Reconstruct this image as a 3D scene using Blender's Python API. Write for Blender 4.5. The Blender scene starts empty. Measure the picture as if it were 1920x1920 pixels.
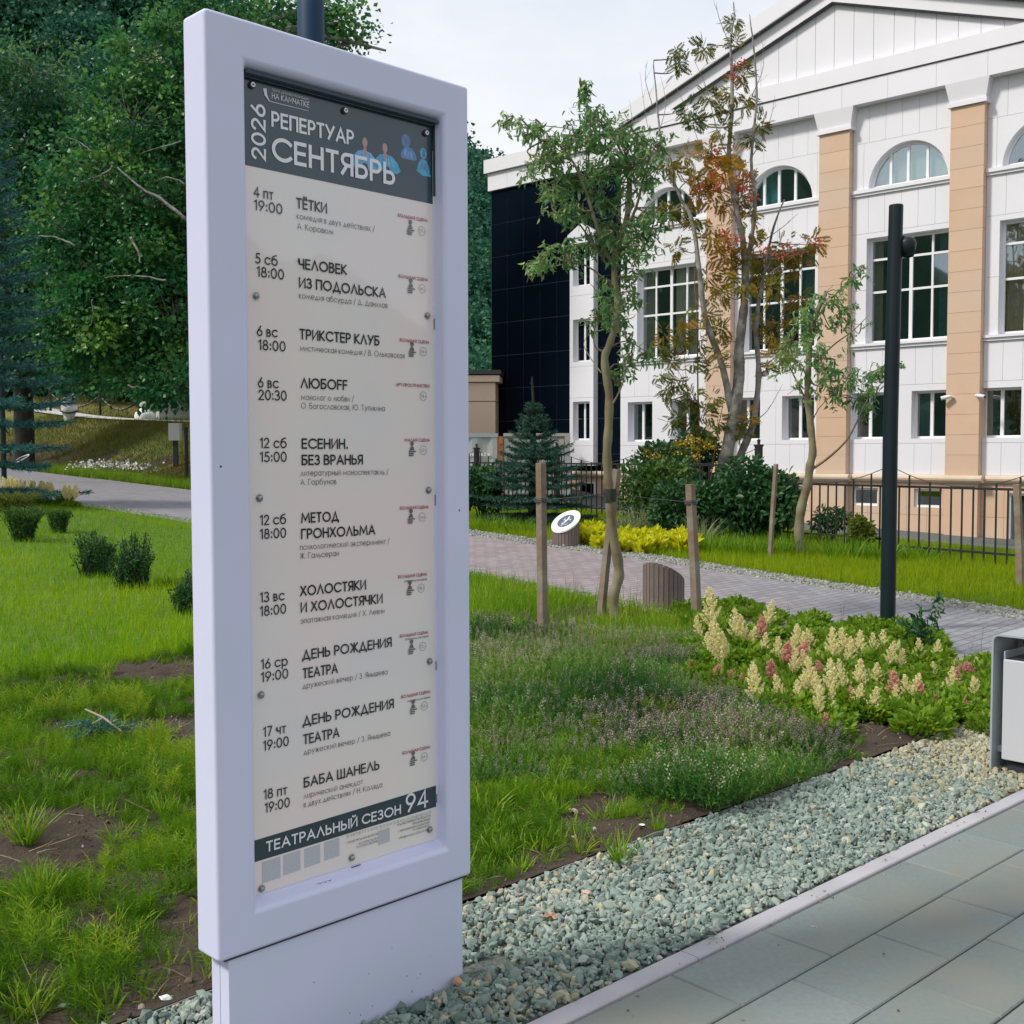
import bpy, math, random
import numpy as np
from mathutils import Matrix, Vector
C = bpy.context.scene.collection
R_ = math.radians
# ------------------------------------------------------------------ camera
FPX, PITCH, ROLL, EYE = 2139.0, 0.0508, -0.002, 1.55
vF = np.array([0, math.cos(PITCH), -math.sin(PITCH)])
vU0 = np.array([0, math.sin(PITCH), math.cos(PITCH)]); vR0 = np.array([1.0, 0, 0])
vR = vR0*math.cos(ROLL) + vU0*math.sin(ROLL); vU = -vR0*math.sin(ROLL) + vU0*math.cos(ROLL)
cd = bpy.data.cameras.new('camera'); cam = bpy.data.objects.new('camera', cd); C.objects.link(cam)
cam.matrix_world = Matrix(((vR[0], vU[0], -vF[0], 0), (vR[1], vU[1], -vF[1], 0), (vR[2], vU[2], -vF[2], EYE), (0, 0, 0, 1)))
cd.sensor_width = 36; cd.lens = FPX/1920*36; cd.clip_start = 0.05; cd.clip_end = 3000
bpy.context.scene.camera = cam
# ------------------------------------------------------------------ sky, sun, exposure
SUN_EL, SUN_AZ = R_(46), R_(-108)          # azimuth measured from +Y towards +X: the sun stands to the left, a little behind
w = bpy.data.worlds.new('World'); bpy.context.scene.world = w; w.use_nodes = True
nt = w.node_tree; nt.nodes.clear()
out = nt.nodes.new('ShaderNodeOutputWorld'); bg = nt.nodes.new('ShaderNodeBackground'); bg.inputs[1].default_value = 0.1
sky = nt.nodes.new('ShaderNodeTexSky'); sky.sky_type = 'NISHITA'; sky.sun_disc = False; sky.sun_elevation = SUN_EL; sky.sun_rotation = SUN_AZ
tc = nt.nodes.new('ShaderNodeTexCoord'); mp = nt.nodes.new('ShaderNodeMapping'); mp.inputs['Scale'].default_value = (1.0, 1.0, 2.6)
nz = nt.nodes.new('ShaderNodeTexNoise'); nz.inputs['Scale'].default_value = 2.2; nz.inputs['Detail'].default_value = 6; nz.inputs['Roughness'].default_value = .55
cr = nt.nodes.new('ShaderNodeValToRGB'); cr.color_ramp.elements[0].position = .30; cr.color_ramp.elements[0].color = (.58,)*3+(1,)
cr.color_ramp.elements[1].position = .62; cr.color_ramp.elements[1].color = (.97,)*3+(1,)
mx = nt.nodes.new('ShaderNodeMix'); mx.data_type = 'RGBA'; mx.inputs['B'].default_value = (6.65, 6.85, 7.2, 1)
nt.links.new(tc.outputs['Generated'], mp.inputs[0]); nt.links.new(mp.outputs[0], nz.inputs['Vector']); nt.links.new(nz.outputs[0], cr.inputs[0])
nt.links.new(cr.outputs[0], mx.inputs['Factor']); nt.links.new(sky.outputs[0], mx.inputs['A']); nt.links.new(mx.outputs['Result'], bg.inputs[0]); nt.links.new(bg.outputs[0], out.inputs[0])
sl = bpy.data.lights.new('sun', 'SUN'); sl.energy = 2.2; sl.angle = R_(9); sl.color = (1.0, .95, .87)
so = bpy.data.objects.new('sun', sl); C.objects.link(so)
sdir = Vector((math.sin(SUN_AZ)*math.cos(SUN_EL), math.cos(SUN_AZ)*math.cos(SUN_EL), math.sin(SUN_EL)))
so.rotation_euler = sdir.to_track_quat('Z', 'Y').to_euler(); so.location = (0, 0, 60)
vs = bpy.context.scene.view_settings
vs.view_transform = 'Standard'; vs.look = 'None'; vs.exposure = 0.52; vs.gamma = 1; vs.use_curve_mapping = False
bpy.context.scene.cycles.max_bounces = 8; bpy.context.scene.cycles.transparent_max_bounces = 12
# ------------------------------------------------------------------ helpers
class MB:
    """collects faces and links them as ONE mesh object"""
    def __init__(s): s.V = []; s.L = []; s.S = []; s.T = []; s.M = []; s.n = 0
    def add(s, V, F, tint=0.5, mi=0):
        V = np.asarray(V, float).reshape(-1, 3); F = np.asarray(F, int)
        s.V.append(V); s.L.append((F+s.n).ravel()); s.S.append(np.full(len(F), F.shape[1])); s.M.append(np.full(len(F), mi))
        s.T.append(np.broadcast_to(np.asarray(tint, float), (len(V),)).copy()); s.n += len(V)
    def box(s, x0, x1, y0, y1, z0, z1, tint=.5, mi=0):
        V = [(x, y, z) for z in (z0, z1) for y in (y0, y1) for x in (x0, x1)]
        s.add(V, [(0, 2, 3, 1), (4, 5, 7, 6), (0, 1, 5, 4), (2, 6, 7, 3), (0, 4, 6, 2), (1, 3, 7, 5)], tint, mi)
    def tube(s, pts, rad, sides=7, tint=.5, mi=0, cap=True):
        P = np.asarray(pts, float); n = len(P); rad = np.broadcast_to(np.asarray(rad, float), (n,))
        T = np.gradient(P, axis=0); T /= np.linalg.norm(T, axis=1)[:, None]+1e-9
        ref = np.array([0, 0, 1.0]) if abs(T[0][2]) < .8 else np.array([1.0, 0, 0])
        ang = np.arange(sides)*2*math.pi/sides; V = []
        A = np.cross(T[0], ref); A /= np.linalg.norm(A)
        for i in range(n):
            A = A-T[i]*(A@T[i]); A /= np.linalg.norm(A)+1e-9; B = np.cross(T[i], A)
            V.append(P[i]+rad[i]*(np.cos(ang)[:, None]*A+np.sin(ang)[:, None]*B))
        V = np.concatenate(V); F = []
        for i in range(n-1):
            for k in range(sides):
                k2 = (k+1) % sides; F.append((i*sides+k, i*sides+k2, (i+1)*sides+k2, (i+1)*sides+k))
        b = s.n; s.add(V, F, tint, mi)
        if cap:
            s.L.append(b+np.arange(sides)[::-1]); s.S.append(np.array([sides])); s.M.append(np.array([mi]))
            s.L.append(b+(n-1)*sides+np.arange(sides)); s.S.append(np.array([sides])); s.M.append(np.array([mi]))
    def lathe(s, prof, cx=0, cy=0, sides=24, tint=.5, mi=0):
        ang = np.arange(sides)*2*math.pi/sides; V = []; F = []
        for r, z in prof: V += [(cx+r*math.cos(a), cy+r*math.sin(a), z) for a in ang]
        for i in range(len(prof)-1):
            for k in range(sides):
                k2 = (k+1) % sides; F.append((i*sides+k, i*sides+k2, (i+1)*sides+k2, (i+1)*sides+k))
        s.add(V, F, tint, mi)
    def scatter(s, TV, TF, Mx, pos, tint=.5, mi=0):
        TV = np.asarray(TV, float); TF = np.asarray(TF, int); N = len(pos)
        V = np.einsum('nij,kj->nki', Mx, TV)+np.asarray(pos)[:, None, :]
        F = (TF[None]+(np.arange(N)*len(TV))[:, None, None]).reshape(-1, TF.shape[1])
        t = np.repeat(np.broadcast_to(np.asarray(tint, float), (N,)), len(TV))
        s.add(V.reshape(-1, 3), F, t, mi)
    def build(s, name, mats, parent=None, smooth=False):
        me = bpy.data.meshes.new(name)
        V = np.concatenate(s.V); L = np.concatenate(s.L); S = np.concatenate(s.S)
        me.vertices.add(len(V)); me.vertices.foreach_set('co', V.ravel().astype(np.float32))
        me.loops.add(len(L)); me.loops.foreach_set('vertex_index', L.astype(np.int32))
        me.polygons.add(len(S)); me.polygons.foreach_set('loop_start', (np.cumsum(S)-S).astype(np.int32))
        me.polygons.foreach_set('material_index', np.concatenate(s.M).astype(np.int32))
        me.polygons.foreach_set('use_smooth', np.full(len(S), smooth))
        at = me.attributes.new('tint', 'FLOAT', 'POINT'); at.data.foreach_set('value', np.concatenate(s.T).astype(np.float32))
        for m in (mats if isinstance(mats, (list, tuple)) else [mats]): me.materials.append(m)
        me.update(calc_edges=True); me.validate()
        o = bpy.data.objects.new(name, me); C.objects.link(o)
        if parent: o.parent = parent
        return o
def tag(o, label=None, cat=None, group=None, kind=None):
    if label: o['label'] = label
    if cat: o['category'] = cat
    if group: o['group'] = group
    if kind: o['kind'] = kind
    return o
def thing(name, label, cat, loc=(0, 0, 0), rz=0, group=None):
    o = bpy.data.objects.new(name, None); C.objects.link(o); o.location = loc; o.rotation_euler = (0, 0, rz); o.empty_display_size = .1
    return tag(o, label, cat, group)
def copy_thing(o, loc=None, rz=None, sc=None, label=None):
    r = o.copy(); C.objects.link(r)
    if loc is not None: r.location = loc
    if rz is not None: r.rotation_euler = (0, 0, rz)
    if sc is not None: r.scale = (sc,)*3 if not isinstance(sc, tuple) else sc
    if label: r['label'] = label
    for ch in o.children:
        c = ch.copy(); C.objects.link(c); c.parent = r
        for g in ch.children:
            d = g.copy(); C.objects.link(d); d.parent = c
    return r
def bevel(o, w_, seg=2, ang=30):
    m = o.modifiers.new('bevel', 'BEVEL'); m.width = w_; m.segments = seg; m.limit_method = 'ANGLE'; m.angle_limit = R_(ang)
    o.data.polygons.foreach_set('use_smooth', [True]*len(o.data.polygons))
    wn = o.modifiers.new('wn', 'WEIGHTED_NORMAL'); wn.keep_sharp = False
    return o
def rots(rng, d, roll=None):
    """matrices whose local Y runs along the unit vectors d, rolled at random"""
    d = np.asarray(d, float); d = d/(np.linalg.norm(d, axis=1)[:, None]+1e-9)
    ref = np.where(np.abs(d[:, 2:3]) < .9, np.array([[0, 0, 1.0]]), np.array([[1.0, 0, 0]]))
    x = np.cross(d, ref); x /= np.linalg.norm(x, axis=1)[:, None]; z = np.cross(x, d)
    a = rng.uniform(0, 2*math.pi, len(d)) if roll is None else roll
    c, s_ = np.cos(a)[:, None], np.sin(a)[:, None]
    x2 = x*c+z*s_; z2 = -x*s_+z*c
    return np.stack([x2, d, z2], axis=2)
def rdir(rng, n):
    v = rng.normal(size=(n, 3)); return v/np.linalg.norm(v, axis=1)[:, None]
def scl(M, s): return M*np.asarray(s, float).reshape(-1, 1, 1)
# ------------------------------------------------------------------ terrain
AX = R_(43); vD = np.array([-math.sin(AX), math.cos(AX)]); vE = np.array([math.cos(AX), math.sin(AX)])   # t across the kerb, u along it
def sst(x): x = np.clip(x, 0, 1); return x*x*(3-2*x)
def tu2xy(t, u): t = np.asarray(t, float); u = np.asarray(u, float); return u*vE[0]+t*vD[0], u*vE[1]+t*vD[1]
def xy2tu(x, y): return x*vD[0]+y*vD[1], x*vE[0]+y*vE[1]
def path_lo(t): return np.interp(t, [0, 4, 7.2, 9.9, 17.6, 21.8, 45], [7.6, 8.01, 8.38, 8.57, 9.04, 8.95, 9.6])
def path_hi(t): return np.interp(t, [0, 4.3, 6, 8.8, 12.8, 25, 34, 45], [9.6, 10.37, 10.82, 11.1, 11.3, 12.6, 12.7, 12.8])
def lawn_lo(t): return np.interp(t, [0, 4.6, 6.2, 9.5, 13.8, 20, 25, 34, 45], [10.2, 11.03, 11.27, 11.73, 11.94, 12.4, 12.75, 12.8, 12.9])
def terr(x, y):
    x = np.asarray(x, float); y = np.asarray(y, float); t, u = xy2tu(x, y)
    z = .035*np.log1p(np.exp(np.clip(t-4.5, -30, 90)))
    z = z*np.where(t > 60, 1-.3*sst((t-60)/80), 1)
    z = z+1.55*sst((u-13.4)/4.2)*sst((t-25)/7)                                  # the bank beyond the path
    z = z+1.0*np.exp(-((x+19)**2+(y-55)**2)/60.0)                               # grassy mound behind the upper path
    z = z-.48*sst((u-17.2)/4.5)*(1-sst((t-19)/4))                               # the yard lies lower
    return z
def ray(px, py): return vF+vR*(px-960)/FPX-vU*(py-960)/FPX
def G(px, py):
    """where the sight line through a surveyed point of the photograph meets the ground"""
    d = ray(px, py); s = .8
    while s < 400:
        P = d*s
        if EYE+P[2] <= terr(P[0], P[1]): break
        s *= 1.0008
    return np.array([P[0], P[1], float(terr(P[0], P[1]))])
def P3(px, py, Y):
    d = ray(px, py); return np.array([d[0]/d[1]*Y, Y, EYE+d[2]/d[1]*Y])
def on(x, y, dz=0): return np.stack([np.asarray(x, float), np.asarray(y, float), terr(x, y)+dz], -1)
# ------------------------------------------------------------------ materials
def _base(name):
    m = bpy.data.materials.new(name); m.use_nodes = True; n = m.node_tree; return m, n, n.nodes['Principled BSDF']
def mat(name, c1, c2=None, scale=6.0, rough=.6, bump=0.0, metal=0.0, coat=0.0, spec=.5, detail=5.0, bscale=None, tint=False, dist=.01, c3=None, scale3=1.0):
    m, n, b = _base(name); b.inputs['Roughness'].default_value = rough; b.inputs['Metallic'].default_value = metal
    b.inputs['Coat Weight'].default_value = coat; b.inputs['Coat Roughness'].default_value = .03; b.inputs['Specular IOR Level'].default_value = spec
    b.inputs['Base Color'].default_value = (*c1, 1)
    if c2 is not None:
        t = n.nodes.new('ShaderNodeTexCoord'); z = n.nodes.new('ShaderNodeTexNoise'); z.inputs['Scale'].default_value = scale; z.inputs['Detail'].default_value = detail
        r = n.nodes.new('ShaderNodeMapRange'); r.inputs[1].default_value = .32; r.inputs[2].default_value = .68
        x = n.nodes.new('ShaderNodeMix'); x.data_type = 'RGBA'; x.inputs['A'].default_value = (*c1, 1); x.inputs['B'].default_value = (*c2, 1)
        n.links.new(t.outputs['Object'], z.inputs['Vector']); n.links.new(z.outputs[0], r.inputs[0])
        if tint:
            a = n.nodes.new('ShaderNodeAttribute'); a.attribute_name = 'tint'
            ad = n.nodes.new('ShaderNodeMath'); ad.operation = 'MULTIPLY_ADD'; ad.inputs[1].default_value = .35; ad.use_clamp = True
            n.links.new(r.outputs[0], ad.inputs[0]); n.links.new(a.outputs['Fac'], ad.inputs[2]); n.links.new(ad.outputs[0], x.inputs['Factor'])
        else: n.links.new(r.outputs[0], x.inputs['Factor'])
        col = x.outputs['Result']
        if c3 is not None:
            z3 = n.nodes.new('ShaderNodeTexNoise'); z3.inputs['Scale'].default_value = scale3; z3.inputs['Detail'].default_value = 3; n.links.new(t.outputs['Object'], z3.inputs['Vector'])
            r3 = n.nodes.new('ShaderNodeMapRange'); r3.inputs[1].default_value = .42; r3.inputs[2].default_value = .62; n.links.new(z3.outputs[0], r3.inputs[0])
            x3 = n.nodes.new('ShaderNodeMix'); x3.data_type = 'RGBA'; x3.inputs['B'].default_value = (*c3, 1)
            n.links.new(col, x3.inputs['A']); n.links.new(r3.outputs[0], x3.inputs['Factor']); col = x3.outputs['Result']
        n.links.new(col, b.inputs['Base Color'])
        if bump:
            zb = z
            if bscale:
                zb = n.nodes.new('ShaderNodeTexNoise'); zb.inputs['Scale'].default_value = bscale; zb.inputs['Detail'].default_value = 8; n.links.new(t.outputs['Object'], zb.inputs['Vector'])
            bp = n.nodes.new('ShaderNodeBump'); bp.inputs['Strength'].default_value = bump; bp.inputs['Distance'].default_value = dist
            n.links.new(zb.outputs[0], bp.inputs['Height']); n.links.new(bp.outputs[0], b.inputs['Normal'])
    return m
def leafmat(name, c0, c1, c2, trans=.38, rough=.5, spec=.3):
    """leaf colour by the leaf's own 'tint' value"""
    m, n, b = _base(name); b.inputs['Roughness'].default_value = rough; b.inputs['Specular IOR Level'].default_value = spec
    a = n.nodes.new('ShaderNodeAttribute'); a.attribute_name = 'tint'; r = n.nodes.new('ShaderNodeValToRGB'); e = r.color_ramp.elements
    e[0].color = (*c0, 1); e[1].color = (*c2, 1); k = e.new(.5); k.color = (*c1, 1)
    tr = n.nodes.new('ShaderNodeBsdfTranslucent'); ms = n.nodes.new('ShaderNodeMixShader'); ms.inputs[0].default_value = trans
    n.links.new(a.outputs['Fac'], r.inputs[0]); n.links.new(r.outputs[0], b.inputs['Base Color']); n.links.new(r.outputs[0], tr.inputs[0])
    n.links.new(b.outputs[0], ms.inputs[1]); n.links.new(tr.outputs[0], ms.inputs[2]); n.links.new(ms.outputs[0], n.nodes['Material Output'].inputs[0])
    return m
def glassmat(name, tintc, gl=.22):
    m, n, b = _base(name); n.nodes.remove(b)
    t = n.nodes.new('ShaderNodeBsdfTransparent'); t.inputs[0].default_value = (*tintc, 1); g = n.nodes.new('ShaderNodeBsdfGlossy'); g.inputs['Roughness'].default_value = .02
    g.inputs[0].default_value = (.85, .95, 1, 1)
    f = n.nodes.new('ShaderNodeFresnel'); f.inputs[0].default_value = 1.5; ad = n.nodes.new('ShaderNodeMath'); ad.inputs[1].default_value = gl; ad.use_clamp = True
    ms = n.nodes.new('ShaderNodeMixShader'); n.links.new(f.outputs[0], ad.inputs[0]); n.links.new(ad.outputs[0], ms.inputs[0])
    n.links.new(t.outputs[0], ms.inputs[1]); n.links.new(g.outputs[0], ms.inputs[2]); n.links.new(ms.outputs[0], n.nodes['Material Output'].inputs[0])
    return m
# leaf and stone templates
FOLD = (np.array([(0, 0, 0), (.5, .42, .10), (0, 1, 0), (-.5, .42, .10)]), np.array([(0, 1, 2), (0, 2, 3)]))
OVAL = (np.array([(0, 0, 0), (.36, .25, .08), (.42, .6, .08), (0, 1, -.06), (-.42, .6, .08), (-.36, .25, .08), (0, .5, 0)]),
        np.array([(0, 1, 6), (1, 2, 6), (2, 3, 6), (3, 4, 6), (4, 5, 6), (5, 0, 6)]))
LONG = (np.array([(0, 0, 0), (.09, .3, .05), (-.09, .3, .02), (.09, .65, -.05), (-.07, .65, -.09), (.03, 1, -.28)]),
        np.array([(0, 1, 2), (1, 3, 2), (2, 3, 4), (3, 5, 4)]))
BLADE = (np.array([(-.5, 0, 0), (.5, 0, 0), (0, 1, .0)]), np.array([(0, 1, 2)]))
BEND = (np.array([(-.5, 0, 0), (.5, 0, 0), (-.4, .5, .06), (.4, .5, .06), (-.22, .85, .22), (.22, .85, .22), (0, 1.02, .42)]),
        np.array([(0, 1, 3), (0, 3, 2), (2, 3, 5), (2, 5, 4), (4, 5, 6)]))
def ico():
    p = (1+5**.5)/2
    V = np.array([(-1, p, 0), (1, p, 0), (-1, -p, 0), (1, -p, 0), (0, -1, p), (0, 1, p), (0, -1, -p), (0, 1, -p), (p, 0, -1), (p, 0, 1), (-p, 0, -1), (-p, 0, 1)], float)
    V /= np.linalg.norm(V[0])
    F = np.array([(0, 11, 5), (0, 5, 1), (0, 1, 7), (0, 7, 10), (0, 10, 11), (1, 5, 9), (5, 11, 4), (11, 10, 2), (10, 7, 6), (7, 1, 8), (3, 9, 4), (3, 4, 2), (3, 2, 6), (3, 6, 8), (3, 8, 9), (4, 9, 5), (2, 4, 11), (6, 2, 10), (8, 6, 7), (9, 8, 1)])
    return V, F
def inpoly(px, py, poly):
    poly = np.asarray(poly, float); c = np.zeros(len(px), bool); j = len(poly)-1
    for i in range(len(poly)):
        xi, yi = poly[i]; xj, yj = poly[j]
        c ^= ((yi > py) != (yj > py)) & (px < (xj-xi)*(py-yi)/(yj-yi+1e-12)+xi); j = i
    return c
def vnoise(x, y, sc, seed=0):
    """cheap smooth value noise in 0..1"""
    r = np.random.default_rng(seed).random((64, 64)); x = np.asarray(x)*sc; y = np.asarray(y)*sc
    xi = np.floor(x).astype(int); yi = np.floor(y).astype(int); fx = sst(x-xi); fy = sst(y-yi)
    g = lambda a, b: r[a % 64, b % 64]
    return (g(xi, yi)*(1-fx)+g(xi+1, yi)*fx)*(1-fy)+(g(xi, yi+1)*(1-fx)+g(xi+1, yi+1)*fx)*fy
# a drawn stroke alphabet (geometric sans): strokes on a cap height of 1
def _arc(cx, cy, rx, ry, a0, a1, n=14): return [(cx+rx*math.cos(R_(a0+(a1-a0)*k/n)), cy+ry*math.sin(R_(a0+(a1-a0)*k/n))) for k in range(n+1)]
def _ell(cx, cy, rx, ry): return _arc(cx, cy, rx, ry, 90, 450, 26)
_bowl = lambda w, y0, y1: [(0, y1), (w*.5, y1)]+_arc(w*.5, (y0+y1)/2, w*.5, (y1-y0)/2, 90, -90)[1:]+[(0, y0)]
GL = {
 'А': (.78, [[(0, 0), (.39, 1), (.78, 0)], [(.13, .32), (.65, .32)]]), 'Б': (.56, [[(.53, 1), (0, 1), (0, 0)], _bowl(.56, 0, .57)]), 'В': (.56, [[(0, 0), (0, 1)], _bowl(.49, .54, 1), _bowl(.56, 0, .54)]),
 'Г': (.46, [[(0, 0), (0, 1), (.46, 1)]]), 'Д': (.86, [[(.12, .05), (.43, 1), (.74, .05)], [(0, -.17), (0, .04), (.86, .04), (.86, -.17)]]), 'Е': (.50, [[(.50, 1), (0, 1), (0, 0), (.50, 0)], [(0, .52), (.46, .52)]]),
 'Ё': (.50, [[(.50, 1), (0, 1), (0, 0), (.50, 0)], [(0, .52), (.46, .52)], [(.10, 1.16), (.10, 1.28)], [(.38, 1.16), (.38, 1.28)]]), 'Ж': (.92, [[(.46, 0), (.46, 1)], [(.03, 1), (.42, .52), (0, 0)], [(.89, 1), (.50, .52), (.92, 0)]]),
 'З': (.52, [_arc(.24, .76, .24, .24, 150, -90), _arc(.23, .265, .29, .265, 90, -150)]), 'И': (.66, [[(0, 1), (0, 0), (.66, 1), (.66, 0)]]), 'Й': (.66, [[(0, 1), (0, 0), (.66, 1), (.66, 0)], _arc(.33, 1.32, .15, .14, 200, 340, 8)]),
 'К': (.60, [[(0, 0), (0, 1)], [(.55, 1), (.06, .52), (.60, 0)]]), 'Л': (.74, [[(0, 0), (.37, 1), (.74, 0)]]), 'М': (1.0, [[(0, 0), (.10, 1), (.50, .22), (.90, 1), (1.0, 0)]]), 'Н': (.64, [[(0, 0), (0, 1)], [(.64, 0), (.64, 1)], [(0, .52), (.64, .52)]]),
 'О': (.98, [_ell(.49, .5, .49, .5)]), 'П': (.62, [[(0, 0), (0, 1), (.62, 1), (.62, 0)]]), 'Р': (.53, [[(0, 0), (0, 1)], _bowl(.53, .44, 1)]), 'С': (.86, [_arc(.5, .5, .5, .5, 42, 318, 20)]), 'Т': (.56, [[(0, 1), (.56, 1)], [(.28, 1), (.28, 0)]]),
 'У': (.70, [[(0, 1), (.36, .36)], [(.70, 1), (.20, 0)]]), 'Ф': (.9, [[(.45, -.05), (.45, 1.05)], _ell(.45, .5, .45, .36)]), 'Х': (.68, [[(0, 0), (.64, 1)], [(.04, 1), (.68, 0)]]), 'Ц': (.70, [[(0, 1), (0, .0), (.70, .0), (.70, -.18)], [(.58, 1), (.58, 0)]]),
 'Ч': (.56, [[(0, 1), (0, .62)]+_arc(.2, .62, .2, .2, 180, 270, 6)+[(.56, .42)], [(.56, 1), (.56, 0)]]), 'Ш': (.88, [[(0, 1), (0, 0), (.88, 0), (.88, 1)], [(.44, 0), (.44, 1)]]), 'Щ': (1.0, [[(0, 1), (0, 0), (1.0, 0), (1.0, -.18)], [(.44, 0), (.44, 1)], [(.88, 0), (.88, 1)]]),
 'Ы': (.82, [[(0, 1), (0, 0)], _bowl(.52, 0, .57), [(.82, 0), (.82, 1)]]), 'Ь': (.54, [[(0, 1), (0, 0)], _bowl(.54, 0, .57)]), 'Э': (.84, [_arc(.34, .5, .5, .5, 138, -138, 20), [(.30, .5), (.82, .5)]]), 'Ю': (1.22, [[(0, 0), (0, 1)], [(0, .5), (.28, .5)], _ell(.75, .5, .47, .5)]),
 'Я': (.54, [[(.54, 0), (.54, 1)], [(.54, 1), (.27, 1)]+_arc(.27, .72, .27, .28, 90, 270)[1:]+[(.54, .44)], [(.26, .44), (0, 0)]]), 'I': (.02, [[(.01, 0), (.01, 1)]]), 'L': (.44, [[(0, 1), (0, 0), (.44, 0)]]), 'N': (.66, [[(0, 0), (0, 1), (.66, 0), (.66, 1)]]), 'W': (1.06, [[(0, 1), (.27, 0), (.53, .9), (.79, 0), (1.06, 1)]]),
 'U': (.6, [[(0, 1), (0, .3)]+_arc(.3, .3, .3, .3, 180, 360)+[(.6, 1)]]), 'F': (.46, [[(.46, 1), (0, 1), (0, 0)], [(0, .52), (.42, .52)]]), 'R': (.54, [[(0, 0), (0, 1)], _bowl(.52, .46, 1), [(.26, .46), (.54, 0)]]),
 '0': (.58, [_ell(.29, .5, .29, .5)]), '1': (.22, [[(0, .84), (.20, 1), (.20, 0)]]), '2': (.54, [_arc(.26, .72, .26, .28, 168, -38, 14)+[(0, 0), (.54, 0)]]), '3': (.52, [_arc(.24, .76, .24, .24, 150, -90), _arc(.23, .265, .29, .265, 90, -150)]), '4': (.62, [[(.46, 0), (.46, 1), (0, .27), (.62, .27)]]),
 '5': (.52, [[(.48, 1), (.14, 1), (.07, .56)]+_arc(.22, .31, .30, .31, 112, -140)]), '6': (.56, [_ell(.28, .3, .28, .3), [(.42, 1), (.05, .43)]]), '7': (.5, [[(0, 1), (.5, 1), (.14, 0)]]), '8': (.54, [_ell(.27, .76, .21, .24), _ell(.27, .265, .27, .265)]), '9': (.56, [_ell(.28, .7, .28, .3), [(.51, .57), (.14, 0)]]),
 '.': (.08, [[(.04, 0), (.04, .09)]]), ',': (.1, [[(.06, .09), (.0, -.14)]]), ':': (.08, [[(.04, .05), (.04, .16)], [(.04, .55), (.04, .66)]]), '/': (.42, [[(0, -.12), (.42, 1.08)]]), '+': (.4, [[(0, .42), (.4, .42)], [(.2, .22), (.2, .62)]]), '-': (.3, [[(0, .42), (.3, .42)]]), '(': (.2, [_arc(.32, .45, .32, .62, 130, 230, 8)]), ')': (.2, [_arc(-.12, .45, .32, .62, 50, -50, 8)])}
for _k, _v in dict(A='А', B='В', E='Е', K='К', M='М', O='О', T='Т', C='С').items(): GL[_k] = GL[_v]
for _k in 'вгджзийклмнптцчшщыьэюяхф': w0_, s0_ = GL[_k.upper()]; GL[_k] = (w0_*.74, [[(x_*.74, y_*.70) for x_, y_ in st_] for st_ in s0_])
GL['а'] = (.64, [_ell(.32, .35, .32, .35), [(.64, .70), (.64, 0)]]); GL['о'] = (.70, [_ell(.35, .35, .35, .35)]); GL['с'] = (.60, [_arc(.35, .35, .35, .35, 45, 315, 16)]); GL['е'] = (.70, [_arc(.35, .35, .35, .35, 0, 315, 20), [(0, .35), (.70, .35)]])
GL['б'] = (.66, [_ell(.33, .33, .33, .33), [(0, .36), (.03, .66), (.14, .88), (.34, .97), (.58, 1.04)]]); GL['р'] = (.66, [_ell(.34, .35, .32, .35), [(.02, .70), (.02, -.30)]]); GL['у'] = (.58, [[(0, .70), (.30, .06)], [(.58, .70), (.14, -.30)]]); GL['ё'] = GL['е']; GL['м'] = (.84, [[(0, 0), (.08, .70), (.42, .14), (.76, .70), (.84, 0)]])
def text_mesh(mb, body, x0, zc, width, cap, y=0.0, wt=.14, rot=False, gap=.20):
    """lettering laid flat in the plane y (local x right, z up), fitted to a width and a capital height; wt = stroke weight"""
    adv = 0; lay = []
    for ch in body:
        if ch == ' ': adv += .38; continue
        w_, st = GL[ch]; lay.append((adv, st)); adv += w_+gap+wt*.45
    adv -= gap+wt*.45; hw = wt*cap*.5; sx = (width-2*hw)/adv; k = 0
    for a, st in lay:
        for line in st:
            P = np.array([((a+px_)*sx, (py_-.5)*(cap-2*hw)) for px_, py_ in line]); closed = len(P) > 20 and np.linalg.norm(P[0]-P[-1]) < 1e-6
            d = np.diff(P, axis=0); d /= np.linalg.norm(d, axis=1)[:, None]+1e-12
            if not closed: P[0] -= d[0]*hw*.9; P[-1] += d[-1]*hw*.9
            nl = np.stack([-d[:, 1], d[:, 0]], 1); V = []; n = len(P)
            for i in range(n):
                if i == 0: m_ = nl[0] if not closed else nl[0]+nl[-1]
                elif i == n-1: m_ = nl[-1] if not closed else nl[0]+nl[-1]
                else: m_ = nl[i-1]+nl[i]
                l_ = np.linalg.norm(m_); m_ = m_/(l_+1e-9); f_ = min(2.0, 1/max(.2, m_@nl[min(i, n-2)])); V += [P[i]+m_*hw*f_, P[i]-m_*hw*f_]
            V = np.array(V)+np.array([hw, 0]); X_, Z_ = V[:, 0], V[:, 1]
            if rot: X_, Z_ = -Z_, X_
            mb.add(np.stack([x0+X_, np.full(len(V), y-.000012*(k % 9)), zc+Z_], 1), [(2*i, 2*i+1, 2*i+3, 2*i+2) for i in range(n-1)]); k += 1

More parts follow.
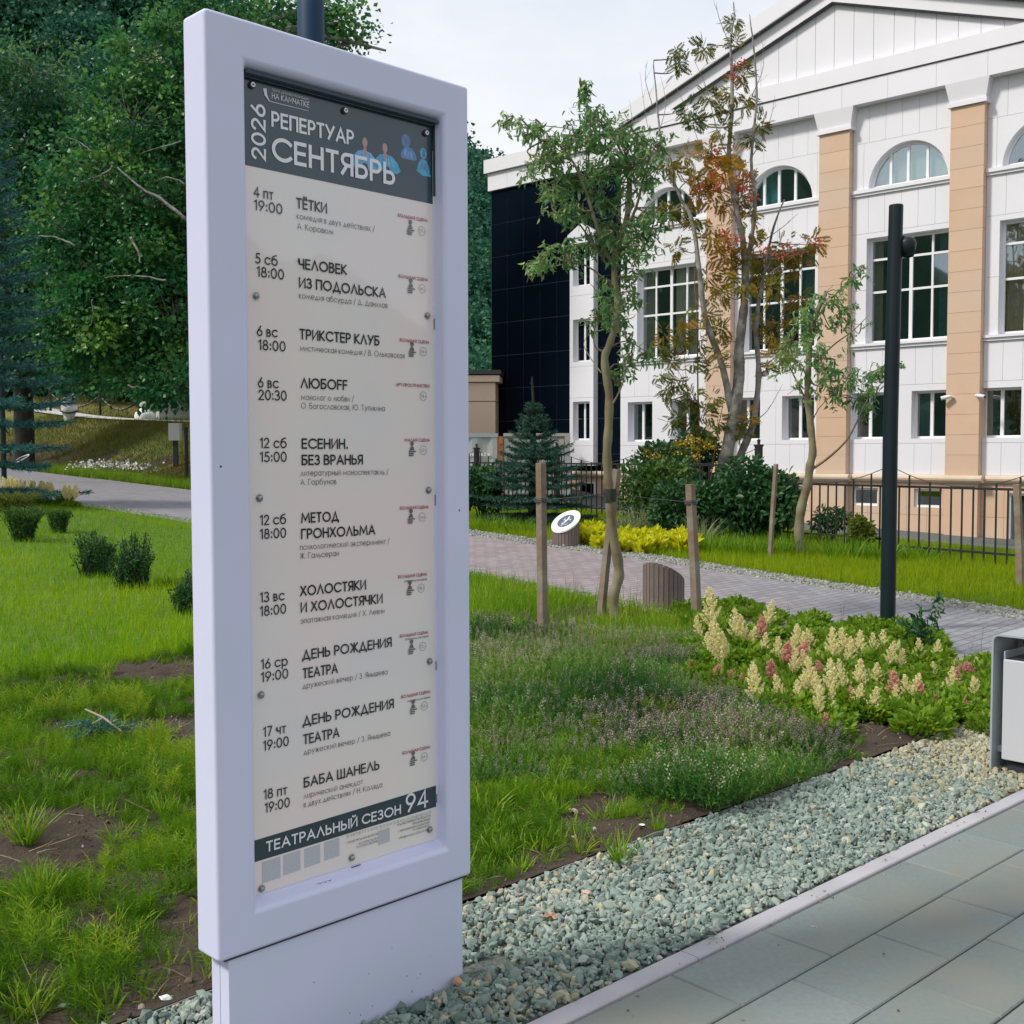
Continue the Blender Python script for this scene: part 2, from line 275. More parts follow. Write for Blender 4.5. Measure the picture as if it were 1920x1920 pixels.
# ------------------------------------------------------------------ ground
rng = np.random.default_rng(7)
m_soil = mat('soil', (.030, .019, .012), (.066, .043, .027), 9, .95, .9, bscale=70, dist=.02, c3=(.060, .045, .030), scale3=2.2)
m_thatch = mat('thatch', (.055, .10, .008), (.10, .16, .012), 5, .95, .5, bscale=60, dist=.02)
m_dry = mat('dry_turf', (.09, .11, .018), (.06, .085, .014), .5, .95, .5, bscale=40, dist=.03, c3=(.20, .16, .03), scale3=.12)
m_hill = mat('hill_floor', (.012, .03, .012), (.03, .05, .02), .15, 1)
def sheet(name, ts, ufun, nu, mtl, dz, kind='structure'):
    V = []; F = []
    for t in ts:
        lo, hi = ufun(t); u = np.linspace(lo, hi, nu+1); x, y = tu2xy(np.full(nu+1, t), u); V.append(on(x, y, dz))
    V = np.concatenate(V); k = nu+1
    for i in range(len(ts)-1):
        for j in range(nu): F.append((i*k+j, i*k+j+1, (i+1)*k+j+1, (i+1)*k+j))
    mb = MB(); mb.add(V, np.array(F)[:, ::-1]); o = mb.build(name, mtl, smooth=True)
    if o.data.polygons[0].normal.z < 0: o.data.flip_normals()
    return tag(o, kind=kind)
g1 = np.sinh(np.linspace(-6.2, 6.2, 190)); g1 = g1/g1.max()*420
X, Y = np.meshgrid(g1, g1+14); Z = terr(X, Y)-.012*(np.hypot(X, Y) < 60)
n_ = len(g1); V = np.stack([X.ravel(), Y.ravel(), Z.ravel()], 1); idx = np.arange(n_*n_).reshape(n_, n_)
mb = MB(); mb.add(V, np.stack([idx[:-1, :-1].ravel(), idx[:-1, 1:].ravel(), idx[1:, 1:].ravel(), idx[1:, :-1].ravel()], 1))
tag(mb.build('ground', m_soil, smooth=True), kind='structure')
tt = lambda a, b, s: np.arange(a, b+s*.5, s)
# soil bed with small lumps
ts = tt(2.93, 7.6, .045); us = tt(-3.5, 9, .05); T, U = np.meshgrid(ts, us, indexing='ij'); x, y = tu2xy(T, U)
lump = (vnoise(x, y, 4, 1)-.5)*.05+(vnoise(x, y, 14, 2)-.5)*.03+(vnoise(x, y, 40, 3)-.5)*.018
lump *= sst((T-2.9)/.15)
lump = lump-.09*sst((U-path_lo(T)+.48)/.16); V = on(x.ravel(), y.ravel(), .012+lump.ravel()); idx = np.arange(T.size).reshape(T.shape)
mb = MB(); mb.add(V, np.stack([idx[:-1, :-1].ravel(), idx[:-1, 1:].ravel(), idx[1:, 1:].ravel(), idx[1:, :-1].ravel()], 1))
o = tag(mb.build('soil_bed', m_soil, smooth=True), kind='structure')
if o.data.polygons[0].normal.z < 0: o.data.flip_normals()
def bedz(x, y):
    t, u = xy2tu(x, y)
    return terr(x, y)+.012+((vnoise(x, y, 4, 1)-.5)*.05+(vnoise(x, y, 14, 2)-.5)*.03+(vnoise(x, y, 40, 3)-.5)*.018)*sst((t-2.9)/.15)*(t < 7.6)
sheet('near_lawn', tt(7.55, 46, .5), lambda t: (-9, path_lo(t)-.3), 26, m_thatch, .006)
sheet('far_lawn', tt(1.0, 20, .5), lambda t: (lawn_lo(t), 17.0), 14, m_thatch, .006)
sheet('bank_lawn', tt(20, 75, .8), lambda t: (lawn_lo(t), 17.3), 14, m_dry, .006)
sheet('upper_lawn', tt(20, 78, 1.0), lambda t: (18.35, 40), 26, m_dry, .006)
# paved path of small blocks
m, n, b = _base('path_blocks'); b.inputs['Roughness'].default_value = .8
tcn = n.nodes.new('ShaderNodeTexCoord'); mpn = n.nodes.new('ShaderNodeMapping'); mpn.inputs['Rotation'].default_value = (0, 0, -AX+R_(-4)); n.links.new(tcn.outputs['Object'], mpn.inputs[0])
bt = n.nodes.new('ShaderNodeTexBrick'); bt.inputs['Scale'].default_value = 1; bt.inputs['Brick Width'].default_value = .2; bt.inputs['Row Height'].default_value = .1
bt.inputs['Mortar Size'].default_value = .006; bt.inputs['Color1'].default_value = (.245, .195, .20, 1); bt.inputs['Color2'].default_value = (.32, .262, .265, 1); bt.inputs['Mortar'].default_value = (.11, .10, .10, 1)
n.links.new(mpn.outputs[0], bt.inputs['Vector'])
nzn = n.nodes.new('ShaderNodeTexNoise'); nzn.inputs['Scale'].default_value = .35; nzn.inputs['Detail'].default_value = 3; n.links.new(tcn.outputs['Object'], nzn.inputs['Vector'])
mr = n.nodes.new('ShaderNodeMapRange'); mr.inputs[1].default_value = .4; mr.inputs[2].default_value = .6; n.links.new(nzn.outputs[0], mr.inputs[0])
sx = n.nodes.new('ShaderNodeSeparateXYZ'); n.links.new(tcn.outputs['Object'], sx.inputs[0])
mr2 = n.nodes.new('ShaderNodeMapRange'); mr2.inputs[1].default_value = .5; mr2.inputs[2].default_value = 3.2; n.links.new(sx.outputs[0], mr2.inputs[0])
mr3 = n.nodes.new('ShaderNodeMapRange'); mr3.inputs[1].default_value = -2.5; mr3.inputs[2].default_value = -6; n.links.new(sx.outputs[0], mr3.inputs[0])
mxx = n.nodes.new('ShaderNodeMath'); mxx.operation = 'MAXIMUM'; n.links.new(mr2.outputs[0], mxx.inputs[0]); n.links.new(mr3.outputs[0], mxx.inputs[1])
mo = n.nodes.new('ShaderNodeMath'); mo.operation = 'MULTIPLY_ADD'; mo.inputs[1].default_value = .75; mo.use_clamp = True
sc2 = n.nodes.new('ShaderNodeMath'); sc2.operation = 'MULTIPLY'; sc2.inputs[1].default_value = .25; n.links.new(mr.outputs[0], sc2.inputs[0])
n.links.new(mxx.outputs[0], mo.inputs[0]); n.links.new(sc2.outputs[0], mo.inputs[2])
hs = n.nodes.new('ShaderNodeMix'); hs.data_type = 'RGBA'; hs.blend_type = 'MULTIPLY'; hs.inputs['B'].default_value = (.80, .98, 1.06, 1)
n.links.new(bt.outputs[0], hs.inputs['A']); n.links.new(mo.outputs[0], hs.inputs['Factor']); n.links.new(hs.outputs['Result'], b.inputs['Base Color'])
bpn = n.nodes.new('ShaderNodeBump'); bpn.inputs['Strength'].default_value = .5; bpn.inputs['Distance'].default_value = .006; bpn.invert = True
n.links.new(bt.outputs['Fac'], bpn.inputs['Height']); n.links.new(bpn.outputs[0], b.inputs['Normal'])
sheet('path', tt(-2, 45, .5), lambda t: (path_lo(t), path_hi(t)), 8, m, .018)
m_pg = mat('path_gravel', (.20, .21, .19), (.36, .36, .33), 60, .9, .8, bscale=70, dist=.02)
sheet('path_gravel_near', tt(-2, 45, .5), lambda t: (path_lo(t)-.3, path_lo(t)-.005), 2, m_pg, .012)
sheet('path_gravel_far', tt(-2, 30, .5), lambda t: (path_hi(t)+.005, lawn_lo(t)), 2, m_pg, .012)
m_conc = mat('pale_concrete', (.55, .54, .53), (.46, .45, .44), 3, .85, .2, bscale=40)
sheet('upper_path', tt(28, 70, 1.0), lambda t: (17.3, 18.35), 3, m_conc, .05)
m_asph = mat('asphalt', (.085, .09, .095), (.13, .135, .14), 20, .9, .4, bscale=120)
sheet('yard', tt(-6, 22, .5), lambda t: (17.0, 30), 20, m_asph, .012)
# grey slabs of the pavement in the foreground
m_slab = mat('slab', (.135, .168, .163), (.215, .248, .238), 55, .72, .4, bscale=240, tint=True, dist=.003, c3=(.19, .205, .175), scale3=1.9)
mb = MB(); g = .0028
pit_ = .263
for r in range(26):
    t1 = 2.113-r*pit_; t0 = t1-pit_; off = 2.61 if r % 2 == 0 else 2.852
    for k in range(-14, 15):
        u0 = off+.4655*k; u1 = u0+.4655; ti = rng.uniform(0, .65); dz = rng.uniform(-.0012, .0012)
        a, bq, c, d = t0+g, t1-g, u0+g, u1-g; ch = .004
        q = lambda t, u, z: (*tu2xy(t, u), z)
        zt = .0+dz
        V = [q(a, c, zt-.05), q(a, d, zt-.05), q(bq, d, zt-.05), q(bq, c, zt-.05), q(a, c, zt-ch), q(a, d, zt-ch), q(bq, d, zt-ch), q(bq, c, zt-ch),
             q(a+ch, c+ch, zt), q(a+ch, d-ch, zt), q(bq-ch, d-ch, zt), q(bq-ch, c+ch, zt)]
        mb.add(V, [(0, 1, 5, 4), (1, 2, 6, 5), (2, 3, 7, 6), (3, 0, 4, 7), (4, 5, 9, 8), (5, 6, 10, 9), (6, 7, 11, 10), (7, 4, 8, 11), (8, 9, 10, 11)], ti)
tag(mb.build('pavement', m_slab), kind='structure')
m_kerb = mat('kerb_concrete', (.43, .415, .44), (.34, .33, .35), 4, .8, .3, bscale=160, dist=.003)
mb = MB()
for k in range(-6, 8):
    u0 = 2.75+1.235*(k-0)/1.0; u1 = u0+1.232
    V = []
    for (t, z) in ((2.114, -.05), (2.114, .004), (2.118, .008), (2.181, .008), (2.186, .003), (2.186, -.05)):
        for u in (u0, u1): V.append((*tu2xy(t, u), z))
    mb.add(V, [(i*2, i*2+1, i*2+3, i*2+2) for i in range(5)]); mb.add([V[i*2] for i in range(6)], [(0, 1, 2, 3), (0, 3, 4, 5)]); mb.add([V[i*2+1] for i in range(6)], [(3, 2, 1, 0), (5, 4, 3, 0)])
tag(mb.build('kerb', m_kerb), kind='structure')
# gravel strip: a sheet below and real stones above
m_gs = mat('gravel_base', (.05, .055, .05), (.13, .15, .135), 70, .9, .8, bscale=60, dist=.02)
sheet('gravel_strip', tt(2.186, 2.93, .1), lambda t: (-4, 10), 60, m_gs, -.004)
m_stone = leafmat('crushed_stone', (.115, .165, .145), (.24, .30, .26), (.46, .47, .40), trans=0.0, rough=.8, spec=.3)
m_stone2 = leafmat('warm_stone', (.24, .23, .15), (.38, .35, .235), (.54, .51, .38), trans=0.0, rough=.8, spec=.3)
IV, IF = ico()
def stones(mb, x, y, z, size, tint, mi=0, flat=.62):
    N = len(x); grp = np.random.default_rng(3).integers(0, 14, N)
    for k in range(14):
        s = grp == k
        if not s.any(): continue
        rr = np.random.default_rng(50+k); tv = IV*(1+rr.uniform(-.32, .22, (12, 1)))*np.array([1.25, rr.uniform(.7, 1.0), flat])
        Mx = rots(rr, rdir(rr, s.sum())*np.array([1, 1, .35])+np.array([0, 0, .001]))
        mb.scatter(tv, IF, scl(Mx, size[s]), np.stack([x[s], y[s], z[s]], 1), tint[s], mi)
def strip_pts(n, t0, t1, u0, u1):
    return rng.uniform(t0, t1, n), rng.uniform(u0, u1, n)
mb = MB()
t, u = strip_pts(38000, 2.192, 2.915, -.4, 8.2)
keep = ~((t > 2.475) & (t < 2.57) & (u > 1.25) & (u < 2.33)); t, u = t[keep], u[keep]
x, y = tu2xy(t, u); sz = np.clip(rng.lognormal(math.log(.0095), .42, len(t)), .004, .024); z = .002+rng.uniform(0, .012, len(t))+sz*.15
big = vnoise(x, y, 2.3, 5); tint = np.clip(rng.normal(.42, .2, len(t))+(big-.5)*.25, 0, 1)
warm = rng.random(len(t)) < np.clip(.05+.9*sst((u-4.7)/1.0)+.13*(vnoise(x, y, 1.6, 9) > .72), 0, .86)
stones(mb, x[~warm], y[~warm], z[~warm], sz[~warm], tint[~warm]); stones(mb, x[warm], y[warm], z[warm], sz[warm], tint[warm], 1)
tag(mb.build('gravel', [m_stone, m_stone2]), 'crushed green grey stone filling the strip beside the pavement', 'gravel', kind='stuff')
mb = MB()
t = rng.uniform(2.5, 22, 14000)**1; far = rng.random(14000) < .62
u = np.where(far, path_hi(t)+rng.uniform(.01, 1, 14000)*(lawn_lo(t)-path_hi(t)), path_lo(t)-rng.uniform(.01, .3, 14000))
x, y = tu2xy(t, u); sz = rng.lognormal(math.log(.015), .3, 14000); V = on(x, y, .014)
stones(mb, V[:, 0], V[:, 1], V[:, 2], sz, np.clip(rng.normal(.5, .25, 14000), 0, 1))
tag(mb.build('path_edge_gravel', leafmat('path_stone', (.13, .135, .12), (.26, .265, .235), (.42, .42, .37), trans=0, rough=.85)), 'pale gravel margins along both sides of the block path', 'gravel', kind='stuff')
# thin strip that holds the soil back
m_edge = mat('edging_plastic', (.16, .15, .14), (.24, .23, .21), 8, .7)
mb = MB(); us = tt(-4, 9, .25); rr = np.random.default_rng(4); wob = rr.normal(0, .006, len(us)); top = .016+rr.normal(0, .004, len(us))
for s_ in (0, 1):
    pass
V = []
for u, w_, zz in zip(us, wob, top):
    for (t, z) in ((2.918+w_, -.03), (2.918+w_, zz), (2.924+w_, zz), (2.924+w_, -.03)): V.append((*tu2xy(t, u), z))
F = []
for i in range(len(us)-1):
    for k in range(3): F.append((i*4+k, i*4+k+1, i*4+4+k+1, i*4+4+k))
mb.add(V, F); tag(mb.build('garden_edging', m_edge), 'thin grey edging strip between the soil bed and the gravel', 'edging')

# ------------------------------------------------------------------ the notice board
YAW = R_(45.31); se = np.array([math.sin(YAW), math.cos(YAW)]); LF = np.array([-.1197, 3.2739])-se*.8293
m_paint = mat('pale_paint', (.655, .665, .855), (.635, .645, .835), 1.5, .45, .04, bscale=300, spec=.4, dist=.001, c3=(.62, .645, .82), scale3=2.2)
sign = thing('notice_board', 'tall pale grey notice board with a theatre programme poster behind its frame', 'notice board', (LF[0], LF[1], 0), math.pi/2-YAW)
W_, TH, ZB, ZT = .8293, .1034, .3230, 2.5848
mb = MB()
O4 = [(0, ZB), (W_, ZB), (W_, ZT), (0, ZT)]; I4 = [(.1065, .4235), (.7365, .4235), (.7365, 2.4865), (.1065, 2.4865)]; D4 = [(.117, .4385), (.7305, .4385), (.7305, 2.4700), (.117, 2.4700)]
V = [(a, 0, z) for a, z in O4]+[(a, 0, z) for a, z in I4]+[(a, .044, z) for a, z in D4]+[(a, TH, z) for a, z in O4]
F = []
for k in range(4):
    j = (k+1) % 4; F += [(k, j, 4+j, 4+k), (4+k, 4+j, 8+j, 8+k), (12+j, 12+k, 12+k, 12+j)]
F = [f for f in F if len(set(f)) == 4]+[(8, 9, 10, 11), (15, 14, 13, 12)]+[((k+1) % 4, k, 12+k, 12+(k+1) % 4) for k in range(4)]
mb.add(V, F); fr = mb.build('frame', m_paint, sign); bevel(fr, .011, 4, 25)
mb = MB(); mb.box(.034, W_-.0253, .012, .094, -.05, ZB+.01); pd = mb.build('pedestal', m_paint, sign); bevel(pd, .003, 2)
m_seam = mat('dark_seam', (.10, .11, .13)); mb = MB(); mb.box(.0337, .0341, .052, .0535, -.02, ZB-.002); mb.build('seam', m_seam, pd)
m_mud = mat('dried_mud', (.20, .16, .12), (.30, .26, .22), 200, .9); r9 = np.random.default_rng(77); mb = MB()
for k in range(16):                                                     # a few dried splashes on the foot
    sx_, sz_ = r9.uniform(.05, .79), abs(r9.normal(0, .10))+.02; rr_ = r9.uniform(.0010, .0024); a9 = np.arange(9)*2*math.pi/9; q9 = rr_*r9.uniform(.6, 1.2, 9)
    mb.add([(sx_+q*math.cos(b_), .0116, sz_+q*1.5*math.sin(b_)) for q, b_ in zip(q9, a9)]+[(sx_, .0113, sz_)], [(j, (j+1) % 9, 9) for j in range(9)])
mb.build('mud_splash', m_mud, pd)
m_gap = mat('dark_gasket', (.03, .035, .05)); mb = MB(); mb.box(.02, W_-.015, .006, .097, ZB-.0035, ZB+.004); mb.build('gasket', m_gap, fr)  # dark strip in the seam between frame and pedestal
mb = MB(); mb.box(.118, .7295, .014, .0400, 2.4655, 2.4730); mb.box(.7280, .7310, .032, .0400, 2.27, 2.4650); mb.build('recess_shade_strip', mat('painted_recess_shade', (.035, .06, .08), rough=.6), fr)  # dark strips painting in the recess shade along its top and upper right
PRINT = dict(rough=.30, coat=1.0, spec=.35)
m_paper = mat('printed_paper', (.84, .775, .71), (.77, .73, .745), 2.6, c3=(.87, .73, .71), scale3=1.9, **PRINT)
m_pdark = mat('printed_slate', (.010, .034, .050), (.012, .040, .060), 3, **PRINT); m_pwhite = mat('printed_white', (.78, .78, .82), **PRINT)
m_pblack = mat('printed_black', (.010, .012, .018), **PRINT); m_pgrey = mat('printed_grey', (.045, .045, .055), **PRINT); m_pfaint = mat('printed_faint_grey', (.13, .13, .14), **PRINT); m_pred = mat('printed_red', (.36, .03, .05), **PRINT)
m_pcard = mat('printed_card', (.56, .56, .60), (.44, .45, .50), 300, **PRINT); m_pb1 = mat('printed_sky_blue', (.10, .33, .62), (.22, .48, .78), 30, **PRINT); m_pb2 = mat('printed_cyan', (.02, .26, .50), (.05, .42, .66), 36, **PRINT)
m_pb3 = mat('printed_faded_blue', (.05, .13, .34), (.09, .22, .48), 30, **PRINT); m_pskin = mat('printed_skin', (.36, .20, .20), (.46, .28, .27), 60, **PRINT)
P0, P1, Q0, Q1, PY = .1195, .7280, .4445, 2.4640, .0405
mb = MB()
wv = lambda z: .0008*math.sin(z*2.1)
zs = np.linspace(Q0, Q1, 30); V = []
for z in zs: V += [(P0, PY, z), (P1, PY, z), (P1, PY+.003, z), (P0, PY+.003, z)]
F = [(i*4+k, i*4+(k+1) % 4, i*4+4+(k+1) % 4, i*4+4+k) for i in range(29) for k in range(4)]+[(0, 3, 2, 1), (116, 117, 118, 119)]
mb.add(V, F); poster = mb.build('poster', m_paper, sign)
poster['label'] = 'September theatre programme printed on beige paper with slate header'
def flat(mb, pts, y):
    b0 = mb.n; mb.add([(a, y, z) for a, z in pts], np.zeros((0, 3), int)); k = len(pts)
    mb.L.append(b0+np.arange(k)); mb.S.append(np.array([k])); mb.M.append(np.array([0]))
def disc(mb, cx, cz, r, y, rx=1.0, n=20): flat(mb, [(cx+r*rx*math.cos(a), cz+r*math.sin(a)) for a in np.arange(n)*2*math.pi/n], y)
def ring(mb, cx, cz, r, wd, y, n=24):
    a = np.arange(n)*2*math.pi/n; V = [(cx+r*math.cos(k), y, cz+r*math.sin(k)) for k in a]+[(cx+(r-wd)*math.cos(k), y, cz+(r-wd)*math.sin(k)) for k in a]
    mb.add(V, [(i, (i+1) % n, n+(i+1) % n, n+i) for i in range(n)])
y1, y2 = PY-.0006, PY-.0022
mb = MB(); flat(mb, [(P0, 2.2525), (P1, 2.2485), (P1, Q1), (P0, Q1)], y1); mb.build('header_band', m_pdark, poster)
mb = MB(); flat(mb, [(P0, .5300), (P1, .5385), (P1, .6000), (P0, .5850)], y1); mb.build('footer_band', m_pdark, poster)
TXT = [
('РЕПЕРТУАР','H1',0.2030,2.3778,0.2523),
('СЕНТЯБРЬ','H2',0.2033,2.3064,0.3890),
('4 пт','D',0.1501,2.1926,0.0562),
('19:00','D',0.1511,2.1609,0.0812),
('5 сб','D',0.1521,2.0315,0.0643),
('18:00','D',0.1561,1.9994,0.0786),
('6 вс','D',0.1539,1.8547,0.0599),
('18:00','D',0.1579,1.8207,0.0789),
('6 вс','D',0.1550,1.7283,0.0601),
('20:30','D',0.1560,1.6977,0.0822),
('12 сб','D',0.1588,1.5789,0.0777),
('15:00','D',0.1583,1.5442,0.0778),
('12 сб','D',0.1559,1.3872,0.0763),
('18:00','D',0.1554,1.3525,0.0763),
('13 вс','D',0.1530,1.1942,0.0717),
('18:00','D',0.1524,1.1597,0.0766),
('16 ср','D',0.1535,1.0263,0.0784),
('19:00','D',0.1530,0.9936,0.0800),
('17 чт','D',0.1570,0.8544,0.0676),
('19:00','D',0.1565,0.8197,0.0757),
('18 пт','D',0.1562,0.6952,0.0694),
('19:00','D',0.1588,0.6611,0.0743),
('ТЁТКИ','T',0.2736,2.1835,0.0945),
('ЧЕЛОВЕК','T',0.2779,2.0329,0.1511),
('ИЗ ПОДОЛЬСКА','T',0.2788,1.9853,0.2793),
('ТРИКСТЕР КЛУБ','T',0.2787,1.8556,0.2562),
('ЛЮБOFF','T',0.2802,1.7320,0.1471),
('ЕСЕНИН.','T',0.2814,1.5776,0.1458),
('БЕЗ ВРАНЬЯ','T',0.2808,1.5360,0.1951),
('МЕТОД','T',0.2772,1.3876,0.1185),
('ГРОНХОЛЬМА','T',0.2766,1.3466,0.2387),
('ХОЛОСТЯКИ','T',0.2714,1.2001,0.2117),
('И ХОЛОСТЯЧКИ','T',0.2724,1.1575,0.2666),
('ДЕНЬ РОЖДЕНИЯ','T',0.2756,1.0341,0.2937),
('ТЕАТРА','T',0.2766,0.9863,0.1109),
('ДЕНЬ РОЖДЕНИЯ','T',0.2750,0.8623,0.3002),
('ТЕАТРА','T',0.2760,0.8144,0.1146),
('БАБА ШАНЕЛЬ','T',0.2761,0.7011,0.2473),
('комедия в двух действиях /','S',0.2747,2.1515,0.2470),
('А. Коровкин','S',0.2760,2.1263,0.1099),
('комедия абсурда / Д. Данилов','S',0.2784,1.9529,0.2848),
('мистическая комедия / В. Ольховская','S',0.2798,1.8207,0.3418),
('монолог о любви /','S',0.2814,1.6966,0.1663),
('О. Богословская, Ю. Тупикина','S',0.2811,1.6745,0.2703),
('литературный моноспектакль /','S',0.2771,1.5028,0.2855),
('А. Горбунов','S',0.2768,1.4796,0.1114),
('психологический эксперимент /','S',0.2729,1.3131,0.2916),
('Ж. Гальсеран','S',0.2726,1.2906,0.1219),
('эпатажная комедия / Х. Левин','S',0.2719,1.1233,0.2723),
('дружеский вечер / З. Янышева','S',0.2762,0.9542,0.2775),
('дружеский вечер / З. Янышева','S',0.2771,0.7819,0.2842),
('лирический анекдот','S',0.2756,0.6665,0.1910),
('в двух действиях / Н. Коляда','S',0.2753,0.6443,0.2568),
('БОЛЬШАЯ СЦЕНА','R',0.6024,2.2001,0.1047),
('БОЛЬШАЯ СЦЕНА','R',0.6028,2.0363,0.1050),
('БОЛЬШАЯ СЦЕНА','R',0.6050,1.8631,0.1054),
('АРТ-ПРОСТРАНСТВО','R',0.5908,1.7407,0.1207),
('МАЛАЯ СЦЕНА','R',0.6195,1.5895,0.0909),
('БОЛЬШАЯ СЦЕНА','R',0.6009,1.4017,0.1041),
('БОЛЬШАЯ СЦЕНА','R',0.5935,1.2118,0.1042),
('БОЛЬШАЯ СЦЕНА','R',0.5977,1.0465,0.1027),
('БОЛЬШАЯ СЦЕНА','R',0.6019,0.8759,0.1051),
('БОЛЬШАЯ СЦЕНА','R',0.6043,0.7171,0.1016),
('спектакль на сцене','r',0.6142,1.1983,0.0834),
('спектакль на сцене','r',0.6166,1.0354,0.0857),
('спектакль на сцене','r',0.6227,0.8606,0.0842),
('12+','A',0.6759,2.1688,0.0212),
('16+','A',0.6766,2.0095,0.0193),
('16+','A',0.6790,1.8357,0.0195),
('18+','A',0.6781,1.7125,0.0194),
('12+','A',0.6769,1.5613,0.0195),
('16+','A',0.6715,1.3737,0.0195),
('18+','A',0.6660,1.1740,0.0196),
('12+','A',0.6705,1.0080,0.0197),
('12+','A',0.6751,0.8377,0.0197),
('16+','A',0.6739,0.6918,0.0198),
('ТЕАТРАЛЬНЫЙ СЕЗОН','F',0.1603,0.5611,0.4369),
('94','N',0.6145,0.5720,0.0823),
('В РЕПЕРТУАРЕ ВОЗМОЖНЫ ИЗМЕНЕНИЯ','W',0.4116,0.5275,0.2949),
('ONLINE-ПРОДАЖА БИЛЕТОВ','w',0.4115,0.5105,0.1045),
('НА САЙТЕ ТЕАТРА','w',0.4504,0.4982,0.0654),
('WWW.KAM-TEATR.RU','w',0.4432,0.4903,0.0725),
('ХУДОЖЕСТВЕННЫЙ РУКОВОДИТЕЛЬ','w',0.5834,0.5187,0.1230),
('ТЕАТРА ДРАМЫ И КОМЕДИИ','w',0.6391,0.5093,0.0652),
('Г. ПЕТРОПАВЛОВСК-КАМЧАТСКИЙ,','w',0.5870,0.4995,0.1173),
('УЛ. ЛЕНИНСКАЯ, 75','w',0.6390,0.4913,0.0612),
('СПРАВКИ, КАССА (4152) 42-05-04','w',0.5888,0.4796,0.1133),
('НА КАМЧАТКЕ','L',0.2053,2.4346,0.1102),
('ТЕАТР ДРАМЫ И КОМЕДИИ','l',0.2055,2.4483,0.1086),
]
CAP = dict(H1=.0385, H2=.0590, D=.0262, T=.0270, S=.0150, R=.0088, r=.0062, A=.0080, F=.0275, N=.0530, W=.0075, w=.0058, L=.0140, l=.0058)
BOLD = dict(H1=.165, H2=.16, D=.125, T=.155, S=.085, R=.17, r=.14, A=.09, F=.165, N=.13, W=.085, w=.12, L=.11, l=.11)
KIND = dict(H1=('header_lettering', m_pwhite), H2=('header_lettering', m_pwhite), L=('theatre_name', m_pwhite), l=('theatre_name', m_pwhite), F=('footer_lettering', m_pwhite), N=('footer_lettering', m_pwhite), T=('play_title', m_pblack), D=('play_date', m_pblack),
            S=('author_line', m_pgrey), R=('stage_line', m_pred), r=('stage_note', m_pgrey), A=('age_mark', m_pgrey), W=('notice_line', m_pgrey), w=('notice_line', m_pgrey))
for s_, c_, u0, zc, wd in TXT:
    mb = MB(); text_mesh(mb, s_, u0, zc, wd, CAP[c_], y2, BOLD[c_], gap=.42 if c_ == 'W' else .20)
    if c_ == 'A': ring(mb, u0+wd/2, zc, .0125, .0009, y2)
    mb.build(*KIND[c_], poster)
    if c_ == 'A' and (s_ != '18+' or zc < 1.5):                         # small bust with three lines of lettering
        q = MB(); bx, bz = u0-.0345, zc+.004; disc(q, bx+.004, bz+.0145, .0062, y2); flat(q, [(bx-.006, bz-.004), (bx+.012, bz-.004), (bx+.009, bz+.004), (bx+.0055, bz+.008), (bx+.001, bz+.007)], y2)
        for x_, z_ in ((.018, -.0095), (.010, -.0150), (.009, -.0203)): flat(q, [(bx-.008, bz+z_), (bx+x_, bz+z_), (bx+x_, bz+z_+.0036), (bx-.008, bz+z_+.0036)], y2)
        q.build('bust_mark', m_pfaint, poster)
mb = MB(); text_mesh(mb, '2026', .1655, 2.2710, .1350, .0420, y2, .155, rot=True); mb.build('header_lettering', m_pwhite, poster)
q = MB()                                                                # the theatre's mark: a bent plume over a long stroke
flat(q, [(.180, 2.4450), (.186, 2.4475), (.1905, 2.4480), (.1910, 2.4390), (.1925, 2.4300), (.1985, 2.4210), (.2030, 2.4175), (.1965, 2.4190), (.1895, 2.4265), (.1845, 2.4300), (.1830, 2.4380)], y2)
flat(q, [(.196, 2.4180), (.3140, 2.4185), (.3140, 2.4195), (.203, 2.4195)], y2); q.build('theatre_mark', m_pwhite, poster)
for u0, z0, s_ in ((.1490, .4700, .0545), (.2120, .4740, .0520), (.2760, .4765, .0500), (.3385, .4800, .0490), (.5180, .4770, .0400)):
    mb = MB(); flat(mb, [(u0, z0), (u0+s_, z0+.0012), (u0+s_, z0+s_+.0012), (u0, z0+s_)], y1); mb.build('white_square', m_pcard, poster)
# four seated figures in blue robes printed in the header
def robe(mb, cx, z, w_, h_, y): flat(mb, [(cx-w_*.5, z), (cx-w_*.62, z+h_*.22), (cx-w_*.5, z+h_*.62), (cx-w_*.28, z+h_*.93), (cx, z+h_), (cx+w_*.28, z+h_*.92), (cx+w_*.52, z+h_*.6), (cx+w_*.66, z+h_*.2), (cx+w_*.5, z)], y)
mb = MB(); robe(mb, .491, 2.3035, .074, .0500, y1-.0002); mb.build('printed_robe', m_pb1, poster)
mb = MB(); robe(mb, .5640, 2.3095, .074, .0470, y1-.0003); mb.build('printed_robe', m_pb2, poster)
mb = MB(); robe(mb, .641, 2.3560, .046, .034, y1-.0002); flat(mb, [(.632+.016*math.cos(a), .030*0+2.4050+.018*math.sin(a)) for a in np.arange(14)*2*math.pi/14], y1-.0002); mb.build('printed_robe', m_pb3, poster)
mb = MB(); robe(mb, .694, 2.3270, .036, .0400, y1-.0002); flat(mb, [(.668, 2.3330), (.690, 2.3210), (.7220, 2.3220), (.7190, 2.3290), (.700, 2.3400)], y1-.0003); flat(mb, [(.694+.012*math.cos(a), 2.3820+.015*math.sin(a)) for a in np.arange(14)*2*math.pi/14], y1-.0002); mb.build('printed_robe', m_pb2, poster)
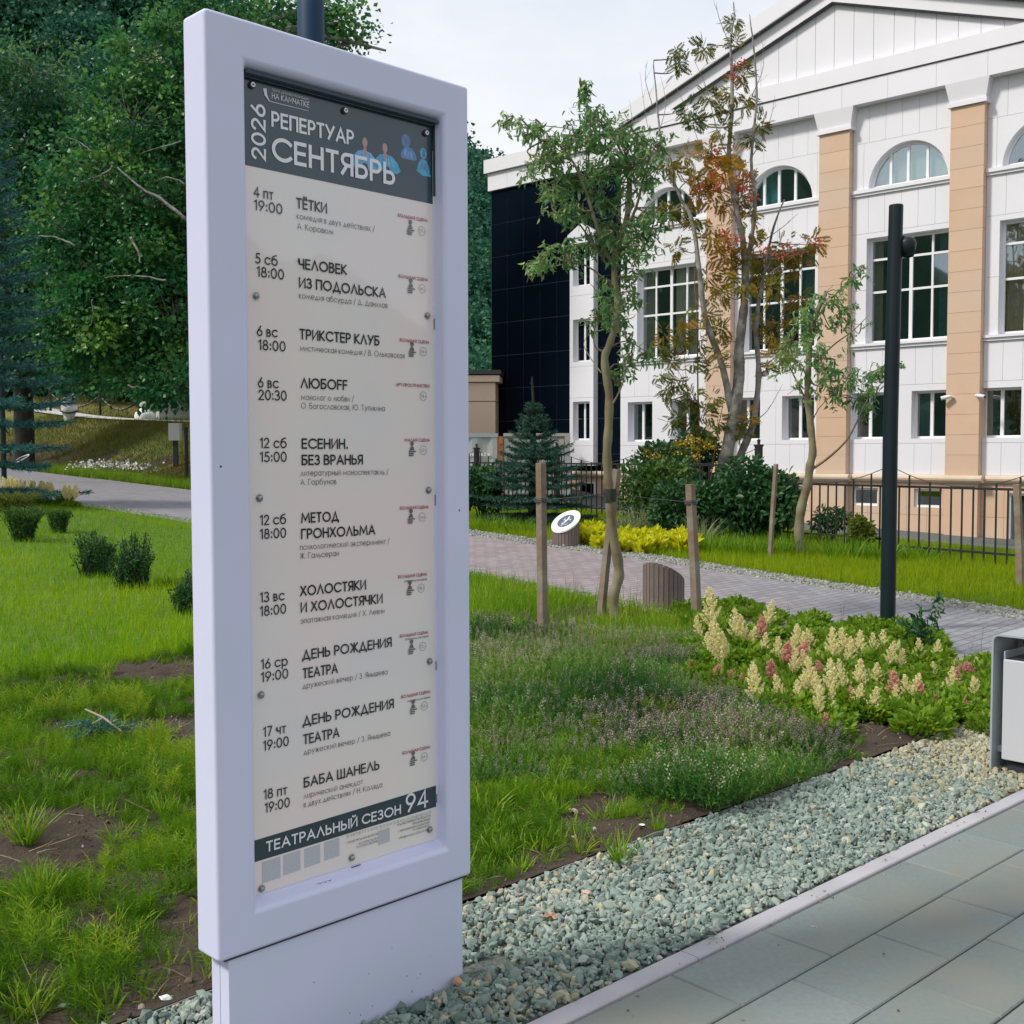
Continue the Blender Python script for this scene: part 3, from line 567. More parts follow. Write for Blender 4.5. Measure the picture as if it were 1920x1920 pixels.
for cx, hz in ((.4920, 2.3740), (.5590, 2.3720)):
    mb = MB(); disc(mb, cx, hz, .0130, y1-.0004, .66); flat(mb, [(cx-.006, hz-.024), (cx+.006, hz-.024), (cx+.0045, hz-.011), (cx-.0045, hz-.011)], y1-.0004); flat(mb, [(cx-.0075, hz-.0235), (cx+.0075, hz-.0235), (cx, hz-.036)], y1-.00045); mb.build('printed_face', m_pskin, poster)
r8 = np.random.default_rng(12)
for cx, z0, hh, wd, mm in ((.491, 2.306, .046, .06, m_pb2), (.564, 2.312, .042, .06, m_pb1), (.641, 2.358, .03, .04, m_pb1), (.694, 2.329, .034, .03, m_pb3)):
    mb = MB()
    for k in range(7):
        a0 = cx+r8.uniform(-.48, .42)*wd; b0 = z0+r8.uniform(.0, .35)*hh; flat(mb, [(a0, b0), (a0+.004, b0), (a0+(cx-a0)*.3+.0035, b0+hh*.5), (a0+(cx-a0)*.35, b0+hh*.52)], y1-.00050-.00002*k)
    mb.build('printed_fold', mm, poster)
mb = MB(); flat(mb, [(.478, 2.3035), (.503, 2.3035), (.499, 2.318), (.490, 2.322), (.482, 2.316)], y1-.0009); flat(mb, [(.553, 2.3095), (.578, 2.3095), (.572, 2.3230), (.560, 2.3245)], y1-.0009); mb.build('printed_shade', m_pdark, poster)
m_pdim = mat('printed_dim_blue', (.05, .12, .27), (.08, .19, .36), 40, **PRINT)
for cx, hz in ((.632, 2.4050), (.694, 2.3830)): mb = MB(); flat(mb, [(cx-.004, hz-.012), (cx+.006, hz-.010), (cx+.006, hz+.008), (cx-.002, hz+.010)], y1-.0006); mb.build('printed_face', m_pdim, poster)
# screws with washers, the seam and rim of the frame
m_steel = mat('dull_steel', (.45, .46, .48), (.30, .31, .33), 90, .35, metal=1.0); m_rub = mat('black_rubber', (.015, .016, .02), rough=.5)
SCREWS = [(.1481, 2.4466), (.4252, 2.4425), (.7012, 2.4384), (.1537, 1.9391), (.7051, 1.9367), (.1552, 1.4419), (.7054, 1.4487), (.1523, .9495), (.7057, .9622), (.1463, .4580), (.4269, .4660), (.7021, .4782)]
for i, (a, z) in enumerate(SCREWS):
    s0 = bpy.data.objects.new('screw', None) if False else None
    mb = MB(); prof = [(.0, .0075), (.0052, .0070), (.0060, .0045), (.0060, .0)]
    n0 = 14; ang = np.arange(n0)*2*math.pi/n0; VV = []; FF = []
    for r_, h_ in prof: VV += [(a+r_*math.cos(k), PY-.002-h_, z+r_*math.sin(k)) for k in ang]
    for i2 in range(3): FF += [(i2*n0+k, i2*n0+(k+1) % n0, (i2+1)*n0+(k+1) % n0, (i2+1)*n0+k) for k in range(n0)]
    mb.add(VV, FF); sc_ = mb.build('screw', m_steel, sign, True)
    mb = MB(); ring(mb, a, z, .0098, .0048, PY-.0024); ring(mb, a, z, .0026, .0024, PY-.0098); mb.build('washer', m_rub if i < 3 else m_steel, sc_)
    if i < 3: mb = MB(); ring(mb, a, z, .0060, .0034, PY-.0100); mb.build('washer', m_pwhite, sc_)
mb = MB()
for (a, z) in ((-.0004, 0),): pass
for (a, z) in ((.026, 1.5217-.0), (.7863, 1.3899)): disc(mb, a, z, .0028, -.0004)
mb.build('plug', m_gap, fr)
mb = MB()
for z0, z1 in ((1.90, 1.93), (1.405, 1.435), (.935, .96), (.55, .575)): mb.box(P1+.0002, P1+.0016, PY-.0035, PY-.0005, z0, z1)
mb.box(.425, .456, PY-.0035, PY-.0005, .4392, .4404); mb.build('clip', m_gap, fr)
m_scr = mat('pen_scrawl', (.02, .02, .04)); mb = MB(); mb.tube([(.300+.05*k/9, .022+.004*math.sin(k*2.3), .4312+.0002) for k in range(10)], .0007, 4); mb.build('pen_scrawl', m_scr, fr)
mb = MB(); mb.box(P1-.0002, P1+.0012, PY-.0016, PY-.0004, Q0, Q1-.07); mb.build('poster_edge', m_pwhite, poster)

# ------------------------------------------------------------------ the theatre building
m_panel = mat('white_panel', (.79, .775, .815), (.755, .74, .785), .9, .55, .02, bscale=30, tint=True, c3=(.74, .735, .77), scale3=.5)
m_trim = mat('white_trim', (.79, .775, .81), (.76, .75, .785), 1.2, .6)
m_tan = mat('tan_tile', (.60, .40, .265), (.66, .46, .32), 2.5, .7, .12, bscale=90, tint=True, c3=(.60, .45, .335), scale3=.7)
m_cream = mat('cream_stone', (.68, .55, .40), (.62, .49, .36), 3, .7, .1, bscale=60, c3=(.55, .45, .34), scale3=.9)
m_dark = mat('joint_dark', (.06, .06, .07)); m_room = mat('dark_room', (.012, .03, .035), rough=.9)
m_wglass = glassmat('window_glass', (.84, .94, .93), .24); m_aglass = glassmat('arch_glass', (.5, .7, .7), .30); m_pvc = mat('white_window_frame', (.82, .82, .84), rough=.4)
m_curt = mat('curtain', (.74, .66, .54), (.66, .58, .47), 9, .9); m_curt2 = mat('teal_blind', (.14, .38, .40), (.10, .28, .32), 9, .9)
m_bglass = mat('black_glass', (.003, .006, .012), (.004, .008, .015), .6, .05, spec=.07)
m_soffit = mat('soffit', (.72, .74, .76), rough=.7)
FO = np.array([9.984, 24.401]); FRZ = math.atan2(math.cos(R_(47.3)), -math.sin(R_(47.3)))
hall = thing('theatre_building', 'white panelled theatre with tan pilasters, arched windows and a wide gable', 'building', (FO[0], FO[1], 0), FRZ)
A_ = lambda a: a*1.3
Zf = lambda z: 1.55+(z-1.55)*1.3
GAP = .006
r_b = np.random.default_rng(21)
def cells(mb, x0, x1, z0, z1, holes, xs, zs, y0, y1, gap, tint=None):
    gx = sorted(set([x0, x1]+[h[0] for h in holes]+[h[1] for h in holes]+list(xs))); gz = sorted(set([z0, z1]+[h[2] for h in holes]+[h[3] for h in holes]+list(zs)))
    gx = [v for v in gx if x0-1e-6 <= v <= x1+1e-6]; gz = [v for v in gz if z0-1e-6 <= v <= z1+1e-6]
    xset = set(list(xs)+[x0, x1]); zset = set(list(zs)+[z0, z1])
    for i in range(len(gx)-1):
        for j in range(len(gz)-1):
            cx, cz = (gx[i]+gx[i+1])/2, (gz[j]+gz[j+1])/2
            if gx[i+1]-gx[i] < .012 or gz[j+1]-gz[j] < .012: continue
            if any(h[0] < cx < h[1] and h[2] < cz < h[3] for h in holes): continue
            e = lambda v, st: gap/2 if v in st else 0
            mb.box(gx[i]+e(gx[i], xset), gx[i+1]-e(gx[i+1], xset), y0, y1, gz[j]+e(gz[j], zset), gz[j+1]-e(gz[j+1], zset), r_b.uniform(0, .6) if tint is None else tint)
def arch_fill(mb, cx, r, zs, zt, y0, y1, n=28):
    """rectangle above a half-round opening, with the opening's soffit"""
    a = np.linspace(math.pi, 0, n+1); P = [(cx+r*math.cos(k), zs+r*math.sin(k)) for k in a]
    for i in range(n):
        (xa, za), (xb, zb) = P[i], P[i+1]
        V = [(xa, y0, za), (xb, y0, zb), (xb, y0, zt), (xa, y0, zt), (xa, y1, za), (xb, y1, zb), (xb, y1, zt), (xa, y1, zt)]
        mb.add(V, [(0, 1, 2, 3), (7, 6, 5, 4), (0, 4, 5, 1)], .3)
def window(x0, x1, z0, z1, vbars, hbars, yb, fw=.05, curtain=None, sashes=None):
    mb = MB(); y0, y1 = yb, yb+.055
    mb.box(x0, x0+fw, y0, y1, z0, z1); mb.box(x1-fw, x1, y0, y1, z0, z1); mb.box(x0+fw, x1-fw, y0, y1, z0, z0+fw); mb.box(x0+fw, x1-fw, y0, y1, z1-fw, z1)
    for v, wd in vbars: mb.box(v-wd/2, v+wd/2, y0+.002, y1-.002, z0+fw, z1-fw)
    vs_ = [x0+fw]+sum([[v-wd/2, v+wd/2] for v, wd in vbars], [])+[x1-fw]
    for hz, wd in hbars:
        for i in range(0, len(vs_), 2): mb.box(vs_[i], vs_[i+1], y0+.004, y1-.004, hz-wd/2, hz+wd/2)
    f = mb.build('window', m_pvc, hall)
    mb = MB(); ex = [x0+fw*.5]+[v for v, _ in vbars]+[x1-fw*.5]; ez = [z0+fw*.5]+sorted(h for h, _ in hbars)+[z1-fw*.5]
    for i in range(len(ex)-1):                                     # each pane sits a hair out of true
        for j in range(len(ez)-1):
            ta, tb = r_b.normal(0, .012), r_b.normal(0, .012); xm, zm = (ex[i]+ex[i+1])/2, (ez[j]+ez[j+1])/2
            mb.add([(x, y0+.026+max(-.018, min(.018, ta*(x-xm)+tb*(z-zm))), z) for x, z in ((ex[i], ez[j]), (ex[i+1], ez[j]), (ex[i+1], ez[j+1]), (ex[i], ez[j+1]))], [(3, 2, 1, 0)])
    mb.build('glass', m_wglass, f)
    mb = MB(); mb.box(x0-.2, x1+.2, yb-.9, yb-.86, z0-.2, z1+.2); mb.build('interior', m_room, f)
    if curtain:
        for (c0, c1, cm) in curtain:
            mb = MB(); n = 44; xs = np.linspace(c0, c1, n); ys = yb-.12+.022*np.sin(np.arange(n)*1.35)
            V = [(x, y, z) for z in (z0-.05, z1+.05) for x, y in zip(xs, ys)]; mb.add(V, [(i, i+1, n+i+1, n+i) for i in range(n-1)]); mb.build('curtain', cm, f)
    return f
def arch_window(cx, r, zs, yb, vbars, curtain=None):
    mb = MB(); n = 28; fw = .06; y0, y1 = yb, yb+.055; a = np.linspace(0, math.pi, n+1)
    for i in range(n):
        V = []
        for y in (y0, y1):
            for rr_ in (r, r-fw):
                for k in (a[i], a[i+1]): V.append((cx+rr_*math.cos(k), y, zs+rr_*math.sin(k)))
        mb.add(V, [(4, 5, 7, 6), (0, 2, 3, 1), (2, 6, 7, 3)])
    mb.box(cx-r, cx+r, y0+.001, y1+.001, zs-.001, zs+fw)
    for v in vbars: mb.box(v-.03, v+.03, y0+.003, y1-.003, zs+fw, zs+math.sqrt(max(.01, (r-fw*.5)**2-(v-cx)**2)))
    f = mb.build('arched_window', m_pvc, hall)
    mb = MB(); V = [(cx+(r-.02)*math.cos(k), y0+.025, zs+.01+(r-.02)*math.sin(k)) for k in a]; b0 = mb.n; mb.add(V, np.zeros((0, 3), int)); mb.L.append(np.arange(n+1)+b0); mb.S.append(np.array([n+1])); mb.M.append(np.array([0])); mb.build('glass', m_aglass, f)
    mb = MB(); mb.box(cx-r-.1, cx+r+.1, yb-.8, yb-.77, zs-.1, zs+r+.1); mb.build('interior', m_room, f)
    if curtain:
        mb = MB(); mb.box(curtain[0], curtain[1], yb-.12, yb-.10, zs, zs+r); mb.build('curtain', curtain[2], f)
ZL0, ZL1 = Zf(1.055), Zf(1.185)          # plinth moulding
ZS = Zf(7.575)                           # soffit of the entablature
PIL = [(-2.445, -1.895), (-.04, .51), (2.28, 2.86), (4.66, 5.21)]
BAYS = [(-1.895, -.04), (.51, 2.28), (2.86, 4.66), (5.21, 7.38)]
WC = [-.98, 1.29, 3.76, 6.24]            # middle of each bay's windows
YW0, YW1 = -.34, -.045
for bi, ((b0, b1), c) in enumerate(zip(BAYS, WC)):
    wall = MB(); pan = MB(); plin = MB(); x0, x1 = A_(b0), A_(b1); cx = A_(c)
    hg = [(A_(c-.78), A_(c-.13), Zf(1.80), Zf(2.61)), (A_(c+.33), A_(c+.97) if bi < 3 else A_(c+.95), Zf(1.80), Zf(2.61))]
    ht = [(A_(c-.77), A_(c+.72), Zf(3.47), Zf(5.29))]
    ra = A_(.70); zsp = Zf(6.145); ha = [(cx-ra, cx+ra, zsp, zsp+ra)]
    holes = hg+ht+ha
    hw = [(h[0], h[1], h[2], h[3]) for h in holes]
    xs = [x0+k*(x1-x0)/6 for k in range(1, 6)]; zs_ = [Zf(1.72), Zf(2.72), Zf(5.38), Zf(6.94)]
    cells(wall, x0, x1, ZL1, ZS+.3, hw, [], [], YW0, YW1, 0, .3)
    # cladding panels, row by row
    cells(pan, x0, x1, ZL1, Zf(1.72), [], xs, [], YW1, 0, GAP)
    cells(pan, x0, x1, Zf(1.72), Zf(2.72), hw, [xs[2]] if bi != 3 else [xs[1], xs[3]], [], YW1, 0, GAP)
    cells(pan, x0, x1, Zf(2.72), Zf(3.37), [], xs, [], YW1, 0, GAP)
    cells(pan, x0, x1, Zf(3.37), Zf(5.38), hw, [], [Zf(4.4)], YW1, 0, GAP)
    cells(pan, x0, x1, Zf(5.38), Zf(6.03), [], xs, [], YW1, 0, GAP)
    cells(pan, x0, x1, Zf(6.03), Zf(6.94), hw, [cx-ra-.12, cx+ra+.12], [], YW1, 0, GAP)
    cells(pan, x0, x1, Zf(6.94), ZS, [(cx-.02, cx+.02, Zf(6.94), Zf(6.945))] if False else [], xs, [], YW1, 0, GAP)
    arch_fill(pan, cx, ra, zsp, min(zsp+ra, Zf(6.94)-GAP/2)+.0015, YW0, .0015)
    for course in (((Zf(3.37), Zf(3.42), .045), (Zf(3.42), Zf(3.465), .085)), ((Zf(6.03), Zf(6.075), .045), (Zf(6.075), Zf(6.135), .08))):
        mb = MB()
        for z0, z1, pr in course: mb.box(x0+.004, x1-.004, .002, pr, z0+.001, z1)
        mb.build('sill_course', m_trim, hall)
    # tall window with its transoms
    t0, t1, tz0, tz1 = ht[0]; q = (t1-t0)/4
    if bi == 3: cur = [(t0+.05, t0+2*q-.05, m_curt), (t0+3.2*q, t1-.05, m_curt)]
    elif bi == 1: cur = [(t0+.08, t0+q*.8, m_curt2), (t1-q*.5, t1-.04, m_curt)]
    elif bi == 0: cur = [(t1-q*.9, t1-.05, m_curt)]
    else: cur = [(t0+.05, t0+q, m_curt2)]
    window(t0, t1, tz0, tz1, [(t0+q, .045), (t0+2*q, .075), (t0+3*q, .045)], [(tz0+(tz1-tz0)*.49, .05), (tz0+(tz1-tz0)*.80, .05)], -.24, .06, cur)
    for hi_, h in enumerate(hg):
        window(h[0], h[1], h[2], h[3], [(h[0]+(h[1]-h[0])*.55, .07)], [], -.26, .05, [(h[0]+(h[1]-h[0])*.62, h[1]-.05, m_curt2)] if (hi_+bi) % 2 else None)
    arch_window(cx, ra, zsp, -.20, [cx-ra*.42, cx+ra*.06, cx+ra*.5], (cx-ra*.9, cx+ra*.9, m_curt) if bi == 1 else ((cx+ra*.1, cx+ra*.7, m_curt2) if bi == 2 else None))
    # plinth with basement windows
    hb = [(A_(c-.68), A_(c-.20), Zf(.63), Zf(.945)), (A_(c+.45), A_(c+.93), Zf(.63), Zf(.945))] if bi else [(A_(c-.35), A_(c+.52), -2.0, Zf(.90))]
    cells(plin, x0, x1, -1.2, ZL0, hb, [x0+k*(x1-x0)/5 for k in range(1, 5)], [Zf(.50)], YW1-.02, .0, GAP)
    for h in hb: window(h[0], h[1], h[2], h[3], [], [], -.13, .05, None)
    cells(wall, x0, x1, -1.2, ZL0, hb, [], [], YW0, YW1-.02, 0, .3)
    wall.build('wall', m_trim, hall); pan.build('cladding', m_panel, hall); plin.build('plinth', m_tan, hall)
for p0, p1 in PIL:
    mb = MB(); x0, x1 = A_(p0), A_(p1); nz_ = 18; zz = np.linspace(ZL1, Zf(7.19), nz_+1)
    for k in range(nz_): mb.box(x0+.002, x1-.002, -.3, .19, zz[k]+.004, zz[k+1]-.004, r_b.uniform(0, .65))
    mb.box(x0+.008, x1-.008, -.29, .184, ZL1, Zf(7.19), .2)
    p = mb.build('pilaster', m_tan, hall)
    mb = MB(); mb.box(x0+.002, x1-.002, -.1, .19, -1.2, ZL0, .4); mb.build('pilaster_base', m_tan, p)
    mb = MB(); e = .055; zb, zt = Zf(7.19), ZS
    V = [(x0-e, -.1, zb), (x1+e, -.1, zb), (x1+e, .19+e, zb), (x0-e, .19+e, zb), (x0-e, -.1, zb+.09), (x1+e, -.1, zb+.09), (x1+e, .19+e, zb+.09), (x0-e, .19+e, zb+.09)]
    mb.add(V, [(0, 1, 2, 3), (0, 4, 5, 1), (1, 5, 6, 2), (2, 6, 7, 3), (3, 7, 4, 0), (7, 6, 5, 4)])
    f2 = .11; V = [(x0-e*.4, -.1, zb+.09), (x1+e*.4, -.1, zb+.09), (x1+e*.4, .20, zb+.09), (x0-e*.4, .20, zb+.09), (x0-f2, -.1, zt), (x1+f2, -.1, zt), (x1+f2, .262, zt), (x0-f2, .262, zt)]
    mb.add(V, [(0, 4, 5, 1), (1, 5, 6, 2), (2, 6, 7, 3), (3, 7, 4, 0)]); mb.build('capital', m_trim, p)
# plinth moulding, broken forward over the pilasters
mb = MB(); prof = [(.0, ZL0), (.05, ZL0), (.075, ZL0+.02), (.105, ZL0+.055), (.115, ZL0+.095), (.10, ZL0+.135), (.06, ZL0+.16), (.0, ZL1)]
def moulding(xa, xb, off, ends):
    V = [(x, off+p, z) for x in (xa, xb) for p, z in prof]; k = len(prof)
    mb.add(V, [(i, i+1, k+i+1, k+i) for i in range(k-1)])
    if ends:
        b0 = mb.n
        mb.add(V, np.zeros((0, 3), int))
        for e_ in (np.arange(k), np.arange(k, 2*k)): mb.L.append(b0+e_); mb.S.append(np.array([k])); mb.M.append(np.array([0]))
for (b0, b1) in BAYS: moulding(A_(b0), A_(b1), 0, False)
for (p0, p1) in PIL: moulding(A_(p0)-.11, A_(p1)+.11, .19, True); mb.box(A_(p0)-.10, A_(p1)+.10, -.02, .191, ZL0+.001, ZL1-.001)
o = mb.build('plinth_moulding', m_cream, hall)
# entablature and gable
XL, XR = A_(7.42), A_(-2.6)
mb = MB(); xs_ = np.linspace(XR, XL, 13)
for i in range(12): mb.box(xs_[i]+.003, xs_[i+1]-.003, -.3, .26, ZS, Zf(7.965), r_b.uniform(0, .5))
mb.build('entablature', m_panel, hall)
mb = MB(); mb.box(XR, XL, -.3, .235, Zf(7.965), Zf(7.985)); mb.build('shadow_joint', m_dark, hall)
mb = MB(); mb.box(XR-.05, XL+.05, -.3, .30, Zf(7.985), Zf(8.26)); mb.build('gable_base', m_trim, hall)
ax, az, sl_ = A_(2.62), Zf(9.43), .345
zin = lambda x: az-sl_*abs(x-ax)
mb = MB(); step = A_(.365); k0 = -9
for k in range(-10, 11):
    x0, x1 = ax+k*step, ax+(k+1)*step
    za, zb = zin(x0), zin(x1)
    if max(za, zb) <= Zf(8.26)+.02: continue
    x0c, x1c = x0+.005, x1-.005
    V = [(x0c, .12, Zf(8.26)), (x1c, .12, Zf(8.26)), (x1c, .12, max(Zf(8.26), zin(x1c)+.02)), (x0c, .12, max(Zf(8.26), zin(x0c)+.02))]
    V = V+[(a, -.2, z) for a, _, z in V]
    mb.add(V, [(0, 3, 2, 1), (0, 1, 5, 4), (1, 2, 6, 5), (2, 3, 7, 6), (3, 0, 4, 7)], r_b.uniform(0, .5))
mb.build('gable_cladding', m_panel, hall)
def raking(mb, z0, z1, yf, xw):
    for sgn in (-1, 1):
        xe = ax+sgn*xw; V = []
        for y in (-.3, yf):
            for (x, dz) in ((ax, z0), (xe, z0), (xe, z1), (ax, z1)): V.append((x, y, zin(x)+dz))
        mb.add(V, [(4, 5, 6, 7), (3, 2, 1, 0), (0, 1, 5, 4), (1, 2, 6, 5), (2, 3, 7, 6)])
mb = MB(); raking(mb, .0, .025, .24, A_(4.6)); raking(mb, .36, .385, .36, A_(4.75)); mb.build('raking_joint', m_dark, hall)
mb = MB(); raking(mb, .025, .36, .26, A_(4.68)); mb.build('raking_cornice', m_trim, hall)
mb = MB(); raking(mb, .385, .78, .42, A_(4.85)); mb.build('eaves_fascia', m_trim, hall)
m_roof = mat('roof_metal', (.30, .31, .33), (.26, .27, .29), 2, .5)
mb = MB()
for sgn in (-1, 1):
    xe = ax+sgn*A_(4.85); mb.add([(ax, .42, zin(ax)+.78), (xe, .42, zin(xe)+.78), (xe, -16, zin(xe)+.78), (ax, -16, zin(ax)+.78)], [(0, 1, 2, 3)])
mb.build('roof', m_roof, hall)
mb = MB(); mb.box(XR, XL, -16, -1.3, -1.2, Zf(7.9)); mb.add([(XL+.2, -16, Zf(7.9)), (XR-.2, -16, Zf(7.9)), (ax, -16, az)], [(0, 1, 2)]); mb.build('rear_wall', m_trim, hall)
# dark glazed volume with white parapet
mb = MB(); B0, B1 = A_(7.38), A_(11.10); zt = Zf(7.52); nx = [B0, A_(8.0), A_(8.65)]+[A_(8.65+.49*k) for k in range(1, 6)]
nx = [v for v in nx if v < B1-.1]+[B1]; zr = [-1.2]+[Zf(1.55+.745*k) for k in range(0, 8)]+[zt]
for i in range(len(nx)-1):
    for j in range(len(zr)-1): mb.box(nx[i]+.011, nx[i+1]-.011, -.10, -.03, zr[j]+.011, zr[j+1]-.011, .4)
gl = mb.build('dark_glazing', m_bglass, hall)
m_mull = mat('slate_joint', (.05, .07, .115), rough=.4); mb = MB(); mb.box(B0, B1-.01, -.5, -.045, -1.2, zt); mb.box(B1-.01, B1+.0, -14, -.03, -1.2, zt); mb.build('glazing_joint', m_mull, gl)
mb = MB(); xs_ = [B0-.05]+[A_(7.9+.53*k) for k in range(0, 6)]+[B1+.06]
for i in range(len(xs_)-1): mb.box(xs_[i]+.004, xs_[i+1]-.004, -.6, .05, zt, Zf(7.90), r_b.uniform(0, .5))
mb.box(B0-.05, B1+.05, -14, -.6, zt, Zf(7.90)); mb.build('parapet', m_panel, hall)
mb = MB(); mb.box(B0-.05, B1+.14, -14, .14, Zf(7.915), Zf(8.21)); mb.build('parapet_cap', m_trim, hall)
# white bay with a little gable on the dark volume
S0, S1 = A_(8.0), A_(8.65); hs_ = [(A_(8.10), A_(8.56), Zf(1.84), Zf(2.66)), (A_(8.10), A_(8.56), Zf(3.50), Zf(4.40)), (A_(8.10), A_(8.56), Zf(5.10), Zf(6.0))]
mb = MB(); cells(mb, S0, S1, Zf(1.30), Zf(6.13), hs_, [A_(8.325)] if False else [], [Zf(1.72), Zf(2.74), Zf(3.40), Zf(4.9)], -.30, .16, GAP)
V = [(S0-.05, .2, Zf(6.12)), (S1+.05, .2, Zf(6.12)), (S1+.05, .2, Zf(6.19)), ((S0+S1)/2, .2, Zf(6.40)), (S0-.05, .2, Zf(6.19))]; V += [(a, -.03, z) for a, _, z in V]
b0 = mb.n; mb.add(V, [(0, 1, 6, 5), (1, 2, 7, 6), (2, 3, 8, 7), (3, 4, 9, 8), (4, 0, 5, 9)]); mb.L.append(b0+np.arange(5)[::-1]); mb.S.append(np.array([5])); mb.M.append(np.array([0]))
mb.build('white_bay', m_panel, hall)
for h in hs_: window(h[0], h[1], h[2], h[3], [(h[0]+(h[1]-h[0])*.5, .06)], [], -.06, .05, [(h[0]+(h[1]-h[0])*.55, h[1]-.04, m_curt2)])
mb = MB(); mb.box(A_(7.30), A_(9.4), -.2, .06, -1.2, ZL0, .3); mb.build('plinth', m_tan, hall)
k0 = mb = MB(); moulding(A_(7.38), A_(9.42), .06, True); mb.build('plinth_moulding', m_cream, hall)
hb_ = (A_(8.42), A_(8.0), Zf(.63), Zf(.945)); mb = MB(); mb.box(A_(8.0), A_(8.45), .0, .075, Zf(.62), Zf(.95)); wb = mb.build('basement_window', m_pvc, hall)
mb = MB(); mb.box(A_(8.04), A_(8.41), .05, .079, Zf(.66), Zf(.92)); mb.build('glass', m_bglass, wb)
# a pair of surveillance cameras on the right pilaster
def f2w(a, y, z):
    c, s_ = math.cos(FRZ), math.sin(FRZ); return (FO[0]+A_(a)*c-y*s_, FO[1]+A_(a)*s_+y*c, z)
m_cctv = mat('white_plastic', (.78, .76, .76), rough=.4); m_lens = mat('lens_black', (.01, .01, .012), rough=.1)
for a, sg, lb in ((.40, 1, 'small white surveillance camera on the tan pilaster, aimed left past the lamp post'), (-.02, -1, 'small white surveillance camera on the edge of the tan pilaster, aimed right')):
    t = thing('surveillance_camera', lb, 'camera', f2w(a, .19, Zf(2.47)), FRZ, 'surveillance cameras on the pilaster')
    mb = MB(); mb.tube([(0, 0, 0), (0, .05, 0), (.02*sg, .085, .0)], .025, 10); mb.build('bracket', m_cctv, t)
    mb = MB(); mb.tube([(-.02*sg, .07, .02), (.05*sg, .095, .012), (.19*sg, .145, -.02)], [.036, .042, .042], 12); mb.build('housing', m_cctv, t, True)
    mb = MB(); mb.tube([(.188*sg, .1445, -.0195), (.196*sg, .147, -.0215)], .034, 12); mb.build('lens', m_lens, t)
# annex and container beside the dark volume
m_ann = mat('annex_tile', (.62, .46, .33), (.68, .52, .40), 1.2, .7, tint=True)
ann = thing('annex_building', 'low beige annex with a dark flat roof edge beside the black glass', 'building', (-2.2, 33.0, 0), R_(-4))
mb = MB()
for i in range(6):
    for z0, z1 in ((-.3, 1.6), (1.62, 3.05), (3.07, 3.6)): mb.box(-4.2+i*.99, -4.2+i*.99+.98, 0, 5, z0, z1, rng.uniform(0, .5))
mb.build('wall', m_ann, ann)
mb = MB(); mb.box(-4.3, 1.86, -.10, 5, 3.62, 3.80); mb.build('cornice', m_ann, ann)
mb = MB(); mb.box(-4.35, 1.9, -.16, 5.1, 3.83, 3.95); mb.build('roof', mat('dark_flashing', (.05, .045, .045), rough=.5), ann)
m_cont = mat('container_steel', (.40, .43, .42), (.33, .37, .37), 3, .6, c3=(.42, .40, .34), scale3=1.4); m_rust = mat('rust', (.40, .16, .05), (.30, .11, .04), 7, .9)
ct = thing('shipping_container', 'grey shipping container with rusty corner posts behind the young spruce', 'container', (-.35, 29.2, 0), R_(2))
mb = MB(); n = 40; xs_ = np.linspace(-5.0, -.02, n); V = []
for z in (-.2, 1.98):
    for i, x in enumerate(xs_): V.append((x, -.02 if (i//2) % 2 else .02, z))
mb.add(V, [(i, i+1, n+i+1, n+i) for i in range(n-1)]); mb.box(-5, 1.85, .04, 2.2, -.2, 2.0); mb.build('corrugated_side', m_cont, ct)
mb = MB(); mb.box(.15, .88, -.02, .035, -.1, 1.93); mb.box(.90, 1.68, -.02, .035, -.1, 1.93); d_ = mb.build('door', m_cont, ct)
mb = MB()
for x in (.38, .66, 1.14, 1.45): mb.tube([(x, -.05, -.1), (x, -.05, 1.9)], .018, 6)
mb.build('locking_bar', m_cont, d_)
mb = MB(); mb.box(.0, .13, -.04, .05, -.2, 2.0); mb.box(.02, .12, -.05, -.04, 1.80, 1.99); mb.build('corner_post', m_rust, ct); mb = MB(); mb.box(1.70, 1.84, -.04, .05, -.2, 2.0); mb.build('corner_post', m_cont, ct)
mb = MB(); mb.box(-5, -.003, -.03, .05, 1.98, 2.08); mb.box(.135, 1.84, -.03, .05, 2.002, 2.08); mb.build('top_rail', m_cont, ct)
mb = MB(); r3 = np.random.default_rng(8); xx = -1.05
while xx < -.2:
    ww = r3.uniform(.03, .07); mb.box(xx, xx+ww, -.034, -.026, 1.50, 1.50+r3.uniform(.06, .1)); xx += ww+.03
mb.build('faded_lettering', m_pvc, ct)

# ------------------------------------------------------------------ iron fence
m_iron = mat('black_iron', (.016, .017, .018), (.03, .026, .024), 12, .45, metal=0)
fl0, fl1 = np.array([6.55, 14.05]), np.array([-.75, 25.0])
def fence_at(px):
    d = ray(px, 900); lo, hi = -1.5, 1.6
    for _ in range(60):
        m_ = (lo+hi)/2; p = fl0+(fl1-fl0)*m_
        if p[0]/p[1] > d[0]/d[1]: lo = m_
        else: hi = m_
    return fl0+(fl1-fl0)*m_
FP_ = [(1960, 'rightmost fence panel, partly hidden by the thin stake at the picture edge'), (1668, 'low fence panel immediately to the right of the lamp post'), (1422, 'fence panel between the lamp post and the dark shrubs, right of the rowan'), (1212, 'fence panel hidden behind the dark shrubs and the rowan trunks'),
       (1044, 'fence panel behind the staked willow, between two posts'), (894, 'fence panel behind the young spruce, in front of the container'), (760, None)]
m_wire = mat('grey_wire', (.10, .10, .11), rough=.4, metal=.6)
drop = {0: .27, 1: .27, 2: 0, 3: 0, 4: 0, 5: 0}
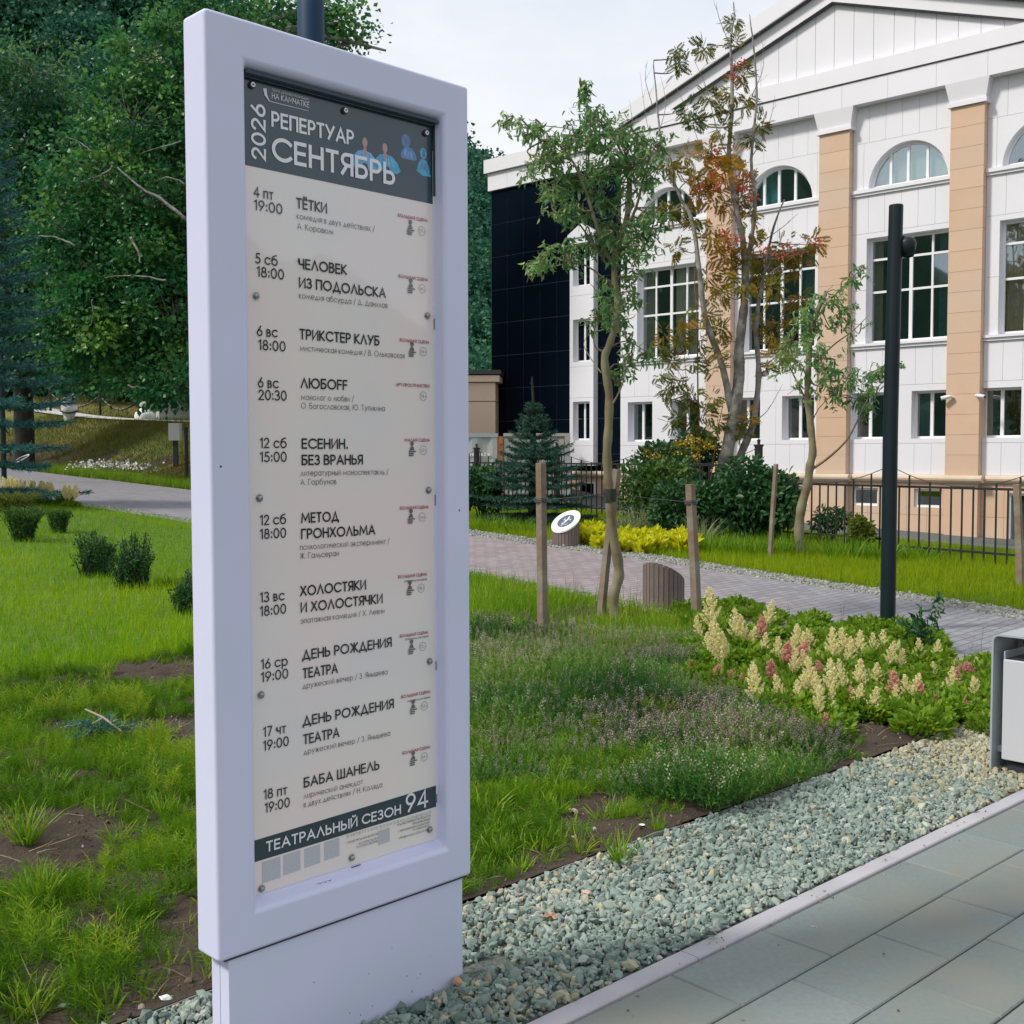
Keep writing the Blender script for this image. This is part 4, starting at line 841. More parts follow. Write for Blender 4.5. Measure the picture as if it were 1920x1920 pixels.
for i in range(len(FP_)-1):
    p, q = fence_at(FP_[i][0]), fence_at(FP_[i+1][0]); L_ = float(np.hypot(*(q-p))); ang = math.atan2(q[1]-p[1], q[0]-p[0])
    gz = float(terr(*((p+q)/2))); rail = 1.36-drop[i]
    lab = 'black iron '+FP_[i][1]; t = thing('fence_panel', lab, 'fence', (p[0], p[1], 0), ang, 'black iron fence panels along the far lawn')
    mb = MB(); mb.box(-.045, .045, -.045, .045, gz-.3, rail+.30); mb.box(-.055, .055, -.055, .055, rail+.30, rail+.33); mb.lathe([(.0, rail+.43), (.03, rail+.40), (.02, rail+.34), (.045, rail+.33)], 0, 0, 10); mb.build('post', m_iron, t)
    mb = MB(); mb.box(.047, L_-.047, -.016, .016, rail-.016, rail+.016); mb.build('rail', m_iron, t); mb = MB(); mb.box(.047, L_-.047, -.016, .016, gz+.16, gz+.19); mb.build('rail', m_iron, t)
    sag = lambda s: rail+.02+.27*(2*s/L_-1)**2
    npk = max(4, int(L_/.155)); 
    for k in range(1, npk):
        s = L_*k/npk; mb = MB(); tp = max(rail-.018, sag(s)-.005) if k % 2 == 0 else rail-.017
        mb.box(s-.009, s+.009, -.0095, .0095, gz-.05, tp); mb.build('picket', m_iron, t)
    mb = MB(); mb.tube([(L_*k/16, 0, sag(L_*k/16)) for k in range(17)], .006, 5); mb.build('sagging_wire', m_wire, t)

# ------------------------------------------------------------------ street furniture
m_post = mat('lamp_black', (.006, .014, .018), (.009, .019, .024), 3, .45, spec=.3)
m_slat = mat('slat_brown', (.155, .115, .105), (.20, .155, .14), 14, .7, .2, bscale=80, tint=True); m_slatg = mat('slat_grey', (.10, .10, .10), (.13, .13, .13), 14, .7, tint=True)
m_rim = mat('white_rim', (.80, .82, .80), rough=.4)
g0 = G(1664, 1185)
def lamp(x, y, z, label, h, head_dx, group=None):
    t = thing('lamp_post', label, 'lamp post', (x, y, z), 0, group)
    mb = MB(); mb.tube([(0, 0, -.1), (0, 0, h*.5), (.02, 0, h-.012), (.02, 0, h)], [.0635, .062, .058, .055], 20); bpy_ = mb.build('pole', m_post, t, False); bevel(bpy_, .004, 2, 50)
    mb = MB(); mb.tube([(.06, 0, h-.26), (.09, 0, h-.27), (head_dx*.7, 0, h-.30)], .016, 8); mb.build('bracket', m_post, t, True)
    mb = MB(); mb.lathe([(.0, h-.265), (.035, h-.268), (.062, h-.285), (.074, h-.315), (.070, h-.36), (.052, h-.43), (.048, h-.43), (.05, h-.40), (.0, h-.395)], head_dx, 0, 20); mb.build('spotlight', m_post, t, True)
    return t
lamp(*g0, 'slim black lamp post with one small spotlight, rising from the cream astilbes', 3.59, .118)
gl_ = G(8, 905); lamp(*gl_, 'black lamp post among the blue spruce branches at the left edge', 3.4, .118)
# tall mast behind the notice board
m_mast = mat('mast_blue_grey', (.012, .040, .085), (.016, .048, .10), 2, .55, spec=.2)
mp_ = P3(591, 800, 6.3); mx_, my_ = mp_[0], mp_[1]
t = thing('tall_mast', 'round blue grey mast rising behind the notice board', 'mast', (mx_, my_, float(terr(mx_, my_))))
mb = MB(); mb.tube([(0, 0, -.1), (0, 0, 3), (0, 0, 7.5)], [.078, .074, .066], 24); mb.build('pole', m_mast, t, True)
mb = MB(); mb.box(-.16, .16, -.16, .16, -.03, .012); mb.build('base_plate', m_mast, t)
mb = MB(); mb.tube([(0, 0, 7.4), (.5, -.4, 7.6), (.8, -.64, 7.62)], .035, 10); mb.box(.65, 1.15, -.9, -.55, 7.57, 7.65); mb.build('floodlight', m_mast, t)
def drum(name, label, cat, x, y, z, r, hc, slope, mtl, ring_=True, top='disc', nsl=26):
    """upright slats round a cylinder cut off at a slant; slope = fall of the top per metre in x and y"""
    t = thing(name, label, cat, (x, y, z)); rr = np.random.default_rng(int(x*100) % 97); mb = MB()
    for k in range(nsl):
        a0, a1 = (k+.07)*2*math.pi/nsl, (k+.93)*2*math.pi/nsl; V = []
        for ri in (r, r-.018):
            for a in (a0, a1):
                for zz in (-.03, None):
                    px, py = ri*math.cos(a), ri*math.sin(a); V.append((px, py, zz if zz is not None else hc+slope[0]*px+slope[1]*py))
        mb.add(V, [(0, 2, 3, 1), (4, 5, 7, 6), (1, 3, 7, 5), (0, 1, 5, 4), (2, 6, 7, 3)], rr.uniform(0, .6))
    mb.build('slats', mtl, t)
    n = 40; a = np.arange(n)*2*math.pi/n; zz = lambda px, py: hc+slope[0]*px+slope[1]*py
    mb = MB(); V = [(q*math.cos(k), q*math.sin(k), b) for q, b in ((r-.022, 0),) for k in a]+[((r-.022)*math.cos(k), (r-.022)*math.sin(k), zz((r-.022)*math.cos(k), (r-.022)*math.sin(k))-.01) for k in a]
    mb.add(V, [(i, (i+1) % n, n+(i+1) % n, n+i) for i in range(n)]); mb.build('drum', m_dark, t)
    if ring_:
        mb = MB(); ro, ri = r+.012, r*(.63 if top == 'disc' else .88); V = []
        for q, dz in ((ro, .004), (ro, .026), (ri, .026), (ri, .004)): V += [(q*math.cos(k), q*math.sin(k), zz(q*math.cos(k), q*math.sin(k))+dz) for k in a]
        mb.add(V, [(j*n+i, j*n+(i+1) % n, ((j+1) % 4)*n+(i+1) % n, ((j+1) % 4)*n+i) for j in range(4) for i in range(n)]); mb.build('rim', m_rim if top == 'disc' else m_conc, t)
    mb = MB(); V = [(ri_*math.cos(k), ri_*math.sin(k), zz(ri_*math.cos(k), ri_*math.sin(k))+(.022 if top == 'disc' else -.03)) for ri_ in (r*.64,) for k in a] if top == 'disc' else [((r-.02)*math.cos(k), (r-.02)*math.sin(k), zz((r-.02)*math.cos(k), (r-.02)*math.sin(k))-.03) for k in a]
    mb.add(V, np.zeros((0, 3), int)); mb.L.append(np.arange(n)); mb.S.append(np.array([n])); mb.M.append(np.array([0]))
    pl = mb.build('display_disc' if top == 'disc' else 'lid', m_disc if top == 'disc' else m_dark, t)
    if top == 'disc':
        mb = MB(); lift = .0245
        for cx, cy, w_, h_, an in ((.02, .015, .10, .035, .5), (-.03, -.02, .08, .022, .2), (.045, .05, .05, .03, .9), (-.05, -.055, .07, .012, .1), (.0, -.075, .05, .008, .1), (-.015, .045, .04, .018, .6), (.06, -.01, .03, .02, 0)):
            c, s_ = math.cos(an), math.sin(an); poly = [(cx+c*u_*w_/2-s_*v_*h_/2, cy+s_*u_*w_/2+c*v_*h_/2) for u_, v_ in ((-1, -.4), (-.5, -1), (.3, -.7), (1, -.3), (.7, .8), (.1, .5), (-.6, 1))]
            b0 = mb.n; mb.add([(p_, q_, zz(p_, q_)+lift) for p_, q_ in poly], np.zeros((0, 3), int)); mb.L.append(b0+np.arange(7)); mb.S.append(np.array([7])); mb.M.append(np.array([0]))
        mb.build('map_print', m_rim, pl)
    return t
m_disc = mat('navy_print', (.07, .08, .13), (.10, .11, .17), 14, .35)
d1 = G(1061, 1024); drum('information_drum', 'brown slatted drum with white slanted ring and dark round map', 'information stand', d1[0], d1[1], d1[2], .195, .335, (.40, .55), m_slat)
d2 = G(1244, 1140); drum('information_drum', 'brown slatted drum seen from behind beside the willow stake', 'information stand', d2[0], d2[1], d2[2], .197, .325, (-.40, -.48), m_slat, False, 'lid')
d3 = G(41, 882); drum('litter_drum', 'grey drum with pale slanted rim at the far end of the path', 'litter bin', d3[0], d3[1], d3[2], .21, .34, (.40, .42), m_slatg, True, 'lid')
# litter bin at the right
m_bin = mat('bin_grey_steel', (.36, .40, .43), (.33, .37, .40), 3, .45); m_binw = mat('bin_pale_panel', (.55, .55, .58), (.51, .515, .55), 2, .45)
bx, by = tu2xy(2.25, 5.58); t = thing('litter_bin', 'pale grey litter bin under a bent steel hood at the right edge', 'litter bin', (bx, by, 0), AX)
mb = MB(); hw, rd, top, th = .165, .035, .682, .009; out_ = [(hw, -.03)]+[(hw-rd+rd*math.cos(a), top-rd+rd*math.sin(a)) for a in np.linspace(0, math.pi/2, 7)]; out_ += [(-x_, z_) for x_, z_ in out_[::-1]]
inn = [(hw-th, -.03)]+[(hw-rd+(rd-th)*math.cos(a), top-rd+(rd-th)*math.sin(a)) for a in np.linspace(0, math.pi/2, 7)]; inn += [(-x_, z_) for x_, z_ in inn[::-1]]
n = len(out_); V = [(u_, t_, z_) for u_ in (-.17, .17) for pr in (out_, inn) for t_, z_ in pr]
F = []
for i in range(n-1): F += [(i, i+1, 2*n+i+1, 2*n+i), (n+i+1, n+i, 3*n+i, 3*n+i+1), (i+1, i, n+i, n+i+1), (2*n+i, 2*n+i+1, 3*n+i+1, 3*n+i)]
mb.add(V, F); mb.build('hood', m_bin, t, False)
mb = MB(); mb.box(-.150, .150, -.118, .118, .075, .562); bo = mb.build('body', m_binw, t); bevel(bo, .006, 2)
mb = MB(); mb.box(-.142, .142, -.110, .110, .55, .5635); mb.build('opening', m_gap, bo)
mb = MB(); mb.box(-.147, .147, -.115, -.108, .563, .585); mb.box(-.147, .147, .108, .115, .563, .60); mb.build('liner_rim', m_bin, bo)
mb = MB()
for s_ in (-1, 1): mb.box(-.11, .11, *sorted((s_*.119, s_*.155)), .10, .13); mb.box(.10, .13, *sorted((s_*.119, s_*.155)), .45, .67)
mb.build('mounting_bracket', m_bin, t); mb = MB(); mb.tube([(.10, .1195, .615), (.098, .1195, .615)], .009, 8); mb.box(-.12, .12, -.10, .10, -.02, .06); mb.build('foot', m_gap, t)
# stakes, wire
m_wood = mat('weathered_wood', (.19, .155, .12), (.28, .24, .19), 7, .85, .5, bscale=26, c3=(.20, .125, .085), scale3=3)
def stake(px0, py0, px1, py1, wdt, label, Yoff=0, group='timber stakes for young trees'):
    g_ = G(px0, py0); tp = P3(px1, py1, g_[1]+Yoff); t_ = tp-g_; L_ = np.linalg.norm(t_)
    mb = MB(); mb.tube([(0, 0, -.15), t_*.33, t_*.66, t_], [wdt*.72, wdt*.71, wdt*.70, wdt*.69], 4); o = mb.build('tree_stake', m_wood); o.location = g_; bevel(o, .004, 2, 40); return tag(o, label, 'stake', group), g_, tp
s1, ga, ta = stake(1018, 1200, 1014, 868, .062, 'weathered timber stake nearest the notice board, before the spruce')
s2, gb, tb = stake(1124, 1160, 1157, 880, .058, 'leaning timber stake crossing the willow trunk')
s3, gc_, tcx = stake(1308, 1172, 1294, 908, .066, 'weathered timber stake between the drum and the cream astilbes')
stake(1443, 1046, 1455, 870, .05, 'thin grey stake in front of the dark shrubs'); stake(1914, 1105, 1907, 908, .07, 'grey timber stake standing in the far lawn at the right edge')
wpts = [P3(1015, 938, ga[1]-.04)+np.array([0, 0, 0]), P3(1080, 932, (ga[1]+gb[1])/2), P3(1146, 924, gb[1]-.06), P3(1220, 935, (gb[1]+gc_[1])/2), P3(1297, 942, gc_[1]-.04)]
mb = MB(); mb.tube(wpts, .0035, 5)
for c_, r_ in ((wpts[0], .052), (wpts[2], .066), (wpts[4], .054)):
    for dz in (-.012, 0, .014): mb.tube([(c_[0]+r_*math.cos(a), c_[1]+.05+r_*math.sin(a), c_[2]+dz+.004*math.sin(3*a)) for a in np.linspace(0, 2*math.pi, 13)], .004, 4)
tag(mb.build('tie_wire', m_wire), 'thin wire tying the willow to its stakes', 'wire')
# things beyond the path on the left
m_chain = mat('dark_chain', (.02, .022, .025), rough=.5)
cp = []
for px, py in ((60, 762), (96, 765), (188, 772), (205, 783)):
    pass
def upper(px, py, Y): p = P3(px, py, Y); return np.array([p[0], Y, float(terr(p[0], Y))])
chp = [upper(40, 780, 47), upper(95, 780, 46), upper(188, 780, 45), upper(262, 785, 44)]
for i, p in enumerate(chp):
    mb = MB(); mb.tube([(0, 0, -.1), (0, 0, .85)], .055, 8); mb.lathe([(.07, .82), (.07, .88), (.0, .93)], 0, 0, 8); o = mb.build('chain_post', m_chain); o.location = p
    tag(o, ['low dark chain post behind the blue spruce at the left edge', 'low dark chain post left of the white dome', 'low dark chain post between the two white markers', 'low dark chain post beside the smaller white marker'][i], 'post', 'chain posts along the upper path')
for i in range(3):
    a, b = chp[i], chp[i+1]; mb = MB(); pts = [a+(b-a)*s+np.array([0, 0, .78-.5*4*s*(1-s)]) for s in np.linspace(0, 1, 25)]
    r4 = np.random.default_rng(i); mb.tube(pts, [.028 if k % 2 else .045 for k in range(25)], 5)
    tag(mb.build('hanging_chain', m_chain), ['sagging dark chain beside the big tree trunk', 'sagging dark chain behind the white dome', 'sagging dark chain right of the white dome'][i], 'chain', 'chains along the upper path')
m_white = mat('whitewash', (.78, .78, .77), (.66, .66, .65), 4, .8, .2, bscale=30)
p = upper(130, 785, 42.5); t = thing('white_marker', 'white dome marker with dark metal cap and chain on the upper path', 'marker', p)
mb = MB(); mb.lathe([(.20, -.1), (.20, .18), (.24, .24), (.29, .36), (.29, .52), (.22, .66), (.10, .72), (.0, .73)], 0, 0, 24); mb.build('dome', m_white, t, True)
mb = MB(); mb.lathe([(.30, .60), (.27, .68), (.16, .78), (.0, .80)], 0, 0, 20); mb.tube([(.1, -.1, .74), (.28, -.2, .80), (.36, -.24, .76)], [.05, .06, .05], 8); mb.tube([(-.3, -.1, .66), (-.1, -.1, .80), (.1, -.1, .80)], .05, 8); mb.build('metal_cap', mat('slate_metal', (.10, .11, .14), rough=.4), t, True)
mb = MB(); mb.tube([(.31*math.cos(a), .31*math.sin(a), .30+.05*math.sin(a*2+1)) for a in np.linspace(0, 2*math.pi, 25)], .03, 6); mb.build('chain', m_chain, t)
p = upper(272, 795, 42.0); t = thing('white_marker', 'smaller white stepped marker with round knob under the trees', 'marker', p)
mb = MB(); mb.lathe([(.36, -.1), (.37, .16), (.33, .28), (.22, .30), (.18, .42), (.06, .46), (.0, .46)], 0, 0, 20); mb.build('base', m_white, t, True)
mb = MB(); mb.lathe([(.0, .44), (.11, .50), (.13, .60), (.08, .70), (.0, .72)], -.07, 0, 14); mb.build('knob', m_white, t, True)
g_ = G(330, 876); t = thing('meter_box', 'small pale utility box on a dark post beside the notice board edge', 'box', g_)
mb = MB(); mb.box(-.06, .06, -.06, .06, -.1, .75); mb.build('post', m_chain, t); mb = MB(); mb.box(-.16, .0, -.12, .12, .74, 1.22, .2); mb.box(.003, .15, -.12, .12, .74, 1.22); mb.build('cabinet', mat('pale_grey_box', (.42, .44, .45), rough=.5), t)
t = thing('retaining_wall', 'pale concrete wall stepping down behind the notice board on the left', 'wall', upper(352, 800, 44), R_(40))
mb = MB(); mb.box(-1.2, 4, -.15, .15, -1, 1.75); mb.box(-1.2, -.2, -.155, .155, 1.75, 2.1); mb.build('wall', m_conc, t)
g_ = G(352, 905); mb = MB(); mb.tube([(0, 0, -.1), (0, 0, 1.4)], .05, 8); mb.lathe([(.06, 1.38), (.06, 1.44), (.0, 1.47)], 0, 0, 8); o = mb.build('bollard_post', m_chain); o.location = g_+np.array([-.02, 0, 0]); tag(o, 'dark thin post touching the left edge of the notice board', 'post')

# ------------------------------------------------------------------ grass, weeds and ground cover
L_lawn = leafmat('lawn_blade', (.11, .28, .003), (.22, .42, .004), (.38, .49, .008), .45)
L_lawn2 = leafmat('bright_lawn_blade', (.155, .265, .004), (.26, .375, .004), (.36, .43, .006), .45)
L_weed = leafmat('weed_leaf', (.055, .15, .006), (.145, .31, .012), (.36, .46, .03), .42)
L_bank = leafmat('bank_blade', (.06, .085, .008), (.11, .125, .014), (.25, .20, .03), .35)
L_thyme = leafmat('thyme_leaf', (.032, .115, .022), (.085, .225, .036), (.22, .35, .065), .38)
L_thfl = leafmat('thyme_flower', (.28, .16, .20), (.36, .26, .25), (.52, .45, .34), .3)
L_dryg = leafmat('dry_stalk', (.16, .12, .06), (.26, .22, .12), (.40, .35, .20), .3)
def blades(mb, x, y, z, h, w_, lean, tint, tpl=BLADE, rg=None, mi=0):
    rg = rg or rng; n = len(x); a = rg.uniform(0, 2*math.pi, n); l = np.abs(rg.normal(0, 1, n))*lean
    d = np.stack([np.cos(a)*l, np.sin(a)*l, np.ones(n)], 1); M = rots(rg, d)
    # bend outwards: local z towards the lean direction
    M = M*np.stack([np.broadcast_to(w_, (n,)), np.broadcast_to(h, (n,)), np.broadcast_to(h, (n,))], 1)[:, None, :]
    mb.scatter(tpl[0], tpl[1], M, np.stack([x, y, z], 1), tint, mi)
def lawn(name, label, n, t0, t1, ulo, uhi, h, w_, mt, near=1.0, patch=.5, kinds='grass', seed=11, lean=.45, dens=None, dz=.0):
    rg = np.random.default_rng(seed); t = t0+(t1-t0)*rg.random(n)**near; lo, hi = ulo(t), uhi(t); u = lo+(hi-lo)*rg.random(n); x, y = tu2xy(t, u)
    inview = np.abs(x/np.maximum(y, .1)) < .95; t, x, y = t[inview], x[inview], y[inview]
    pa = vnoise(x, y, patch, seed)*.6+vnoise(x, y, patch*4, seed+1)*.4
    keep = rg.random(len(x)) < (.55+.9*pa if dens is None else dens(x, y, t)); x, y, pa, t = x[keep], y[keep], pa[keep], t[keep]
    mb = MB(); hh = h*rg.lognormal(0, .3, len(x))*(.7+.6*pa)
    blades(mb, x, y, terr(x, y)+dz, hh, w_, lean, np.clip(rg.normal(.5, .2, len(x))+(pa-.5)*.9, 0, 1), BLADE, rg)
    return tag(mb.build(name, mt), label, 'grass', kind='stuff')
lawn('near_lawn_grass', 'lime green mown grass of the lawn left of the notice board', 230000, 7.5, 24, lambda t: np.full_like(t, -8.5), lambda t: path_lo(t)-.28, .085, .008, L_lawn, 1.6, .6)
lawn('far_lawn_grass', 'lime green grass between the path and the iron fence', 130000, 3.0, 17, lambda t: lawn_lo(t)+.02, lambda t: np.full_like(t, 16.6), .10, .0085, L_lawn2, 1.15, .45, seed=23, lean=.35)
lawn('bank_grass', 'thin dry grass on the bank beyond the path', 60000, 20, 45, lambda t: lawn_lo(t)+.02, lambda t: np.full_like(t, 17.3), .11, .016, L_bank, 1.2, .35, seed=31)
lawn('upper_grass', 'yellow grass on the mound behind the upper path', 24000, 30, 72, lambda t: np.full_like(t, 18.4), lambda t: np.full_like(t, 32.), .14, .03, L_bank, 1.0, .3, seed=37)
lawn('verge_grass', 'bright green grass fringe along the far side of the path', 26000, 18, 36, lambda t: lawn_lo(t)+.02, lambda t: lawn_lo(t)+1.0, .16, .014, L_weed, 1.1, .8, seed=41)
# grass tongue right of the board beside the path
def dens_r(x, y, t): return np.clip(1.3*vnoise(x, y, 1.3, 77)+.2, .1, 1)
lawn('weedy_grass', 'weedy green grass between the willow stakes and the path', 44000, 5.6, 11, lambda t: np.full_like(t, 5.2), lambda t: path_lo(t)-.22, .10, .009, L_weed, 1.0, .9, seed=51, lean=.6, dens=dens_r)
# broad leaved low weeds and feathery chamomile-like tufts of the soil bed
FEATH_V = []; FEATH_F = []
r_f = np.random.default_rng(2)
for k in range(9):
    y0 = .12+.1*k; a = r_f.uniform(-1, 1); sd = 1 if k % 2 else -1; ln = .36*(1-.05*k)
    b0 = len(FEATH_V); dx, dy, dz = sd*ln, ln*.75, a*.16
    FEATH_V += [(0, y0-.02, 0), (0, y0+.03, 0), (dx, y0+dy, dz)]; FEATH_F.append((b0, b0+1, b0+2))
b0 = len(FEATH_V); FEATH_V += [(-.03, 0, 0), (.03, 0, 0), (0, 1.15, .05)]; FEATH_F.append((b0, b0+1, b0+2))
FEATH = (np.array(FEATH_V), np.array(FEATH_F))
def tufts(mb, cx, cy, rad, nper, hgt, wdt, tint, tpl, spread=.8, rg=None, mi=0):
    """clumps: blades leaning outwards from each centre"""
    rg = rg or rng; n = len(cx); N = n*nper; ci = np.repeat(np.arange(n), nper); a = rg.uniform(0, 2*math.pi, N); q = np.sqrt(rg.random(N))
    r = np.repeat(np.broadcast_to(rad, (n,)), nper)*q; x = cx[ci]+r*np.cos(a); y = cy[ci]+r*np.sin(a)
    h = np.repeat(np.broadcast_to(hgt, (n,)), nper)*rg.uniform(.45, 1.15, N); l = spread*q*rg.uniform(.3, 1.3, N)
    d = np.stack([np.cos(a)*l, np.sin(a)*l, np.ones(N)], 1)+rg.normal(0, .22, (N, 3)); M = rots(rg, d)
    M = M*np.stack([np.broadcast_to(wdt, (N,))*np.ones(N), h, h], 1)[:, None, :]
    if wdt is None: pass
    mb.scatter(tpl[0], tpl[1], M, np.stack([x, y, bedz(x, y)-.004], 1), np.clip(np.repeat(np.broadcast_to(tint, (n,)), nper)+rg.normal(0, .13, N), 0, 1), mi)
def bed_points(n, t0, t1, u0, u1, thr, sc, seed, rg):
    t = rg.uniform(t0, t1, n); u = rg.uniform(u0, u1, n); x, y = tu2xy(t, u); k = vnoise(x, y, sc, seed)*.7+vnoise(x, y, sc*3, seed+1)*.3
    vis = (np.abs(x/np.maximum(y, .3)) < 1.1) & (k > thr); return x[vis], y[vis], k[vis], t[vis]
rg = np.random.default_rng(61); mb = MB()
x, y, k, t = bed_points(8600, 2.98, 7.5, -3.4, 5.3, .445, 1.6, 5, rg); keep = (rg.random(len(x)) < np.clip((t-2.98)/.22, .12, 1))
x, y, k = x[keep], y[keep], k[keep]
hf = rg.uniform(.03, .10, len(x))*(.6+.8*vnoise(x, y, 3.1, 19)); N = len(x)
tufts(mb, x, y, .055, 15, hf, .085, np.clip(.45+(vnoise(x, y, 1.4, 8)-.5)*1.1+rg.normal(0, .12, len(x)), 0, 1), FEATH, .8, rg)
x4, y4, k4, t4_ = bed_points(680, 3.05, 7.3, -3.4, 5.3, .46, 1.6, 5, rg); tufts(mb, x4, y4, .05, 26, rg.uniform(.08, .15, len(x4)), .09, np.clip(rg.normal(.68, .15, len(x4)), 0, 1), FEATH, .75, rg)
x2, y2, k2, t2_ = bed_points(2500, 2.98, 7.5, -3.4, 5.3, .36, 1.6, 5, rg); tufts(mb, x2, y2, .04, 9, .07, .006, .62, BEND, 1.0, rg)
# the margin in front of the thyme, right of the board
x, y, k, t = bed_points(1700, 2.99, 3.8, 2.1, 5.8, .42, 2.6, 15, rg); keep = rg.random(len(x)) < np.clip((t-2.95)/.4, .1, 1)*np.clip((5.2-xy2tu(x, y)[1])/1.6, .15, 1); x, y = x[keep], y[keep]
tufts(mb, x, y, .045, 15, rg.uniform(.03, .08, len(x)), .085, np.clip(.45+(vnoise(x, y, 2.1, 18)-.5)*.8, 0, 1), FEATH, .8, rg); 
x3, y3, k3, t3_ = bed_points(420, 3.0, 4.0, 2.0, 4.6, .42, 2.6, 15, rg); tufts(mb, x3, y3, .03, 14, .075, .0065, .66, BEND, .9, rg)
tag(mb.build('feathery_weeds', L_weed), 'low feathery green weeds covering the brown soil beds', 'weeds', kind='stuff')
# small clods, twigs and pale grit on the soil
mb = MB(); t = rng.uniform(2.93, 7.3, 9500); u = rng.uniform(-1.6, 6.0, 9500); keep = rng.random(9500) < np.clip(1.2-.22*(t-2.93), .15, 1); t, u = t[keep], u[keep]; x, y = tu2xy(t, u)
stones(mb, x, y, bedz(x, y)+.001, rng.lognormal(math.log(.0055), .5, len(x)), np.clip(rng.normal(.33, .28, len(x)), 0, 1), 0, .7)
m_clod = leafmat('soil_grit', (.06, .04, .027), (.12, .085, .06), (.38, .34, .28), trans=0, rough=.95)
tag(mb.build('soil_grit', m_clod), 'clods and pale grit lying on the soil bed', 'grit', kind='stuff')
# dead stalks
mb = MB(); x, y, k, t = bed_points(2400, 2.95, 7.3, -2.5, 5.8, .2, 1.5, 91, rg); n = len(x); a = rg.uniform(0, 6.28, n)
M = rots(rg, np.stack([np.cos(a), np.sin(a), rg.uniform(.05, .5, n)], 1)); M = M*np.stack([np.full(n, .0035), rg.uniform(.05, .16, n), rg.uniform(.05, .12, n)], 1)[:, None, :]
mb.scatter(BEND[0], BEND[1], M, np.stack([x, y, bedz(x, y)+.006], 1), rg.random(n)); tag(mb.build('dead_stalks', L_dryg), 'dry straw coloured stalks lying on the soil', 'stalks', kind='stuff')
# thyme and heath-like cover
TP = np.array([(885, 1185), (1010, 1200), (1180, 1195), (1330, 1215), (1300, 1270), (1420, 1330), (1560, 1390), (1600, 1425), (1480, 1490), (1340, 1540), (1180, 1510), (1060, 1490), (885, 1480)])
TW = np.array([G(*p)[:2] for p in TP]); rg = np.random.default_rng(71); x = rg.uniform(TW[:, 0].min()-.2, TW[:, 0].max(), 26000); y = rg.uniform(TW[:, 1].min(), TW[:, 1].max(), 26000)
keep = inpoly(x, y, TW); x, y = x[keep], y[keep]; dist = np.hypot(x, y); keep = rg.random(len(x)) < np.clip((5.2/dist)**1.3, .25, 1); x, y = x[keep], y[keep]
SPR_V = []; SPR_F = []
for k in range(14):
    a = k*2.4; y0 = .10+.064*k; ln = .15*(1-.03*k); b0 = len(SPR_V); SPR_V += [(0, y0-.02, 0), (.02*math.cos(a+1.5), y0+.05, .02*math.sin(a+1.5)), (ln*math.cos(a), y0+.11, ln*math.sin(a))]; SPR_F.append((b0, b0+1, b0+2))
b0 = len(SPR_V); SPR_V += [(-.012, 0, 0), (.012, 0, 0), (0, 1, 0)]; SPR_F.append((b0, b0+1, b0+2)); SPR = (np.array(SPR_V), np.array(SPR_F))
FL_V = []; FL_F = []
for k in range(16):
    a = k*2.4; y0 = .62+.028*k; ln = .075; b0 = len(FL_V); FL_V += [(.02*math.cos(a), y0, .02*math.sin(a)), (ln*math.cos(a-.35), y0+.03, ln*math.sin(a-.35)), (ln*math.cos(a+.35), y0+.045, ln*math.sin(a+.35))]; FL_F.append((b0, b0+1, b0+2))
FLW = (np.array(FL_V), np.array(FL_F))
mound = vnoise(x, y, 2.4, 33); n = len(x); h = (.07+.10*mound)*rg.uniform(.7, 1.25, n); d = np.stack([rg.normal(0, .42, n), rg.normal(0, .42, n), np.ones(n)], 1); M = scl(rots(rg, d), h)
mb = MB(); pos = np.stack([x, y, bedz(x, y)-.005+.03*mound], 1); mb.scatter(SPR[0], SPR[1], M, pos, np.clip(rg.normal(.42, .18, n)+(vnoise(x, y, 1.7, 44)-.5)*1.3, 0, 1))
tag(mb.build('thyme', L_thyme), 'grey green thyme mounds covering the bed right of the notice board', 'ground cover', kind='stuff')
fl = rg.random(n) < np.where(vnoise(x, y, 1.9, 55) > .54, .60, .12); mb = MB(); mb.scatter(FLW[0], FLW[1], M[fl]*1.06, pos[fl], np.clip(rg.normal(.55, .25, fl.sum())+(vnoise(x[fl], y[fl], 1.2, 66)-.5)*.8, 0, 1))
tag(mb.build('thyme_flowers', L_thfl), 'faded pink and straw flower heads over the thyme', 'flowers', kind='stuff')
# single grass clumps one can point to
def clump(px, py, label, nb, h, mt=L_weed, w_=.006, spread=.8, rad=.03, tint=.6, group='grass clumps in the soil beds', name='grass_clump'):
    g_ = G(px, py); rr = np.random.default_rng(int(px*7+py)); mb = MB(); a = rr.uniform(0, 6.283, nb); q = np.sqrt(rr.random(nb))
    d = np.stack([np.cos(a)*q*spread, np.sin(a)*q*spread, np.ones(nb)], 1)+rr.normal(0, .12, (nb, 3)); M = rots(rr, d, np.where(True, -a*0+rr.uniform(0, 6.28, nb), 0)); hh = h*rr.uniform(.5, 1.2, nb)
    M = M*np.stack([np.full(nb, w_), hh, hh], 1)[:, None, :]; mb.scatter(BEND[0], BEND[1], M, np.stack([rad*q*np.cos(a), rad*q*np.sin(a), np.full(nb, -.005)], 1), np.clip(rr.normal(tint, .2, nb), 0, 1))
    o = mb.build(name, mt); o.location = (g_[0], g_[1], float(bedz(g_[0], g_[1]))); return tag(o, label, 'grass', group)
